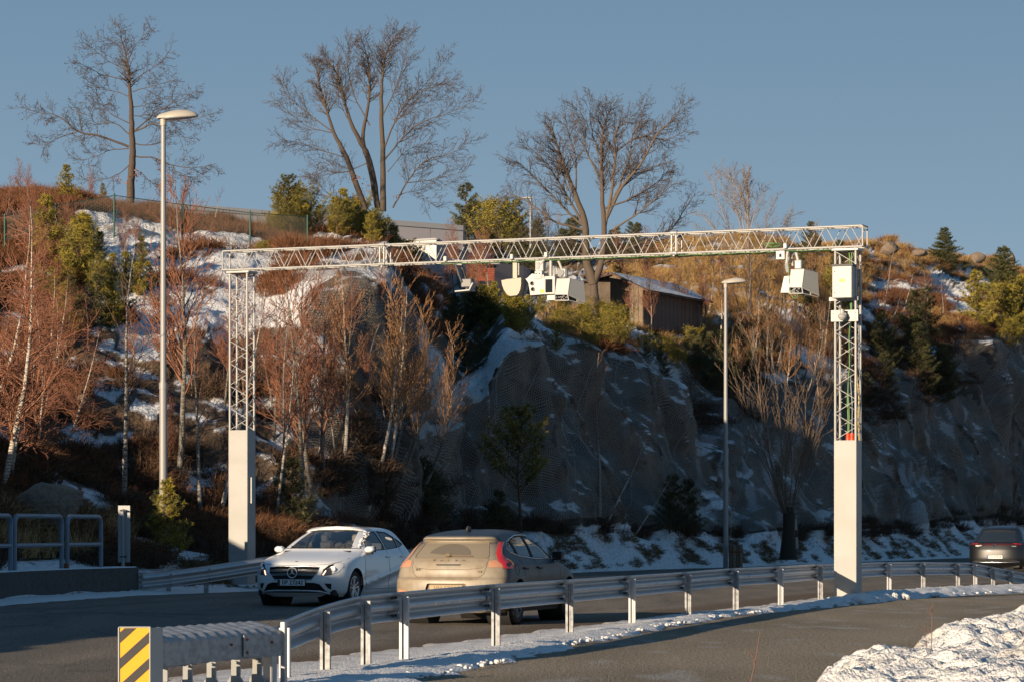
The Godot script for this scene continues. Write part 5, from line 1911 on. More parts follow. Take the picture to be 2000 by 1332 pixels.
# ---------------------------------------------------------------- guard rails
func w_profile(h: float) -> PackedVector2Array:   # (height, towards the road)
	var k := h / .31
	var pts := PackedVector2Array()
	for q in [[.155, .012], [.147, .0], [.132, .0], [.118, .018], [.098, .062], [.084, .078], [.066, .08], [.052, .066], [.032, .02], [.014, .002], [-.014, .002], [-.032, .02], [-.052, .066], [-.066, .08], [-.084, .078], [-.098, .062], [-.118, .018], [-.132, .0], [-.147, .0], [-.155, .012]]:
		pts.append(Vector2(q[0] * k, q[1]))
	return pts

func w_beam(p: PackedVector3Array, face: Vector3, h: float, splice: float) -> MB:   # p = middle line
	var b := MB.new()
	var prof := w_profile(h)
	var m := p.size()
	for side in 2:
		var off := .0 if side == 0 else .004
		for i in m - 1:
			for j in prof.size() - 1:
				var q := []
				var nn := []
				for e in [[i, j], [i, j + 1], [i + 1, j + 1], [i + 1, j]]:
					var d := (p[mini(e[0] + 1, m - 1)] - p[maxi(e[0] - 1, 0)]).normalized()
					var out := (face - d * face.dot(d)).normalized()
					var upv := Vector3.UP
					var a := prof[maxi(e[1] - 1, 0)]
					var z := prof[mini(e[1] + 1, prof.size() - 1)]
					var tt := (z - a).normalized()
					var nrm := (out * -tt.x + upv * tt.y).normalized()
					if side == 1:
						nrm = -nrm
					q.append(p[e[0]] + upv * prof[e[1]].x + out * (prof[e[1]].y - off))
					nn.append(nrm)
				b.tri(q[0], q[1], q[2], nn[0], nn[1], nn[2])
				b.tri(q[0], q[2], q[3], nn[0], nn[2], nn[3])
	return b

func rail_post(h: float, turn: float) -> ArrayMesh:   # folded sigma post, open to the walker's side
	var b := MB.new()
	var bs := Basis(Vector3.UP, turn)
	for s in [-1.0, 1.0]:
		b.box(Transform3D(bs, bs * Vector3(s * .05, h * .5 - .2, 0)), Vector3(.006, h + .4, .06), .001)
		b.box(Transform3D(bs, bs * Vector3(s * .036, h * .5 - .2, .03)), Vector3(.032, h + .4, .006), .001)
	b.box(Transform3D(bs, bs * Vector3(0, h * .5 - .2, -.03)), Vector3(.1, h + .4, .006), .001)
	b.box(Transform3D(bs, bs * Vector3(0, h * .5 - .2, -.012)), Vector3(.03, h + .4, .03), .001)
	return b.mesh()

func guard_rails() -> void:
	var tops := [1217.0, 1186.0, 1165.0, 1155.0, 1140.0, 1131.0, 1123.0, 1116.0, 1109.0, 1105.0, 1101.0, 1099.0, 1097.0, 1097.0, 1098.0, 1099.0, 1106.0, 1113.0, 1120.0, 1128.0]
	var t := thing("guard_rail", "galvanised steel guard rail along the near road side, posts in snow, dipping at both ends", "guard rail", P(RAIL_PX[4], 1268, RAIL_D[4]))
	var o := t.position
	var n := RAIL_PX.size()
	var mid := PackedVector3Array()
	for i in n:
		var top := P(RAIL_PX[i], tops[i], RAIL_D[i])
		mid.append(top - Vector3(0, .155 + (.012 if i > 2 else 0.0), 0))
	var face := Vector3(-.96, 0, .27)
	for i in n - 1:
		var a := mid[maxi(i - 1, 0)]
		var z := mid[mini(i + 2, n - 1)]
		var pts := PackedVector3Array()
		for j in 5:
			pts.append(mid[i].cubic_interpolate(mid[i + 1], a, z, j / 4.0) - o)
		var dir := (mid[i + 1] - mid[i]).normalized()
		face = Vector3(dir.z, 0, -dir.x).normalized()
		if face.x > 0.0:
			face = -face
		for j in 5:
			pts[j] += face * (.0 if i % 2 == 0 else .005)
		part("rail_beam", w_beam(pts, face, .32, 0.0), M.galvanised, t)
	for i in n:
		var gy := ground_y(mid[i].x, RAIL_D[i])
		var h := maxf(mid[i].y - gy + .11, .1)
		var p := part("post", rail_post(h, deg_to_rad(-8)), M.weathered_zinc if i % 3 else M.galvanised, t)
		var dir := (mid[mini(i + 1, n - 1)] - mid[maxi(i - 1, 0)]).normalized()
		var away := Vector3(-dir.z, 0, dir.x).normalized()
		if away.x < 0.0:
			away = -away
		p.position = Vector3(mid[i].x, gy, mid[i].z) - o + away * .055
		# splice bolts and the lap of the next beam
		if i < 3:
			continue
		var b := MB.new()
		for s in [-1.0, 1.0]:
			for k in 2:
				var q := mid[i] - o + Vector3(0, s * .1, 0) + dir * (-.16 + .1 * k) - away * .05
				b.rod(q, q + away * .035, .016, 8)
		part("splice_bolts", b, M.dark_metal, t)
		b = MB.new()
		var lap := PackedVector3Array()
		for j in 3:
			lap.append(mid[i] - o + dir * (-.24 + .2 * j) + away * .006)
		var w := w_beam(lap, -away, .322, 0.0)
		part("splice_lap", w, M.weathered_zinc, t)
		if i < n - 2:
			b = MB.new()
			for k in 3:
				var q := mid[i].lerp(mid[i + 1], .36 + .13 * k) - o
				b.rod(q, q + away * .014, .014, 8)
			part("spare_bolts", b, M.chrome, t)

	# left side: concrete upstand, then a rail
	var wl := thing("concrete_wall", "low dark concrete upstand below the blue hoop rail", "wall", P(110, 1172, 60.2))
	o = wl.position
	var pts := PackedVector3Array()
	for q in [[-120, 52.8], [-40, 55.4], [60, 58.8], [150, 61.4], [272, 64.4]]:
		pts.append(P(q[0], 1150, q[1]))
	var b2 := MB.new()
	for i in pts.size() - 1:
		var a := pts[i]
		var z := pts[i + 1]
		var dir := (z - a).normalized()
		dir.y = 0
		var back := Vector3(-dir.z, 0, dir.x)
		if back.x > 0.0:
			back = -back
		var ya := .66
		var fa := Vector3(a.x, .0, a.z) - o
		var fz := Vector3(z.x, .0, z.z) - o
		var yo := o.y
		for s in [[fa, fz, 0.0]]:
			var A := Vector3(fa.x, -yo - .1, fa.z)
			var Z := Vector3(fz.x, -yo - .1, fz.z)
			var A2 := Vector3(fa.x, ya - yo, fa.z) + back * .03
			var Z2 := Vector3(fz.x, ya - yo, fz.z) + back * .03
			b2.quad(A, Z, Z2, A2, -back)
			b2.quad(A2, Z2, Z2 + back * .35, A2 + back * .35, Vector3.UP)
			b2.quad(A + back * .4, Z + back * .4, Z2 + back * .35, A2 + back * .35, back)
			if i == pts.size() - 2:
				b2.quad(Z, Z + back * .4, Z2 + back * .35, Z2, dir)
	part("upstand", b2, M.concrete, wl)
	b2 = MB.new()
	for i in pts.size() - 1:
		var dir := (pts[i + 1] - pts[i]).normalized()
		var back := Vector3(-dir.z, 0, dir.x).normalized()
		if back.x > 0.0:
			back = -back
		var A := Vector3(pts[i].x, .664, pts[i].z) - o + back * .05
		var Z := Vector3(pts[i + 1].x, .664, pts[i + 1].z) - o + back * .05
		for k in 14:
			var u0 := k / 14.0
			var u1 := (k + 1) / 14.0
			var h0 := .012 + .02 * absf(nf.get_noise_2d((i + u0) * 5.0, 3.0))
			var h1 := .012 + .02 * absf(nf.get_noise_2d((i + u1) * 5.0, 3.0))
			var p0 := A.lerp(Z, u0)
			var p1 := A.lerp(Z, u1)
			b2.quad(p0, p1, p1 + back * .05 + Vector3.UP * h1, p0 + back * .05 + Vector3.UP * h0, -back)
			b2.quad(p0 + back * .05 + Vector3.UP * h0, p1 + back * .05 + Vector3.UP * h1, p1 + back * .5 + Vector3.UP * .02, p0 + back * .5 + Vector3.UP * .02, Vector3.UP)
	part("snow_cap", b2, M.snow, wl)
	t = thing("guard_rail", "galvanised guard rail running from the concrete upstand behind the white hatchback", "guard rail", P(400, 1150, 66.5))
	o = t.position
	var lp := [[276, 1137, 64.4], [330, 1131, 64.7], [404, 1121, 65.3], [512, 1104, 66.6], [640, 1092, 69.5], [740, 1086, 72.5]]
	for i in lp.size() - 1:
		var a := P(lp[i][0], lp[i][1], lp[i][2])
		var z := P(lp[i + 1][0], lp[i + 1][1], lp[i + 1][2])
		var dir := (z - a).normalized()
		var f := Vector3(dir.z, 0, -dir.x).normalized()
		if f.x < 0.0:
			f = -f
		var seg := PackedVector3Array()
		for j in 4:
			seg.append(a.lerp(z, j / 3.0) - o + f * (.004 * (i % 2)))
		part("rail_beam", w_beam(seg, f, .36, 0.0), M.galvanised, t)
		var b := MB.new()
		var gy := .1
		b.bx(Vector3(z.x, (z.y + gy) * .5 - .1, z.z) - o - f * .04, Vector3(.1, z.y - gy + .2, .06), .006)
		part("post", b, M.weathered_zinc, t)
		b = MB.new()
		for k in 2:
			b.rod(z - o + Vector3(0, .1 - .2 * k, 0) + f * .06, z - o + Vector3(0, .1 - .2 * k, 0) + f * .095, .016, 8)
		part("splice_bolts", b, M.dark_metal, t)
	b2 = MB.new()
	for k in 4:
		b2.bx(P(273.5, 1122 + k * 10, 64.38) - o, Vector3(.1, .09, .05), .01)
	part("wall_anchor", b2, M.weathered_zinc, t)

# ---------------------------------------------------------------- crash cushion
func cushion() -> void:
	var A := P(307, 1280, 26.5)
	var Z := P(548, 1255, 28.3)
	A.y = 0
	Z.y = 0
	var t := thing("crash_cushion", "ribbed grey crash cushion with a yellow and black striped end board", "crash cushion", A)
	var dir := (Z - A).normalized()
	var L := A.distance_to(Z)
	var back := Vector3(dir.z, 0, -dir.x)
	if back.z > 0.0:
		back = -back
	back = Vector3(0, 0, -1).lerp(back, .6).normalized()
	# each rib is one folded steel sleeve
	var n := 12
	for i in n:
		var b := MB.new()
		var pr := [Vector2(0, .275), Vector2(-.02, .3), Vector2(-.02, .5), Vector2(.0, .535), Vector2(.06, .56), Vector2(.44, .61), Vector2(.5, .58), Vector2(.5, .3), Vector2(.46, .275)]
		var steps := 6
		for j in steps:
			var u0 := (i + float(j) / steps) / n
			var u1 := (i + float(j + 1) / steps) / n
			var w0 := .022 * (1.0 - absf(2.0 * j / steps - 1.0)) - .01
			var w1 := .022 * (1.0 - absf(2.0 * (j + 1) / steps - 1.0)) - .01
			for k in pr.size() - 1:
				var q := []
				for e in [[u0, w0, k], [u1, w1, k], [u1, w1, k + 1], [u0, w0, k + 1]]:
					var c: Vector2 = pr[e[2]]
					var m := Vector2(.24, .43)
					var s := (c - m)
					c = m + s * (1.0 + e[1] * 2.4)
					var lift: float = e[0] * .03
					q.append(dir * L * e[0] + back * c.x + Vector3.UP * (c.y + lift * .6 + (.05 * e[0] if e[2] == 0 or e[2] == 8 else 0.0)))
				var c0: Vector2 = pr[k] + pr[k + 1]
				b.quad(q[0], q[1], q[2], q[3], back * (c0.x * .5 - .24) + Vector3.UP * (c0.y * .5 - .43))
		part("rib", b, M.weathered_zinc, t)
	var b := MB.new()
	b.box(Transform3D(Basis(dir, Vector3.UP, dir.cross(Vector3.UP)), dir * L * .74 + back * -.035 + Vector3.UP * .43), Vector3(.3, .2, .012), .003)
	part("cover_plate", b, M.weathered_zinc, t)
	for q in [[.69, .49], [.69, .37], [.9, .45], [.56, .45]]:
		b = MB.new()
		var c: Vector3 = dir * L * q[0] + Vector3.UP * q[1] - back * .04
		b.rod(c, c - back * .012, .014, 10)
		part("bolt", b, M.rust, t)
	b = MB.new()
	b.box(Transform3D(Basis(dir, Vector3.UP, dir.cross(Vector3.UP)), dir * (L + .02) + back * .2 + Vector3.UP * .18), Vector3(.1, .8, .1), .01)
	b.box(Transform3D(Basis(dir, Vector3.UP, dir.cross(Vector3.UP)), dir * (L + .04) - back * .01 + Vector3.UP * .3), Vector3(.05, .66, .05), .004)
	part("end_post", b, M.galvanised, t)
	for i in 5:
		b = MB.new()
		var c: Vector3 = dir * L * [.10, .29, .48, .68, .86][i] + back * .12
		b.box(Transform3D(Basis(), c + Vector3.UP * .12), Vector3(.085, .4, .05), .006)
		b.prism(PackedVector2Array([Vector2(-.075, -.25), Vector2(.075, -.25), Vector2(.07, .05), Vector2(.04, .1), Vector2(-.04, .1), Vector2(-.07, .05)]), .07, Transform3D(Basis(), c + Vector3(0, .06, .05)))
		b.rod(c + Vector3(.0, .28, .0), c + Vector3(.0, .28, .09), .014, 8)
		part("leg", b, M.pillar_white if i == 4 else M.sign_back, t)
	b = MB.new()
	b.rod(back * .3 + Vector3.UP * .05, dir * L + back * .3 + Vector3.UP * .05, .03, 8)
	part("ground_rail", b, M.weathered_zinc, t)
	# striped board
	var o := A
	var p0 := P(232, 1225, 26.2) - o
	var p1 := P(291, 1360, 26.2) - o
	var c := (p0 + p1) * .5
	var w := p1.x - p0.x
	var h := p0.y - p1.y
	var face := Basis(Vector3.UP, .06)
	b = MB.new()
	b.box(Transform3D(face, c + Vector3(0, 0, -.012)), Vector3(w, h, .02), .003)
	var board := part("end_board", b, M.board_yellow, t)
	board.set_meta("label", "yellow end board with slanted black bands")
	var rect := PackedVector2Array([Vector2(-w * .5 + .006, -h * .5), Vector2(w * .5 - .006, -h * .5), Vector2(w * .5 - .006, h * .5 - .008), Vector2(-w * .5 + .006, h * .5 - .008)])
	for k in 5:
		var y := .30 - k * .222
		var band := PackedVector2Array([Vector2(-.3, y - .30), Vector2(.3, y + .245), Vector2(.3, y + .335), Vector2(-.3, y - .21)])
		for q in Geometry2D.intersect_polygons(band, rect):
			b = MB.new()
			b.prism(q, .004, Transform3D(face, c))
			part("black_band", b, M.board_black, board)
	b = MB.new()
	var s0 := P(291.5, 1226, 26.2) - o
	b.quad(s0, s0 + Vector3(.085, -.005, -.24), s0 + Vector3(.085, -h, -.24), s0 + Vector3(0, -h, 0), Vector3(1, 0, .3))
	b.box(Transform3D(face, c + Vector3(0, h * .5, -.03)), Vector3(w + .01, .012, .06), .002)
	b.rod(c + face * Vector3(w * .5 + .004, -h * .5, 0), c + face * Vector3(w * .5 + .004, h * .5, 0), .008, 6)
	b.rod(c + face * Vector3(-w * .5 - .004, -h * .5, 0), c + face * Vector3(-w * .5 - .004, h * .5, 0), .008, 6)
	part("board_frame", b, M.sign_back, t)

# ---------------------------------------------------------------- small roadside things
func hoop(b: MB, a: Vector3, z: Vector3, h: float, r: float) -> void:
	var d := (z - a)
	var l := d.length()
	d /= l
	var c := .17
	var pts := PackedVector3Array([a + Vector3.DOWN * .2])
	for i in 7:
		var w := PI * .5 * i / 6.0
		pts.append(a + Vector3.UP * (h - c + c * sin(w)) + d * (c - c * cos(w)))
	for i in 7:
		var w := PI * .5 * (6 - i) / 6.0
		pts.append(z + Vector3.UP * (h - c + c * sin(w)) - d * (c - c * cos(w)))
	pts.append(z + Vector3.DOWN * .2)
	var rr := PackedFloat32Array()
	for i in pts.size():
		rr.append(r)
	b.tube(pts, rr, 12)

func roadside() -> void:
	var t := thing("hoop_rail", "blue-grey tubular hoop railing on the concrete upstand", "railing", P(124, 1117, 61.6))
	var o := t.position
	var y := P(124, 1117, 61.6).y
	for q in [[-100, 19, 54.5, 58.4], [27, 119, 58.7, 61.3], [130, 196, 61.6, 63.4]]:
		var a := P(q[0], 1000, q[2])
		var z := P(q[1], 1000, q[3])
		a.y = y
		z.y = y
		var h: float = P(0, 1008, 60.5).y - y
		var b := MB.new()
		hoop(b, a - o, z - o, h, .045)
		var hp := part("hoop", b, M.blue_rail, t)
		b = MB.new()
		b.rod(a - o + Vector3.UP * h * .49, z - o + Vector3.UP * h * .49, .04, 12)
		part("crossbar", b, M.blue_rail, hp)
	var b := MB.new()
	var r0 := P(125, 1000, 61.45)
	b.bx(Vector3(r0.x, y + .08, r0.z) - o, Vector3(.155, .2, .12), .03)
	part("rusty_foot", b, M.rust, t)
	t = thing("road_sign", "narrow grey sign seen from behind on a post beside the hoop rail", "sign", P(240, 1113, 64.5))
	o = t.position
	b = MB.new()
	var p0 := P(229, 987, 64.5) - o
	var p1 := P(253, 1098, 64.5) - o
	b.bx((p0 + p1) * .5 - Vector3(0, 0, .03), Vector3(p1.x - p0.x, p0.y - p1.y, .014), .004, Basis(Vector3.UP, -.1))
	part("panel", b, M.sign_back, t)
	b = MB.new()
	b.rod(Vector3(0, -.2, .05), Vector3(-.01, P(0, 994, 64.5).y - o.y, .05), .034, 12)
	part("post", b, M.lamp_pole, t)
	for py in [997, 1087]:
		b = MB.new()
		b.bx(Vector3(.0, P(0, py, 64.5).y - o.y, .05), Vector3(.14, .03, .09), .006)
		part("clip", b, M.dark_metal, t)
	t = thing("timber_stump", "weathered square timber stump with broken top at the foot of the far lamp post", "stump", P(1437, 1112, 104.6))
	for i in 4:
		b = MB.new()
		b.bx(Vector3(-.16 + .115 * i, .42 - .03 * (i % 2), rng.randf_range(-.03, .03)), Vector3(.108, .9 - .08 * (i % 3), .26), .012, Basis(Vector3.BACK, rng.randf_range(-.03, .05)))
		part("plank", b, M.timber if i % 2 else M.timber_dark, t)
	b = MB.new()
	b.bx(Vector3(0, .6, .15), Vector3(.5, .06, .02), .004)
	part("strap", b, M.rust, t)
	t = thing("delineator", "black and white marker post leaning beside the dark willow stump", "marker post", P(1556, 1066, 113.2))
	b = MB.new()
	b.bx(Vector3(0, .45, 0), Vector3(.1, 1.1, .04), .01, Basis(Vector3.BACK, .06))
	part("post", b, M.camera_white, t)
	b = MB.new()
	b.bx(Vector3(.0, .45, .024), Vector3(.09, .26, .006), .0, Basis(Vector3.BACK, .06))
	part("black_band", b, M.board_black, t)

# ---------------------------------------------------------------- boulders
func boulder(label: String, px: float, py: float, d: float, sx: float, sy: float, sz: float, group := "", sharp := .5) -> void:
	var b := MB.new()
	b.ell(Transform3D(Basis.from_scale(Vector3(sx, sy, sz))), 22)
	var at := P(px, py, d)
	for i in b.v.size():
		var q := b.v[i]
		var u := Vector3(q.x / sx, q.y / sy, q.z / sz)
		# flatten into a few broken faces
		var k := 1.0
		for j in 11:
			var g := Vector3(sin(j * 2.4 + px), cos(j * 1.7 + px * .3), sin(j * 4.1 + 1.0 + px * .7)).normalized()
			var f := u.dot(g)
			if f > .56:
				k = minf(k, .56 / f)
		u *= lerpf(1.0, k, sharp * 1.6)
		u *= 1.0 + .1 * nf.get_noise_3d(u.x * 2.0 + px, u.y * 2.0, u.z * 2.0)
		b.v[i] = Vector3(u.x * sx, u.y * sy, u.z * sz)
	for i in range(0, b.ix.size(), 3):
		var a := b.v[b.ix[i]]
		var g := (b.v[b.ix[i + 2]] - a).cross(b.v[b.ix[i + 1]] - a).normalized()
		for j in 3:
			b.n[b.ix[i + j]] = (b.n[b.ix[i + j]] * .25 + g).normalized()
	var o := part("boulder", b, M.boulder, self)
	o.position = at
	tag(o, label, "boulder", group)

func boulders() -> void:
	boulder("large brown boulder with a rounded back behind the hoop rail", 95, 985, 66.5, .95, .72, .6)
	boulder("dark boulder under birch twigs on the left slope", 150, 790, 78, .55, .42, .4)
	boulder("pointed boulder on the right crest, right of the truss end", 1738, 486, 178, .62, .55, .5)
	boulder("flat boulder in dry grass left of the dense crest spruce", 1798, 494, 181, .62, .34, .5)
	boulder("slab-like boulder right of the dense crest spruce", 1912, 503, 186, .62, .42, .3)
	boulder("upright dark boulder behind the spruce at the right edge", 1978, 508, 189, .26, .55, .3)
	boulder("tall tan boulder seen through the right end of the truss", 1592, 474, 173, .55, .8, .5)
	boulder("pointed tan boulder seen through the truss, left of the tall tan one", 1487, 476, 172, .42, .85, .4)
	boulder("dark block seen through the truss by its right splice", 1336, 478, 168, .5, .35, .4)
	boulder("small block under the right end of the truss", 1675, 482, 175, .4, .3, .4)

# ---------------------------------------------------------------- buildings behind the crest
func wall_quad(b: MB, a: Vector3, z: Vector3, h0: float, h1: float, out: Vector3) -> void:
	b.quad(a + Vector3.UP * h0, z + Vector3.UP * h0, z + Vector3.UP * h1, a + Vector3.UP * h1, out)

func shed() -> void:
	var C := P(1256, 621, 127)
	var t := thing("shed", "low brown wooden shed with a snowy roof behind the saplings", "shed", C)
	var l := Vector3(.43, 0, -.9)      # along the ridge
	var g := Vector3(-.9, 0, -.43)     # along the gable
	var L := 6.6
	var W := 2.8
	var H := 1.2
	var RH := .66
	# boards, one by one, on the two seen sides
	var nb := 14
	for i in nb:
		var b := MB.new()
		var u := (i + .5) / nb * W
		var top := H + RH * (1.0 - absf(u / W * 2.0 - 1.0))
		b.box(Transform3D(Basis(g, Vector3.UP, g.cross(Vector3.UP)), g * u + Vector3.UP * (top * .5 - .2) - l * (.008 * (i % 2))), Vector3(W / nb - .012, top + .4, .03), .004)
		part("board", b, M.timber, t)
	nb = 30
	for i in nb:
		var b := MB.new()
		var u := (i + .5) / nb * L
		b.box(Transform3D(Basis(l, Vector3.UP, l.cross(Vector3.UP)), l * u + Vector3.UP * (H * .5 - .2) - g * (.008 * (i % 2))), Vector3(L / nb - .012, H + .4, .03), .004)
		part("board", b, M.timber_dark, t)  # long side in shade: its shade is put into the darker timber
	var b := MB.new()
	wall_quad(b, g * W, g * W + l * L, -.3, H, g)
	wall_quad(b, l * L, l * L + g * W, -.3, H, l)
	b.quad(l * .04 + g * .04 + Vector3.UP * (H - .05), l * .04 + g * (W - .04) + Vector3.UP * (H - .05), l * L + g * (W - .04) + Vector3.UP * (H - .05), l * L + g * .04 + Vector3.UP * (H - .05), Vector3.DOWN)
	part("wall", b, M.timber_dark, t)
	for s in 2:
		b = MB.new()
		var e := (g * -.35 if s == 0 else g * (W + .35)) + Vector3.UP * (H - .16)
		var r := g * W * .5 + Vector3.UP * (H + RH)
		var a := e - l * .35
		var z := e + l * (L + .35)
		var up := (r - (e - l * 0.0)).cross(l).normalized()
		if up.y < 0.0:
			up = -up
		b.quad(a, z, r + l * (L + .35), r - l * .35, up)
		b.quad(a + up * .06, z + up * .06, r + l * (L + .35) + up * .06, r - l * .35 + up * .06, up)
		b.quad(a, z, z + up * .06, a + up * .06, -g if s == 0 else g)
		b.quad(a, r - l * .35, r - l * .35 + up * .06, a + up * .06, -l)
		var roof := part("roof", b, M.timber_dark, t)
		b = MB.new()
		var m := 22
		for i in m:
			for j in 12:
				var q := []
				for k in [[i, j], [i + 1, j], [i + 1, j + 1], [i, j + 1]]:
					var u: float = float(k[0]) / m
					var v: float = float(k[1]) / 12.0
					var pp: Vector3 = (a + l * .03).lerp(z - l * .03, u).lerp((r - l * .32).lerp(r + l * (L + .32), u), v * .98)
					q.append(pp + up * (.066 + .03 * absf(nf.get_noise_2d(u * 30.0, v * 9.0)) + .02))
				b.quad(q[0], q[1], q[2], q[3], up)
		part("roof_snow", b, M.snow, roof)
	# little annex on the left
	b = MB.new()
	var an := P(1138, 606, 126) - C
	b.box(Transform3D(Basis(Vector3.UP, .3), an + Vector3(.35, .4, -.5)), Vector3(1.3, 1.5, 1.2), .01)
	part("annex", b, M.timber, t)
	b = MB.new()
	b.box(Transform3D(Basis(Vector3.UP, .3) * Basis(Vector3.BACK, .25), an + Vector3(.35, 1.3, -.5)), Vector3(1.7, .06, 1.5), .01)
	part("annex_roof", b, M.timber_dark, t)

func far_buildings() -> void:
	var t := thing("warehouse", "white-grey building corner behind the truss, its left face bright", "building", P(852, 600, 150))
	var C := t.position
	var top := P(852, 467, 150).y - C.y
	var b := MB.new()
	var a := P(780, 600, 151) - C
	a.y = 0
	b.quad(Vector3(0, -1, 0), a + Vector3.UP * -1, a + Vector3.UP * top, Vector3.UP * top, Vector3(-.5, 0, 1))
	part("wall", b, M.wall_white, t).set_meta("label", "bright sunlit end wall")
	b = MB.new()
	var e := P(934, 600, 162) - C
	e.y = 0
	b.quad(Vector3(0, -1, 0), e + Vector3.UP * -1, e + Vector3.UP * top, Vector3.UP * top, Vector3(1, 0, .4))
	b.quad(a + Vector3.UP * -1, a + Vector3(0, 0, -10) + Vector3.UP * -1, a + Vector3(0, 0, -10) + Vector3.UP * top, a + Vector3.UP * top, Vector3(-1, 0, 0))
	part("wall", b, M.wall_grey, t)  # shaded side of the white building, its shade painted as grey
	b = MB.new()
	b.quad(Vector3.UP * top, e + Vector3.UP * top, e + a + Vector3.UP * top, a + Vector3.UP * top, Vector3.UP)
	b.rod(a + Vector3.UP * top, Vector3.UP * top, .06, 6)
	b.rod(e + Vector3.UP * top, Vector3.UP * top, .06, 6)
	part("roof", b, M.roof_grey, t)
	t = thing("annex_building", "low brown-grey building with a red shutter under a small canopy, behind the antenna", "building", P(926, 600, 147))
	C = t.position
	var h := P(926, 509, 147).y - C.y
	b = MB.new()
	var r := P(1022, 600, 150) - C
	r.y = 0
	b.quad(Vector3(0, -1, 0), r + Vector3.DOWN, r + Vector3.UP * h, Vector3.UP * h, Vector3(0, 0, 1))
	b.quad(r + Vector3.DOWN, r + Vector3(1, -1, -6), r + Vector3(1, h, -6), r + Vector3.UP * h, Vector3(1, 0, 0))
	part("wall", b, M.wall_brown_grey, t)
	b = MB.new()
	b.quad(Vector3.UP * h, r + Vector3.UP * h, r + Vector3(1, h, -6), Vector3(0, h, -6), Vector3.UP)
	part("roof", b, M.roof_grey, t)
	var s0 := P(928, 524, 146.9) - C
	var s1 := P(966, 549, 146.9) - C
	var sh := Node3D.new()
	sh.name = "shutter"
	t.add_child(sh)
	var slats := 7
	for i in slats:
		b = MB.new()
		var y := lerpf(s1.y, s0.y, (i + .5) / slats)
		b.bx(Vector3((s0.x + s1.x) * .5, y, s0.z - .05), Vector3(s1.x - s0.x, (s0.y - s1.y) / slats - .012, .05), .008)
		part("slat", b, M.shutter_red, sh)
	b = MB.new()
	b.bx(Vector3((s0.x + s1.x) * .5 + .1, P(0, 515, 146.9).y - C.y, s0.z + .2), Vector3(1.25, .16, .6), .02)
	part("canopy", b, M.roof_grey, t)
	b = MB.new()
	b.bx(Vector3((s0.x + s1.x) * .5, P(0, 521, 146.9).y - C.y, s0.z), Vector3(1.1, .1, .1), .01)
	part("shutter_box", b, M.dark_metal, t)
	# long hall behind everything
	t = thing("hall", "long flat grey hall showing as a band above the left crest", "building", P(600, 470, 166))
	C = t.position
	var A := P(285, 470, 160) - C
	var Z := P(905, 470, 173) - C
	A.y = -1.0
	Z.y = -1.0
	var ht := P(285, 393, 160).y - C.y + 1.0
	var n := 9
	for i in n:
		var p := A.lerp(Z, float(i) / n)
		var q := A.lerp(Z, float(i + 1) / n - .0012)
		b = MB.new()
		wall_quad(b, p, q, 0, ht - .28, Vector3(0, 0, 1))
		part("wall_panel", b, M.wall_grey, t)
	b = MB.new()
	b.quad(A + Vector3(0, ht - .28, .08), Z + Vector3(0, ht - .28, .08), Z + Vector3(0, ht, .08), A + Vector3(0, ht, .08), Vector3(0, 0, 1))
	b.quad(A + Vector3(0, ht, .08), Z + Vector3(0, ht, .08), Z + Vector3(0, ht, -9), A + Vector3(0, ht, -9), Vector3.UP)
	b.quad(Z + Vector3(0, 0, 0), Z + Vector3(0, 0, -9), Z + Vector3(0, ht, -9), Z + Vector3(0, ht, 0), Vector3(1, 0, 0))
	b.quad(A + Vector3(0, 0, 0), A + Vector3(0, 0, -9), A + Vector3(0, ht, -9), A + Vector3(0, ht, 0), Vector3(-1, 0, 0))
	part("parapet", b, M.roof_grey, t)

func fence() -> void:
	var t := thing("chain_link_fence", "green-posted chain-link fence crossing the left snowfield below the crest", "fence", P(222, 470, 95))
	var o := t.position
	var L := [[8, 470, 418, 91], [108, 448, 397, 94], [222, 470, 378, 95], [355, 476, 396, 97.5], [488, 484, 412, 99.5], [600, 486, 420, 101.5]]
	for q in L:
		var b := MB.new()
		var a := P(q[0], q[1] + 12, q[3]) - o
		var z := P(q[0], q[2], q[3]) - o
		b.rod(a, z, .032, 8)
		part("post", b, M.fence_green, t)
	for i in L.size() - 1:
		var a := P(L[i][0], L[i][1], L[i][3]) - o
		var z := P(L[i + 1][0], L[i + 1][1], L[i + 1][3]) - o
		var a2 := P(L[i][0], L[i][2] + 4, L[i][3]) - o
		var z2 := P(L[i + 1][0], L[i + 1][2] + 4, L[i + 1][3]) - o
		var me := ArrayMesh.new()
		var ar := []
		ar.resize(Mesh.ARRAY_MAX)
		ar[Mesh.ARRAY_VERTEX] = PackedVector3Array([a, z, z2, a2])
		ar[Mesh.ARRAY_NORMAL] = PackedVector3Array([Vector3.BACK, Vector3.BACK, Vector3.BACK, Vector3.BACK])
		var l := a.distance_to(z) / .13
		ar[Mesh.ARRAY_TEX_UV] = PackedVector2Array([Vector2(0, 0), Vector2(l, 0), Vector2(l, 18), Vector2(0, 18)])
		ar[Mesh.ARRAY_INDEX] = PackedInt32Array([0, 2, 1, 0, 3, 2])
		me.add_surface_from_arrays(Mesh.PRIMITIVE_TRIANGLES, ar)
		part("wire_mesh", me, M.fence_wire, t)
		var b := MB.new()
		b.rod(a2, z2, .012, 5)
		part("top_wire", b, M.fence_green, t)

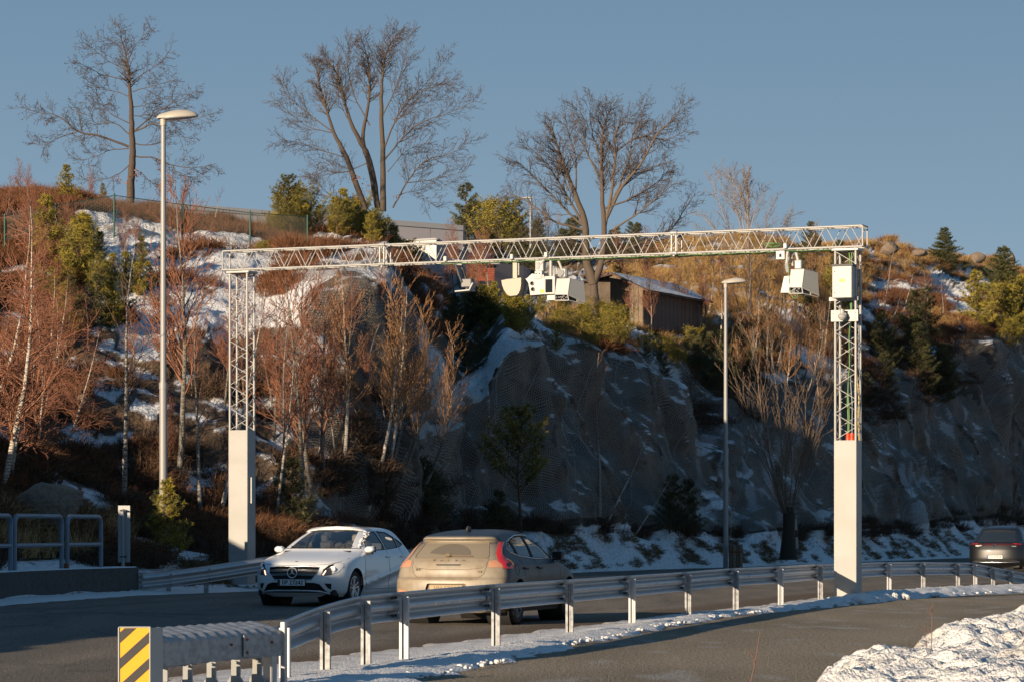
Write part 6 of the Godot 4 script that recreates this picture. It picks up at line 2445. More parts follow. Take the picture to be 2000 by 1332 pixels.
# ---------------------------------------------------------------- reddish stems at the lower right
func stems() -> void:
	var L := [[1812, 1330, 1195, .03], [1815, 1345, 1240, -.02], [1868, 1345, 1275, .16], [1962, 1345, 1255, .05], [1958, 1345, 1230, .18], [1990, 1330, 1265, .2], [1760, 1345, 1300, -.05], [1795, 1345, 1300, .06], [1775, 1345, 1306, .2], [1460, 1345, 1250, .1]]
	for i in L.size():
		var q: Array = L[i]
		var d := 27.0 + (i % 4) * 1.3
		var base := P(q[0], q[1] + 16, d)
		base.y = minf(base.y, .25)
		var h: float = (q[1] - q[2]) / F * d + .15
		var t := thing("plant_stem", "one of the red stems in the snow bank", "plant", base, 0.0, "bare red stems in the snow bank")
		var b := MB.new()
		b.col = Color(.15, .08, .065)
		var e := Vector3(q[3] * h * 2.0, h, rng.randf_range(-.1, .1))
		b.tube(PackedVector3Array([Vector3.ZERO, e * .5 + Vector3(.012, 0, 0), e]), PackedFloat32Array([.0055, .0045, .002]), 6)
		part("stem", b, M.twig, t)
		b = MB.new()
		b.col = Color(.16, .08, .065)
		for k in 4:
			var w := rng.randf_range(.45, .95)
			b.rod(e * w, e * w + Vector3(rng.randf_range(-.07, .07), rng.randf_range(.03, .1), rng.randf_range(-.05, .05)), .003, 4)
		part("twigs", b, M.twig, t)

# ---------------------------------------------------------------- cars
# A body is a stack of level outlines: at height h it reaches xr(h) .. xf(h), is w(h) wide to each side, and its ends are rounded over a length c(h) with exponent e(h).
class Shell:
	var xf: Array
	var xr: Array
	var w: Array
	var cf: Array
	var cr: Array
	var ef: Array
	var er: Array
	var crease: Callable
	static func at(t: Array, h: float) -> float:
		var n := t.size()
		if h <= t[0][0]:
			return t[0][1]
		if h >= t[n - 1][0]:
			return t[n - 1][1]
		var i := 0
		while t[i + 1][0] < h:
			i += 1
		var h0: float = t[i][0]
		var h1: float = t[i + 1][0]
		var u := (h - h0) / (h1 - h0)
		var y0: float = t[i][1]
		var y1: float = t[i + 1][1]
		var s := (y1 - y0) / (h1 - h0)
		var m0: float = s if i == 0 else slope(s, (y0 - t[i - 1][1]) / (h0 - t[i - 1][0]))
		var m1: float = s if i + 2 >= n else slope(s, (t[i + 2][1] - y1) / (t[i + 2][0] - h1))
		var d := h1 - h0
		return (2 * u * u * u - 3 * u * u + 1) * y0 + (u * u * u - 2 * u * u + u) * d * m0 + (3 * u * u - 2 * u * u * u) * y1 + (u * u * u - u * u) * d * m1
	static func slope(a: float, b: float) -> float:
		return 0.0 if a * b <= 0.0 else 2.0 * a * b / (a + b)
	func side(x: float, h: float) -> float:
		var a := at(xf, h) if x >= 0.0 else -at(xr, h)
		var c := at(cf, h) if x >= 0.0 else at(cr, h)
		var e := at(ef, h) if x >= 0.0 else at(er, h)
		var u := (absf(x) - (a - c)) / c
		var y := at(w, h)
		if u > 0.0:
			y *= pow(maxf(1.0 - pow(minf(u, 1.0), e), 0.0), 1.0 / e)
		return y + (crease.call(x, h) if crease.is_valid() else 0.0)
	func end(y: float, h: float, sg: float) -> float:
		var a := at(xf, h) if sg > 0.0 else -at(xr, h)
		var c := at(cf, h) if sg > 0.0 else at(cr, h)
		var e := at(ef, h) if sg > 0.0 else at(er, h)
		var u := clampf(absf(y) / at(w, h), 0.0, 1.0)
		return sg * (a - c + c * pow(maxf(1.0 - pow(u, e), 0.0), 1.0 / e))
	func g(x: float, y: float, h: float) -> float:
		var a := at(xf, h) if x >= 0.0 else -at(xr, h)
		var c := at(cf, h) if x >= 0.0 else at(cr, h)
		var e := at(ef, h) if x >= 0.0 else at(er, h)
		var u := maxf((absf(x) - (a - c)) / c, 0.0)
		var ww: float = at(w, h) + (crease.call(x, h) if crease.is_valid() else 0.0)
		return pow(u, e) + pow(absf(y) / ww, e)
	func normal(p: Vector3) -> Vector3:   # p = (x forward, y side, h up)
		var d := .004
		var n := Vector3(g(p.x + d, p.y, p.z) - g(p.x - d, p.y, p.z), g(p.x, p.y + d, p.z) - g(p.x, p.y - d, p.z), g(p.x, p.y, p.z + d) - g(p.x, p.y, p.z - d))
		return n.normalized() if n.length() > 1e-9 else Vector3(0, 0, 1)

static func car_v(p: Vector3) -> Vector3:   # car axes (forward, right, up) to node axes
	return Vector3(p.y, p.z, -p.x)

func on_shell(s: Shell, dom: int, q: Vector2, off := 0.0) -> Vector3:   # dom: 0 right, 1 left, 2 front, 3 rear
	var p: Vector3
	if dom < 2:
		p = Vector3(q.x, s.side(q.x, q.y) * (1.0 if dom == 0 else -1.0), q.y)
	else:
		p = Vector3(s.end(q.x, q.y, 1.0 if dom == 2 else -1.0), q.x, q.y)
	if off != 0.0:
		p += s.normal(p) * off
	return p

func shell_tri(b: MB, s: Shell, dom: int, q0: Vector2, q1: Vector2, q2: Vector2, off: float, tint: Variant) -> void:
	var p := [on_shell(s, dom, q0), on_shell(s, dom, q1), on_shell(s, dom, q2)]
	var n := [s.normal(p[0]), s.normal(p[1]), s.normal(p[2])]
	if tint != null:
		b.col = tint.call((p[0] + p[1] + p[2]) / 3.0, n[0])
	b.tri(car_v(p[0] + n[0] * off), car_v(p[1] + n[1] * off), car_v(p[2] + n[2] * off), car_v(n[0]), car_v(n[1]), car_v(n[2]))

func shell_patch(b: MB, s: Shell, dom: int, poly: PackedVector2Array, off: float, cell := .09, tint: Variant = null) -> void:
	var lo := poly[0]
	var hi := poly[0]
	for q in poly:
		lo = lo.min(q)
		hi = hi.max(q)
	var nx := maxi(1, int(ceil((hi.x - lo.x) / cell)))
	var ny := maxi(1, int(ceil((hi.y - lo.y) / (cell * .6))))
	for i in nx:
		for j in ny:
			var a := lo + (hi - lo) * Vector2(float(i) / nx, float(j) / ny)
			var z := lo + (hi - lo) * Vector2(float(i + 1) / nx, float(j + 1) / ny)
			var c := PackedVector2Array([a, Vector2(z.x, a.y), z, Vector2(a.x, z.y)])
			for r in Geometry2D.intersect_polygons(c, poly):
				var ix := Geometry2D.triangulate_polygon(r)
				for k in range(0, ix.size(), 3):
					shell_tri(b, s, dom, r[ix[k]], r[ix[k + 1]], r[ix[k + 2]], off, tint)

func shell_line(b: MB, s: Shell, dom: int, pts: Array, r: float, off := .0, closed := false) -> void:
	var out := PackedVector3Array()
	var rr := PackedFloat32Array()
	var n := pts.size() + (1 if closed else 0)
	for i in n - 1:
		var a: Vector2 = pts[i % pts.size()]
		var z: Vector2 = pts[(i + 1) % pts.size()]
		var k := maxi(1, int(a.distance_to(z) / .06))
		for j in k:
			out.append(car_v(on_shell(s, dom, a.lerp(z, float(j) / k), off)))
	out.append(car_v(on_shell(s, dom, pts[(n - 1) % pts.size()], off)))
	for i in out.size():
		rr.append(r)
	b.tube(out, rr, 6)

func mirror2(p: Array, both := false) -> PackedVector2Array:
	var r := PackedVector2Array()
	for q in p:
		r.append(Vector2(q[0], q[1]))
	if both:
		for i in range(p.size() - 1, -1, -1):
			r.append(Vector2(-p[i][0], p[i][1]))
	return r

func flip2(p: PackedVector2Array) -> PackedVector2Array:
	var r := PackedVector2Array()
	for i in range(p.size() - 1, -1, -1):
		r.append(Vector2(-p[i].x, p[i].y))
	return r

func circle2(c: Vector2, r: float, n := 40) -> PackedVector2Array:
	var p := PackedVector2Array()
	for i in n:
		p.append(c + Vector2(cos(TAU * i / n), sin(TAU * i / n)) * r)
	return p

func shell_body(s: Shell, levels: PackedFloat32Array, cuts: Array, tint: Variant) -> MB:   # cuts: [dom, polygon]
	var b := MB.new()
	# outline parameters of one quarter: straight part, then the rounded end
	var q := []
	for i in 12:
		q.append([0, float(i) / 12.0])
	for i in 25:
		q.append([1, PI / 2 * (1.0 - i / 24.0)])
	for li in levels.size() - 1:
		for fb in 2:
			var sg := 1.0 if fb == 0 else -1.0
			for k in q.size() - 1:
				for lr in 2:
					var ys := 1.0 if lr == 0 else -1.0
					var c := []
					for e in [[k, li], [k + 1, li], [k + 1, li + 1], [k, li + 1]]:
						var h := levels[e[1]]
						var a := Shell.at(s.xf, h) if sg > 0.0 else -Shell.at(s.xr, h)
						var cc := Shell.at(s.cf, h) if sg > 0.0 else Shell.at(s.cr, h)
						var ex := Shell.at(s.ef, h) if sg > 0.0 else Shell.at(s.er, h)
						var ww := Shell.at(s.w, h)
						var it: Array = q[e[0]]
						if it[0] == 0:
							var x: float = sg * (a - cc) * it[1]
							c.append(Vector3(x, ys * s.side(x, h), h))
						else:
							var t: float = it[1]
							var r := pow(pow(absf(cos(t)), ex) + pow(absf(sin(t)), ex), -1.0 / ex)
							var x := sg * (a - cc + cc * r * cos(t))
							c.append(Vector3(x, ys * (ww * r * sin(t) + (s.crease.call(x, h) if s.crease.is_valid() else 0.0)), h))
					var dom: int = (0 if lr == 0 else 1) if (q[k][0] == 0 or q[k][1] > PI / 4 + .01) else (2 if fb == 0 else 3)
					var flat := PackedVector2Array()
					for v in c:
						flat.append(Vector2(v.x, v.z) if dom < 2 else Vector2(v.y, v.z))
					var hit := false
					var pieces: Array = [flat]
					for cut in cuts:
						if cut[0] != dom:
							continue
						var nx := []
						for pc in pieces:
							if Geometry2D.intersect_polygons(pc, cut[1]).is_empty():
								nx.append(pc)
							else:
								hit = true
								nx.append_array(Geometry2D.clip_polygons(pc, cut[1]))
						pieces = nx
					if not hit:
						var n := []
						for v in c:
							n.append(s.normal(v))
						if tint != null:
							b.col = tint.call((c[0] + c[2]) * .5, n[0])
						b.tri(car_v(c[0]), car_v(c[1]), car_v(c[2]), car_v(n[0]), car_v(n[1]), car_v(n[2]))
						b.tri(car_v(c[0]), car_v(c[2]), car_v(c[3]), car_v(n[0]), car_v(n[2]), car_v(n[3]))
					else:
						for pc in pieces:
							var ix := Geometry2D.triangulate_polygon(pc)
							for z in range(0, ix.size(), 3):
								shell_tri(b, s, dom, pc[ix[z]], pc[ix[z + 1]], pc[ix[z + 2]], 0.0, tint)
	return b

func steps(stops: Array) -> PackedFloat32Array:   # [[h, count to the next], ...]
	var r := PackedFloat32Array()
	for i in stops.size() - 1:
		for j in int(stops[i][1]):
			r.append(lerpf(stops[i][0], stops[i + 1][0], float(j) / stops[i][1]))
	r.append(stops[stops.size() - 1][0])
	return r

func wheel(t: Node3D, x: float, y: float, r: float, width: float, spokes: int, rim_mat: Material, dirty: bool) -> void:
	var w := Node3D.new()
	var key := "%d/wheel" % t.get_instance_id()
	var k: int = taken.get(key, 0)
	taken[key] = k + 1
	w.name = "wheel" if k == 0 else "wheel_%03d" % k
	t.add_child(w, true)
	var sg := signf(y)
	w.position = Vector3(y, r, -x)
	var ax := Transform3D(Basis(Vector3.BACK, -PI / 2 * sg), Vector3.ZERO)   # axle outwards
	var b := MB.new()
	var h := width * .5
	b.lathe(PackedVector2Array([Vector2(r * .66, -h), Vector2(r * .9, -h), Vector2(r * .98, -h * .8), Vector2(r, -h * .5), Vector2(r, h * .5), Vector2(r * .98, h * .82), Vector2(r * .9, h), Vector2(r * .72, h * .95), Vector2(r * .66, h * .85)]), ax, 36)
	part("tyre", b, M.rubber, w)
	b = MB.new()
	b.lathe(PackedVector2Array([Vector2(r * .69, h * .9), Vector2(r * .66, h * .92), Vector2(r * .62, h * .7), Vector2(r * .6, -h * .6)]), ax, 36)
	for i in spokes:
		var a := TAU * i / spokes
		for d in [-1.0, 1.0]:
			var f := ax * Transform3D(Basis(Vector3.UP, a), Vector3.ZERO)
			var p0 := Vector3(r * .12, h * .62, d * r * .05)
			var p1 := Vector3(r * .64, h * .74, d * r * .13)
			var dir := (p1 - p0).normalized()
			var bs := Basis(dir, Vector3.UP, dir.cross(Vector3.UP).normalized())
			b.box(f * Transform3D(bs, (p0 + p1) * .5), Vector3(p0.distance_to(p1), .028, r * .1), .006)
	b.lathe(PackedVector2Array([Vector2(r * .2, h * .4), Vector2(r * .2, h * .68), Vector2(r * .14, h * .74), Vector2(0, h * .75)]), ax, 20)
	part("rim", b, rim_mat, w)
	b = MB.new()
	b.lathe(PackedVector2Array([Vector2(r * .6, -h * .3), Vector2(0, -h * .25)]), ax, 24)
	part("brake_disc", b, M.dark_metal, w)

func label_on(t: Node3D, called: String, text: String, size: float, at: Vector3, basis_: Basis, m: Material, font := "Droid Sans", depth := .006, squeeze := 1.0) -> void:
	var tm := TextMesh.new()
	tm.text = text
	var f := SystemFont.new()
	f.font_names = PackedStringArray([font])
	f.font_weight = 700
	tm.font = f
	tm.font_size = 32
	tm.pixel_size = size / 32.0
	tm.depth = depth
	var o := part(called, tm, m, t)
	o.transform = Transform3D(basis_ * Basis.from_scale(Vector3(squeeze, 1, 1)), at)

func plate(t: Node3D, text: String, at: Vector3, basis_: Basis, m: Material, ink: Material, blue: Material) -> void:
	var b := MB.new()
	b.box(Transform3D(basis_, at), Vector3(.545, .135, .016), .004)
	var fr := part("plate_holder", b, M.black_plastic, t)
	b = MB.new()
	b.box(Transform3D(basis_, at + basis_.z * .008), Vector3(.52, .11, .008), .002)
	part("number_plate", b, m, fr)
	b = MB.new()
	b.box(Transform3D(basis_, at + basis_ * Vector3(-.238, 0, .0095)), Vector3(.04, .106, .007), .001)
	part("country_band", b, blue, fr)
	label_on(t, "plate_lettering", text, .105, at + basis_ * Vector3(.02, 0, .0125), basis_, ink, "Droid Sans", .004, .92)

func star_emblem(t: Node3D, at: Vector3, basis_: Basis, r: float, m: Material) -> void:
	var b := MB.new()
	var x := Transform3D(basis_ * Basis(Vector3.RIGHT, PI / 2), at)
	var ring := PackedVector2Array()
	for i in 9:
		var a := TAU * i / 8.0
		ring.append(Vector2(r * .92 + r * .09 * cos(a), r * .12 * sin(a)))
	ring.reverse()
	b.lathe(ring, x, 32)
	for i in 3:
		var a := TAU * i / 3.0 + PI / 2
		var d := basis_ * Vector3(cos(a), sin(a), 0)
		var e := basis_ * Vector3(-sin(a), cos(a), 0)
		var tip := at + d * r * .9
		var peak := at + basis_.z * r * .16
		for s in [-1.0, 1.0]:
			var base: Vector3 = at + (d * .5 * .24 + e * s * .866 * .24 * .6) * r
			b.ftri(tip, peak, base) if s > 0.0 else b.ftri(tip, base, peak)
	part("emblem", b, m, t)

func glass(t: Node3D, s: Shell, dom: int, poly: PackedVector2Array, m: Material, called := "window") -> void:
	var b := MB.new()
	shell_patch(b, s, dom, poly, -.006)
	var o := part(called, b, m, t)
	b = MB.new()
	var l := []
	for q in poly:
		l.append(q)
	shell_line(b, s, dom, l, .011, -.004, true)
	part("seal", b, M.black_plastic, o)

func interior(t: Node3D, floor_h: float, light_heads: bool) -> void:
	var b := MB.new()
	b.bx(Vector3(0, .55, .1), Vector3(1.5, .04, 3.2))
	b.bx(Vector3(0, .82, -.78), Vector3(1.42, .34, .5), .08)
	part("dashboard", b, M.black_plastic, t)
	for s in [-.37, .37]:
		b = MB.new()
		b.box(Transform3D(Basis(Vector3.RIGHT, .2), Vector3(s, .84, .12)), Vector3(.5, .66, .16), .06)
		b.bx(Vector3(s, .58, -.12), Vector3(.5, .14, .5), .05)
		var seat := part("seat", b, M.seat_cloth, t)
		b = MB.new()
		b.box(Transform3D(Basis(Vector3.RIGHT, .15), Vector3(s, 1.2, .2)), Vector3(.27, .17, .1), .045)
		part("headrest", b, M.seat_light if light_heads and s < 0.0 else M.seat_cloth, seat)
	b = MB.new()
	b.box(Transform3D(Basis(Vector3.RIGHT, .25), Vector3(0, .85, 1.05)), Vector3(1.3, .6, .16), .06)
	part("rear_bench", b, M.seat_cloth, t)
	b = MB.new()
	var ring := PackedVector2Array()
	for i in 9:
		ring.append(Vector2(.175 + .016 * cos(TAU * i / 8.0), .016 * sin(TAU * i / 8.0)))
	ring.reverse()
	b.lathe(ring, Transform3D(Basis(Vector3.RIGHT, 1.15), Vector3(-.37, .95, -.42)), 24)
	part("steering_wheel", b, M.black_plastic, t)

func mirrors(t: Node3D, x: float, y: float, h: float, m: Material) -> void:
	for s in [-1.0, 1.0]:
		var b := MB.new()
		var bs := Basis(Vector3.UP, -.18 * s)
		b.box(Transform3D(bs, Vector3(s * (y + .105), h + .055, -x + .02)), Vector3(.17, .115, .11), .045)
		b.ell(Transform3D(bs * Basis.from_scale(Vector3(.093, .06, .06)), Vector3(s * (y + .105), h + .055, -x - .03)), 14)
		var o := part("mirror", b, m, t)
		b = MB.new()
		b.bx(Vector3(s * (y + .06), h - .015, -x), Vector3(.2, .026, .09), .008)
		part("mirror_foot", b, M.black_plastic, o)
		b = MB.new()
		b.box(Transform3D(bs, Vector3(s * (y + .105), h + .055, -x + .082)), Vector3(.165, .1, .006), .002)
		part("mirror_glass", b, M.dark_glass, o)

func white_hatch() -> void:
	var s := Shell.new()
	s.xf = [[.17, 1.97], [.22, 2.06], [.30, 2.12], [.45, 2.145], [.58, 2.14], [.68, 2.105], [.75, 2.04], [.80, 1.94], [.86, 1.70], [.92, 1.38], [.97, 1.10], [1.0, .99], [1.03, .92], [1.15, .66], [1.28, .33], [1.36, .08], [1.40, -.12], [1.425, -.36], [1.433, -.5]]
	s.xr = [[.17, -1.95], [.25, -2.05], [.35, -2.12], [.5, -2.145], [.7, -2.13], [.85, -2.08], [.95, -2.02], [1.05, -1.95], [1.2, -1.80], [1.3, -1.67], [1.36, -1.52], [1.40, -1.28], [1.425, -.95], [1.433, -.75]]
	s.w = [[.17, .80], [.25, .855], [.4, .88], [.6, .892], [.75, .887], [.88, .872], [.96, .84], [1.03, .80], [1.15, .735], [1.28, .655], [1.36, .585], [1.40, .5], [1.425, .34], [1.433, .08]]
	s.cf = [[.17, .7], [.5, .75], [.75, .8], [.95, .75], [1.03, .5], [1.3, .4], [1.433, .3]]
	s.cr = [[.17, .55], [.6, .6], [1.0, .65], [1.3, .5], [1.433, .3]]
	s.ef = [[.17, 2.9], [.6, 2.8], [.85, 2.7], [1.03, 2.5], [1.4, 2.4]]
	s.er = [[.17, 3.0], [1.0, 2.8], [1.4, 2.5]]
	s.crease = func(x, h):
		var hc := lerpf(.36, .74, clampf((.9 - x) / 2.5, 0.0, 1.0))
		var k := smoothstep(1.05, .7, x) * smoothstep(-1.9, -1.5, x)
		var flare := .018 * exp(-pow((Vector2(x, h) - Vector2(1.28, .32)).length() / .44, 6.0)) + .018 * exp(-pow((Vector2(x, h) - Vector2(-1.42, .32)).length() / .44, 6.0))
		return .022 * k * exp(-pow((h - hc) / .05, 2.0)) - .012 * k * exp(-pow((h - hc + .13) / .08, 2.0)) + flare * smoothstep(.9, .7, h)
	var t := thing("white_hatchback", "white hatchback coming towards the camera with its running lights on", "car", P(657, 1172, 57.0) * Vector3(1, 0, 1), deg_to_rad(180.0 - 18.5))
	t.position.y = ground_y(t.position.x, 57.5) + .005
	var ws := mirror2([[.735, 1.03], [.672, 1.17], [.575, 1.335], [.33, 1.362]], true)
	var cuts := [[2, ws]]
	var wins := [mirror2([[.60, .985], [.35, 1.19], [.04, 1.315], [-.33, 1.34], [-.38, 1.005]]), mirror2([[-.45, 1.008], [-.42, 1.342], [-.85, 1.32], [-1.12, 1.235], [-1.09, 1.04]]), mirror2([[-1.15, 1.043], [-1.17, 1.215], [-1.44, 1.1]])]
	for q in wins:
		cuts.append([0, q])
		cuts.append([1, q])
	for x in [1.28, -1.42]:
		cuts.append([0, circle2(Vector2(x, .32), .365)])
		cuts.append([1, circle2(Vector2(x, .32), .365)])
	var grille := mirror2([[.36, .475], [.47, .60], [.485, .70], [.3, .715]], true)
	var low := mirror2([[.62, .245], [.50, .40], [.40, .425]], true)
	cuts.append([2, grille])
	cuts.append([2, low])
	var fogs := mirror2([[.58, .415], [.78, .40], [.845, .33], [.80, .29], [.70, .285], [.63, .33]])
	cuts.append([2, fogs])
	cuts.append([2, flip2(fogs)])
	var lampp := mirror2([[.53, .545], [.555, .66], [.62, .735], [.74, .785], [.81, .765], [.825, .70], [.79, .62], [.68, .565]])
	cuts.append([2, lampp])
	cuts.append([2, flip2(lampp)])
	part("body", shell_body(s, steps([[.17, 3], [.3, 7], [.68, 7], [.86, 7], [1.03, 14], [1.36, 6], [1.425, 2], [1.433, 1]]), cuts, null), M.paint_white, t)
	glass(t, s, 2, ws, M.car_glass, "windscreen")
	for q in wins:
		glass(t, s, 0, q, M.car_glass)
		glass(t, s, 1, q, M.car_glass)
	interior(t, .3, true)
	var b := MB.new()
	b.bx(Vector3(0, .24, 0), Vector3(1.5, .14, 3.9), .03)
	for x in [1.28, -1.42]:
		for sy in [-1.0, 1.0]:
			b.lathe(PackedVector2Array([Vector2(.38, -.3), Vector2(.38, .06)]), Transform3D(Basis(Vector3.BACK, -PI / 2 * sy), Vector3(sy * .78, .32, -x)), 30)
			b.lathe(PackedVector2Array([Vector2(0, -.3), Vector2(.38, -.3)]), Transform3D(Basis(Vector3.BACK, -PI / 2 * sy), Vector3(sy * .78, .32, -x)), 30)
	part("underbody", b, M.black_plastic, t)
	for x in [1.28, -1.42]:
		for sy in [-1.0, 1.0]:
			wheel(t, x, sy * .775, .318, .205, 5, M.silver, false)
	# face
	b = MB.new()
	shell_patch(b, s, 2, grille, -.05)
	var gr := part("grille", b, M.black_plastic, t)
	b = MB.new()
	shell_line(b, s, 2, Array(grille), .008, .0, true)
	part("grille_frame", b, M.chrome, gr)
	for h in [.645, .565]:
		for dy in [.0, .02]:
			b = MB.new()
			for sg in [-1.0, 1.0]:
				shell_line(b, s, 2, [Vector2(.09 * sg, h + dy), Vector2((.468 - (.64 - h) * .5) * sg, h + dy - .012)], .0045, -.012)
			part("grille_bar", b, M.silver, gr)
	var nose := car_v(on_shell(s, 2, Vector2(0, .60), .012))
	var fb := Basis(Vector3.UP, PI)     # a basis whose z looks forward (-z of the node)
	star_emblem(gr, nose, fb, .098, M.emblem_silver)
	b = MB.new()
	b.rod(nose + Vector3(0, 0, .012), nose + Vector3(0, 0, .004), .088, 28)
	part("emblem_base", b, M.black_plastic, gr)
	b = MB.new()
	shell_patch(b, s, 2, low, -.06)
	part("lower_intake", b, M.black_plastic, t)
	b = MB.new()
	shell_line(b, s, 2, [Vector2(-.64, .23), Vector2(-.5, .275), Vector2(-.3, .285), Vector2(.3, .285), Vector2(.5, .275), Vector2(.64, .23)], .02, .012)
	part("skirt", b, M.silver, t)
	for pass_ in 2:
		var f := fogs if pass_ == 0 else flip2(fogs)
		b = MB.new()
		shell_patch(b, s, 2, f, -.04)
		part("side_intake", b, M.black_plastic, t)
		var lp := lampp if pass_ == 0 else flip2(lampp)
		b = MB.new()
		shell_patch(b, s, 2, lp, -.03)
		var hl := part("headlight", b, M.lamp_clear, t)
		b = MB.new()
		shell_line(b, s, 2, Array(lp), .007, -.003, true)
		part("lamp_seal", b, M.mid_metal, hl)
		var sg := 1.0 if pass_ == 0 else -1.0
		b = MB.new()
		shell_line(b, s, 2, [Vector2(.56 * sg, .565), Vector2(.578 * sg, .60), Vector2(.60 * sg, .645)], .011, -.012)
		part("running_light", b, M.running_light, hl)
		b = MB.new()
		shell_line(b, s, 2, [Vector2(.60 * sg, .65), Vector2(.645 * sg, .705), Vector2(.72 * sg, .745), Vector2(.775 * sg, .748)], .006, -.012)
		part("light_strip", b, M.mid_metal, hl)
		b = MB.new()
		var pc := car_v(on_shell(s, 2, Vector2(.70 * sg, .665), -.02))
		b.lathe(PackedVector2Array([Vector2(.058, 0), Vector2(.058, .03), Vector2(.048, .032), Vector2(.04, .01), Vector2(0, .018)]), Transform3D(fb * Basis(Vector3.RIGHT, PI / 2), pc + Vector3(0, 0, .012)), 20)
		part("projector", b, M.chrome, hl)
	plate(t, "DP 27242", car_v(on_shell(s, 2, Vector2(0, .43), .03)), fb, M.plate_white, M.letter_black, M.board_black)
	b = MB.new()
	b.ell(Transform3D(Basis.from_scale(Vector3(.03, .006, .024)), car_v(on_shell(s, 2, Vector2(0, .80), .004))), 12)
	part("badge", b, M.board_black, t)
	mirrors(t, .60, .79, .955, M.paint_white)
	# joints between panels
	b = MB.new()
	for dom in [0, 1]:
		shell_line(b, s, dom, [Vector2(.72, .98), Vector2(.80, .80), Vector2(.80, .45), Vector2(.72, .28)], .0045, -.001)
		shell_line(b, s, dom, [Vector2(-.41, 1.0), Vector2(-.43, .6), Vector2(-.42, .28)], .0045, -.001)
		shell_line(b, s, dom, [Vector2(-1.12, 1.04), Vector2(-1.2, .85), Vector2(-1.02, .60), Vector2(-.96, .40)], .0045, -.001)
		shell_line(b, s, dom, [Vector2(.70, .285), Vector2(-.95, .285)], .0045, -.001)
	shell_line(b, s, 2, [Vector2(-.80, .86), Vector2(-.76, .80), Vector2(-.60, .752), Vector2(-.3, .735), Vector2(.3, .735), Vector2(.60, .752), Vector2(.76, .80), Vector2(.80, .86)], .0045, -.001)
	part("panel_gap", b, M.black_plastic, t)
	for dom in [0, 1]:
		for x in [-.28, -1.05]:
			b = MB.new()
			shell_line(b, s, dom, [Vector2(x, .862), Vector2(x - .2, .872)], .014, .012)
			part("door_handle", b, M.paint_white, t)
	b = MB.new()
	for sg in [-1.0, 1.0]:
		var p0 := car_v(on_shell(s, 2, Vector2(.1 * sg, 1.045), .01))
		var p1 := car_v(on_shell(s, 2, Vector2((.1 + .5) * sg, 1.06), .01))
		b.rod(p0, p1, .008, 6)
	part("wiper", b, M.black_plastic, t)
	b = MB.new()
	for i in 26:
		var h := lerpf(1.06, 1.36, rng.randf())
		var y := lerpf(.735, .575, (h - 1.03) / .33) + rng.randf_range(-.03, .03)
		var c := car_v(on_shell(s, 2, Vector2(-y, h), .006))
		b.ell(Transform3D(Basis(Vector3(.4, .6, .2).normalized(), rng.randf() * 3.0).scaled(Vector3(.03, .014, .022)), c), 8)
	part("snow_on_pillar", b, M.snow, t).set_meta("kind", "stuff")

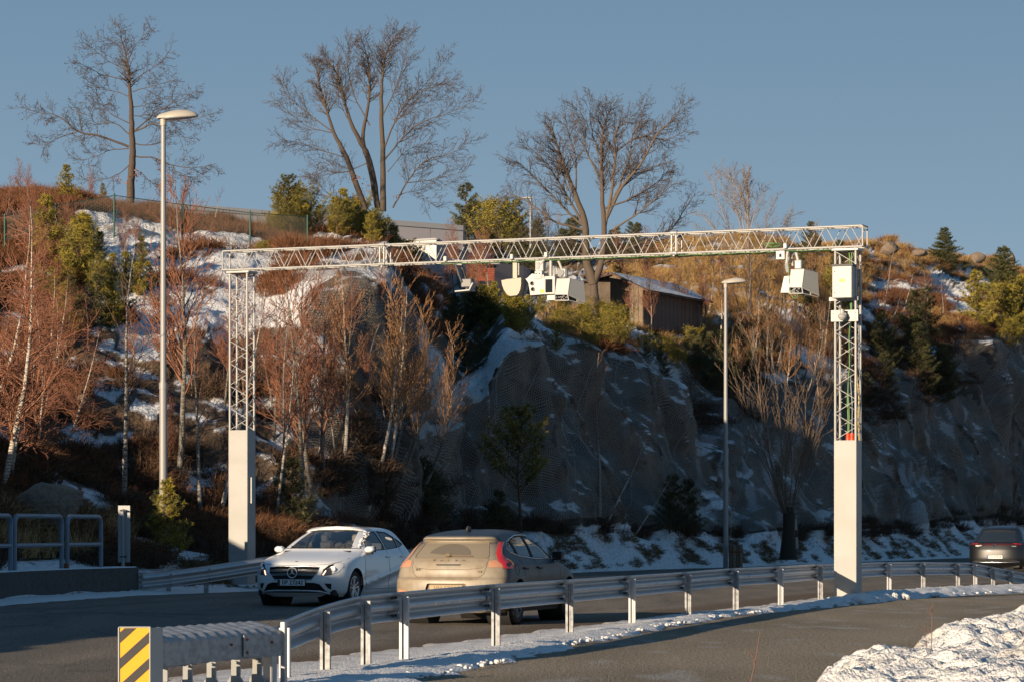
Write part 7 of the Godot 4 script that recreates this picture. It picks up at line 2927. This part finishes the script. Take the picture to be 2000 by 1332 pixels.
func dusty_hatch() -> void:
	var s := Shell.new()
	s.xf = [[.18, 2.0], [.3, 2.13], [.5, 2.185], [.65, 2.15], [.76, 2.0], [.83, 1.78], [.9, 1.5], [.96, 1.2], [1.02, 1.0], [1.15, .7], [1.28, .36], [1.36, .1], [1.41, -.12], [1.435, -.35], [1.443, -.5]]
	s.xr = [[.18, -1.95], [.25, -2.08], [.4, -2.165], [.55, -2.185], [.67, -2.175], [.73, -2.125], [.85, -2.10], [.95, -2.06], [1.0, -2.01], [1.1, -1.885], [1.2, -1.75], [1.27, -1.66], [1.29, -1.70], [1.325, -1.68], [1.35, -1.58], [1.39, -1.28], [1.425, -.95], [1.443, -.7]]
	s.w = [[.18, .80], [.3, .865], [.5, .898], [.7, .9], [.82, .888], [.92, .85], [.98, .80], [1.05, .758], [1.15, .71], [1.27, .63], [1.35, .565], [1.40, .47], [1.435, .28], [1.443, .08]]
	s.cf = [[.18, .7], [.6, .8], [.9, .8], [1.03, .5], [1.443, .3]]
	s.cr = [[.18, .42], [.6, .42], [.9, .45], [1.05, .36], [1.3, .3], [1.443, .28]]
	s.ef = [[.18, 2.9], [.9, 2.7], [1.4, 2.4]]
	s.er = [[.18, 3.0], [.7, 2.9], [1.0, 2.7], [1.4, 2.6]]
	s.crease = func(x, h):
		var flare := .02 * exp(-pow((Vector2(x, h) - Vector2(1.30, .32)).length() / .44, 6.0)) + .02 * exp(-pow((Vector2(x, h) - Vector2(-1.35, .32)).length() / .44, 6.0))
		var k := smoothstep(1.4, .9, x) * smoothstep(-2.0, -1.6, x)
		return flare * smoothstep(.9, .7, h) + .02 * k * exp(-pow((h - .90) / .035, 2.0)) - .012 * k * exp(-pow((h - .52) / .12, 2.0))
	var t := thing("dusty_hatchback", "dark hatchback driving away, its tail caked in tan road dust", "car", P(958, 1215, 48.3) * Vector3(1, 0, 1), deg_to_rad(-17.5))
	t.position.y = ground_y(t.position.x, 48.3) + .005
	var tint := func(p: Vector3, n: Vector3) -> Color:
		var navy := Color(.012, .02, .034)
		var mud := Color(.075, .06, .045)
		var dust := Color(.27, .232, .178)
		var e := nf.get_noise_3d(p.x * 3.0, p.y * 3.0, p.z * 3.0)
		var c := navy.lerp(mud, smoothstep(.98, .5, p.z + e * .1))
		var back := smoothstep(.25, .62, -n.x) * smoothstep(1.375, 1.33, p.z) * smoothstep(-1.2, -1.5, p.x)
		back = maxf(back, smoothstep(-1.86, -2.02, p.x + e * .05) * smoothstep(1.3, 1.2, p.z) * .9)
		c = c.lerp(dust.lerp(Color(.23, .18, .12), clampf(.3 + e, 0.0, 1.0)), back)
		if p.z < .36 and p.x < -1.8:
			c = c.lerp(Color(.2, .15, .1), .5)
		return c
	var rg := mirror2([[.575, 1.005], [.585, 1.04], [.50, 1.255], [.3, 1.268]], true)
	var wins := [mirror2([[.70, .975], [.42, 1.17], [.08, 1.31], [-.22, 1.335], [-.27, 1.0]]), mirror2([[-.33, 1.002], [-.28, 1.338], [-.66, 1.33], [-1.0, 1.275], [-.99, 1.045]]), mirror2([[-1.05, 1.05], [-1.06, 1.262], [-1.24, 1.225], [-1.36, 1.16], [-1.3, 1.10]])]
	var ws := mirror2([[.68, 1.035], [.62, 1.17], [.53, 1.33], [.32, 1.35]], true)
	var cuts := [[3, rg], [2, ws]]
	for q in wins:
		cuts.append([0, q])
		cuts.append([1, q])
	for x in [1.30, -1.35]:
		cuts.append([0, circle2(Vector2(x, .32), .37)])
		cuts.append([1, circle2(Vector2(x, .32), .37)])
	var niche := mirror2([[.36, .44], [.31, .615], [.28, .625]], true)
	cuts.append([3, niche])
	part("body", shell_body(s, steps([[.18, 3], [.3, 9], [.67, 5], [.73, 8], [1.0, 10], [1.27, 3], [1.29, 3], [1.35, 5], [1.425, 2], [1.443, 1]]), cuts, tint), M.paint_dirty, t)
	glass(t, s, 2, ws, M.car_glass, "windscreen")
	for q in wins:
		glass(t, s, 0, q, M.car_glass)
		glass(t, s, 1, q, M.car_glass)
	var b := MB.new()
	shell_patch(b, s, 3, rg, -.004)
	var rw := part("rear_window", b, M.dusty_glass, t)
	rw.set_meta("label", "rear window blind with dust but for the arc of its wiper")
	b = MB.new()
	shell_line(b, s, 3, Array(rg), .009, -.002, true)
	part("seal", b, M.letter_dirty, rw)
	var arc := PackedVector2Array()
	for i in 21:
		var a := lerpf(.12, PI - .25, i / 20.0)
		arc.append(Vector2(-.03 + cos(a) * .34, 1.035 + sin(a) * .185))
	arc.append(Vector2(-.18, 1.065))
	arc.append(Vector2(.12, 1.045))
	b = MB.new()
	shell_patch(b, s, 3, arc, .0005, .06)
	part("wiped_arc", b, M.wiped_glass, rw)
	b = MB.new()
	var w0 := car_v(on_shell(s, 3, Vector2(-.03, 1.03), .03))
	var w1 := car_v(on_shell(s, 3, Vector2(.34, 1.025), .022))
	b.rod(w0, w1, .013, 6, true, .007)
	b.bx(w0, Vector3(.09, .05, .05), .015)
	part("rear_wiper", b, M.letter_dirty, t)
	interior(t, .3, false)
	b = MB.new()
	b.bx(Vector3(0, .25, 0), Vector3(1.5, .14, 3.9), .03)
	for x in [1.30, -1.35]:
		for sy in [-1.0, 1.0]:
			b.lathe(PackedVector2Array([Vector2(.385, -.3), Vector2(.385, .06)]), Transform3D(Basis(Vector3.BACK, -PI / 2 * sy), Vector3(sy * .78, .32, -x)), 30)
			b.lathe(PackedVector2Array([Vector2(0, -.3), Vector2(.385, -.3)]), Transform3D(Basis(Vector3.BACK, -PI / 2 * sy), Vector3(sy * .78, .32, -x)), 30)
	part("underbody", b, M.black_plastic, t)
	for x in [1.30, -1.35]:
		for sy in [-1.0, 1.0]:
			wheel(t, x, sy * .785, .318, .205, 5, M.mid_metal, true)
	# tail
	var bb := Basis()
	for sg in [-1.0, 1.0]:
		var red := mirror2([[.655, 1.255], [.612, 1.25], [.668, 1.06], [.71, .985], [.79, .905], [.815, .85], [.893, .845], [.888, .91], [.85, .96], [.785, 1.0], [.728, 1.07]])
		var grey := mirror2([[.61, .955], [.70, .982], [.79, .905], [.815, .862], [.62, .87]])
		var pr := red if sg > 0.0 else flip2(red)
		var pg := grey if sg > 0.0 else flip2(grey)
		b = MB.new()
		shell_patch(b, s, 3, pr, .008, .04)
		var tl := part("tail_light", b, M.tail_red if sg > 0.0 else M.tail_dusty, t)
		b = MB.new()
		shell_patch(b, s, 3, pg, .007, .05)
		part("reversing_light", b, M.tail_dusty, tl)
		b = MB.new()
		shell_line(b, s, 3, Array(pr), .005, .006, true)
		part("lamp_seal", b, M.letter_dirty, tl)
		b = MB.new()
		shell_patch(b, s, 3, mirror2([[.60, .50], [.80, .535], [.80, .49], [.62, .455]]) if sg > 0.0 else flip2(mirror2([[.60, .50], [.80, .535], [.80, .49], [.62, .455]])), .006, .06)
		part("reflector", b, M.tail_dusty, t)
	b = MB.new()
	shell_patch(b, s, 3, niche, -.05)
	part("plate_niche", b, M.letter_dirty, t)
	var pp := car_v(on_shell(s, 3, Vector2(0, .545), .006))
	b = MB.new()
	b.box(Transform3D(bb, pp), Vector3(.52, .11, .012), .002)
	part("number_plate", b, M.plate_dirty, t)
	label_on(t, "plate_lettering", "VH 67607", .105, pp + Vector3(.02, 0, .006), bb, M.letter_dirty, "Droid Sans", .004, .92)
	var word := "VOLVO"
	for i in 5:
		var yy := lerpf(-.235, .235, i / 4.0)
		label_on(t, "lettering", word[i], .05, car_v(on_shell(s, 3, Vector2(yy, .965), .004)), bb, M.letter_dirty, "Droid Sans", .008, 1.25)
	label_on(t, "badge", "V40", .05, car_v(on_shell(s, 3, Vector2(-.47, .83), .004)), bb, M.letter_dirty, "Droid Sans", .008, 1.1)
	label_on(t, "badge", "D3", .05, car_v(on_shell(s, 3, Vector2(.50, .80), .004)), bb, M.letter_dirty, "Droid Sans", .008, 1.1)
	b = MB.new()
	shell_patch(b, s, 3, mirror2([[-.20, .915], [.21, .915], [.19, .893], [-.18, .893]]), .004, .08)
	part("tailgate_handle", b, M.board_black, t)
	b = MB.new()
	shell_line(b, s, 3, [Vector2(-.60, 1.0), Vector2(-.585, .87), Vector2(-.56, .77), Vector2(-.49, .718), Vector2(0, .708), Vector2(.49, .718), Vector2(.56, .77), Vector2(.585, .87), Vector2(.60, 1.0)], .0055, .0)
	shell_line(b, s, 3, [Vector2(-.585, .93), Vector2(-.52, .86), Vector2(-.3, .835), Vector2(.3, .835), Vector2(.52, .86), Vector2(.585, .93)], .004, .0)
	for dom in [0, 1]:
		shell_line(b, s, dom, [Vector2(.78, .98), Vector2(.86, .80), Vector2(.84, .45), Vector2(.76, .28)], .0045, -.001)
		shell_line(b, s, dom, [Vector2(-.30, 1.0), Vector2(-.33, .6), Vector2(-.32, .28)], .0045, -.001)
		shell_line(b, s, dom, [Vector2(-1.02, 1.05), Vector2(-1.08, .85), Vector2(-.95, .62), Vector2(-.90, .40)], .0045, -.001)
		shell_line(b, s, dom, [Vector2(.75, .285), Vector2(-.9, .285)], .0045, -.001)
	part("panel_gap", b, M.letter_dirty, t)
	b = MB.new()
	shell_line(b, s, 0, Array(circle2(Vector2(-1.42, .83), .085, 20)), .004, .0, true)
	part("fuel_flap", b, M.black_plastic, t)
	for dom in [0, 1]:
		b = MB.new()
		shell_line(b, s, dom, [Vector2(.74, .965), Vector2(-.3, .99), Vector2(-1.0, 1.035), Vector2(-1.33, 1.095), Vector2(-1.4, 1.165), Vector2(-1.26, 1.24), Vector2(-1.0, 1.29), Vector2(-.6, 1.345), Vector2(-.2, 1.35), Vector2(.1, 1.325), Vector2(.45, 1.18), Vector2(.74, .965)], .006, .004)
		part("window_trim", b, M.chrome, t)
		for x in [-.18, -.9]:
			b = MB.new()
			shell_line(b, s, dom, [Vector2(x, .835), Vector2(x - .2, .85)], .014, .014)
			part("door_handle", b, M.black_plastic, t)
	b = MB.new()
	b.ell(Transform3D(Basis.from_scale(Vector3(.035, .055, .09)), Vector3(0, 1.44, 1.1)), 14)
	part("roof_fin", b, M.board_black, t)
	mirrors(t, .70, .80, .98, M.board_black)

func black_suv() -> void:
	var s := Shell.new()
	s.xf = [[.22, 2.2], [.4, 2.38], [.6, 2.43], [.8, 2.36], [.95, 2.1], [1.05, 1.6], [1.12, 1.2], [1.2, .95], [1.4, .5], [1.58, .05], [1.65, -.3], [1.685, -.7]]
	s.xr = [[.22, -2.1], [.35, -2.34], [.55, -2.43], [.8, -2.42], [.95, -2.38], [1.08, -2.32], [1.12, -2.25], [1.3, -1.98], [1.48, -1.72], [1.56, -1.66], [1.6, -1.55], [1.65, -1.25], [1.685, -.9]]
	s.w = [[.22, .86], [.4, .95], [.7, .97], [.95, .965], [1.08, .92], [1.15, .87], [1.35, .77], [1.52, .68], [1.6, .6], [1.65, .48], [1.685, .1]]
	s.cf = [[.22, .8], [1.1, .7], [1.685, .3]]
	s.cr = [[.22, .5], [.9, .55], [1.1, .5], [1.5, .38], [1.685, .3]]
	s.ef = [[.22, 2.8], [1.6, 2.4]]
	s.er = [[.22, 2.8], [1.0, 2.7], [1.6, 2.5]]
	var d := 107.0
	var t := thing("black_suv", "black sport utility car driving away at the right edge of the frame", "car", P(1971, 1132, d) * Vector3(1, 0, 1), deg_to_rad(-20.0))
	t.position.y = ground_y(t.position.x, d) + .005
	var rg := mirror2([[.70, 1.14], [.64, 1.32], [.55, 1.47], [.3, 1.49]], true)
	var wins := [mirror2([[.8, 1.15], [.4, 1.4], [.05, 1.53], [-.3, 1.55], [-.3, 1.16]]), mirror2([[-.37, 1.16], [-.37, 1.55], [-.9, 1.53], [-1.3, 1.42], [-1.35, 1.2]])]
	var cuts := [[3, rg]]
	for q in wins:
		cuts.append([0, q])
		cuts.append([1, q])
	for x in [1.5, -1.5]:
		cuts.append([0, circle2(Vector2(x, .37), .43)])
		cuts.append([1, circle2(Vector2(x, .37), .43)])
	part("body", shell_body(s, steps([[.22, 3], [.4, 6], [.8, 6], [1.1, 10], [1.52, 5], [1.65, 2], [1.685, 1]]), cuts, null), M.paint_black, t)
	glass(t, s, 3, rg, M.dark_glass, "rear_window")
	for q in wins:
		glass(t, s, 0, q, M.dark_glass)
		glass(t, s, 1, q, M.dark_glass)
	var b := MB.new()
	b.bx(Vector3(0, .3, 0), Vector3(1.6, .16, 4.3), .03)
	for x in [1.5, -1.5]:
		for sy in [-1.0, 1.0]:
			b.lathe(PackedVector2Array([Vector2(0, -.3), Vector2(.45, -.3), Vector2(.45, .05)]), Transform3D(Basis(Vector3.BACK, -PI / 2 * sy), Vector3(sy * .84, .37, -x)), 30)
	part("underbody", b, M.black_plastic, t)
	for x in [1.5, -1.5]:
		for sy in [-1.0, 1.0]:
			wheel(t, x, sy * .84, .37, .245, 5, M.mid_metal, false)
	b = MB.new()
	shell_patch(b, s, 3, mirror2([[.86, 1.06], [.6, 1.075], [.4, 1.06], [.4, 1.035], [.62, 1.04], [.87, 1.0]], true), .006, .07)
	var tl := part("tail_light", b, M.tail_dark, t)
	b = MB.new()
	for sg in [-1.0, 1.0]:
		shell_line(b, s, 3, [Vector2(.86 * sg, 1.03), Vector2(.60 * sg, 1.055)], .008, .012)
	part("light_strip", b, M.tail_red, tl)
	star_emblem(t, car_v(on_shell(s, 3, Vector2(0, .97), .012)), Basis(), .075, M.chrome)
	label_on(t, "badge", "EQE 350", .055, car_v(on_shell(s, 3, Vector2(-.58, .98), .004)), Basis(Vector3.UP, -.12), M.chrome)
	label_on(t, "badge", "4MATIC", .05, car_v(on_shell(s, 3, Vector2(.62, .965), .004)), Basis(Vector3.UP, .12), M.chrome)
	plate(t, "EO 69558", car_v(on_shell(s, 3, Vector2(0, .60), .012)), Basis(), M.plate_white, M.letter_black, M.plate_blue)
	b = MB.new()
	shell_line(b, s, 3, [Vector2(-.8, .44), Vector2(-.4, .42), Vector2(.4, .42), Vector2(.8, .44)], .014, .01)
	part("bumper_trim", b, M.chrome, t)
	b = MB.new()
	shell_patch(b, s, 3, mirror2([[.85, .40], [.7, .50], [.3, .52]], true), .006, .1)
	part("diffuser", b, M.black_plastic, t)
	b = MB.new()
	for sg in [-1.0, 1.0]:
		b.tube(PackedVector3Array([Vector3(sg * .58, 1.63, -.1), Vector3(sg * .6, 1.68, .3), Vector3(sg * .58, 1.66, 1.2), Vector3(sg * .54, 1.61, 1.45)]), PackedFloat32Array([.014, .018, .018, .012]), 8)
	part("roof_rail", b, M.board_black, t)
	mirrors(t, .85, .90, 1.13, M.paint_black)

func _ready() -> void:
	rng.seed = 7
	nz.seed = 1; nz.frequency = .16; nz.fractal_octaves = 2
	nr.seed = 2; nr.frequency = .22; nr.fractal_octaves = 3
	nf.seed = 3; nf.frequency = .7; nf.fractal_octaves = 3
	nc.seed = 4; nc.noise_type = FastNoiseLite.TYPE_CELLULAR; nc.frequency = 3.2; nc.cellular_return_type = FastNoiseLite.RETURN_DISTANCE; nc.fractal_type = FastNoiseLite.FRACTAL_NONE
	ncr.seed = 6; ncr.noise_type = FastNoiseLite.TYPE_CELLULAR; ncr.frequency = .42; ncr.cellular_return_type = FastNoiseLite.RETURN_DISTANCE; ncr.fractal_octaves = 2; ncr.fractal_gain = .4
	ncx.seed = 8; ncx.noise_type = FastNoiseLite.TYPE_CELLULAR; ncx.frequency = .5; ncx.cellular_return_type = FastNoiseLite.RETURN_DISTANCE2_SUB; ncx.fractal_type = FastNoiseLite.FRACTAL_NONE; ncx.domain_warp_enabled = true; ncx.domain_warp_amplitude = .8; ncx.domain_warp_frequency = .5
	make_view()
	make_materials()
	make_hill()
	make_ground()
	net_panel(560, 905, 1.2, 5.2, "wire net draped over the rounded rock bulge behind the truss", [[640, 660, 5.0, 1.4], [700, 720, 5.0, 1.4], [770, 790, 5.0, 1.4], [840, 850, 5.0, 1.4]])
	net_panel(815, 1350, 1.3, 5.0, "wire net draped over the middle rock with the snowy ledge", [[985, 930, 4.6, 1.4], [1020, 1010, 4.9, 1.4], [1075, 1085, 4.9, 1.4], [1130, 1160, 4.9, 1.4], [1190, 1250, 4.9, 1.4], [1240, 1310, 4.9, 1.5], [1300, 1335, 4.9, 1.4]])
	net_panel(1345, 2080, 1.2, 4.9, "wire net hung over the shaded wall and the right rock", [[1420, 1430, 4.6, 1.4], [1500, 1510, 4.6, 1.4], [1600, 1590, 4.6, 1.4], [1740, 1770, 3.8, 1.3], [1815, 1850, 3.4, 1.3], [1880, 1900, 3.4, 1.3], [1945, 1930, 4.6, 2.2], [1900, 1965, 3.2, 1.1], [1990, 1995, 4.7, 1.4]])
	make_gantry()
	make_hung()
	lamps()
	white_hatch()
	dusty_hatch()
	black_suv()
	guard_rails()
	cushion()
	roadside()
	boulders()
	shed()
	far_buildings()
	fence()
	stems()
	big_trees()
	birches()
	conifers()
	ground_cover()
	order_labels()
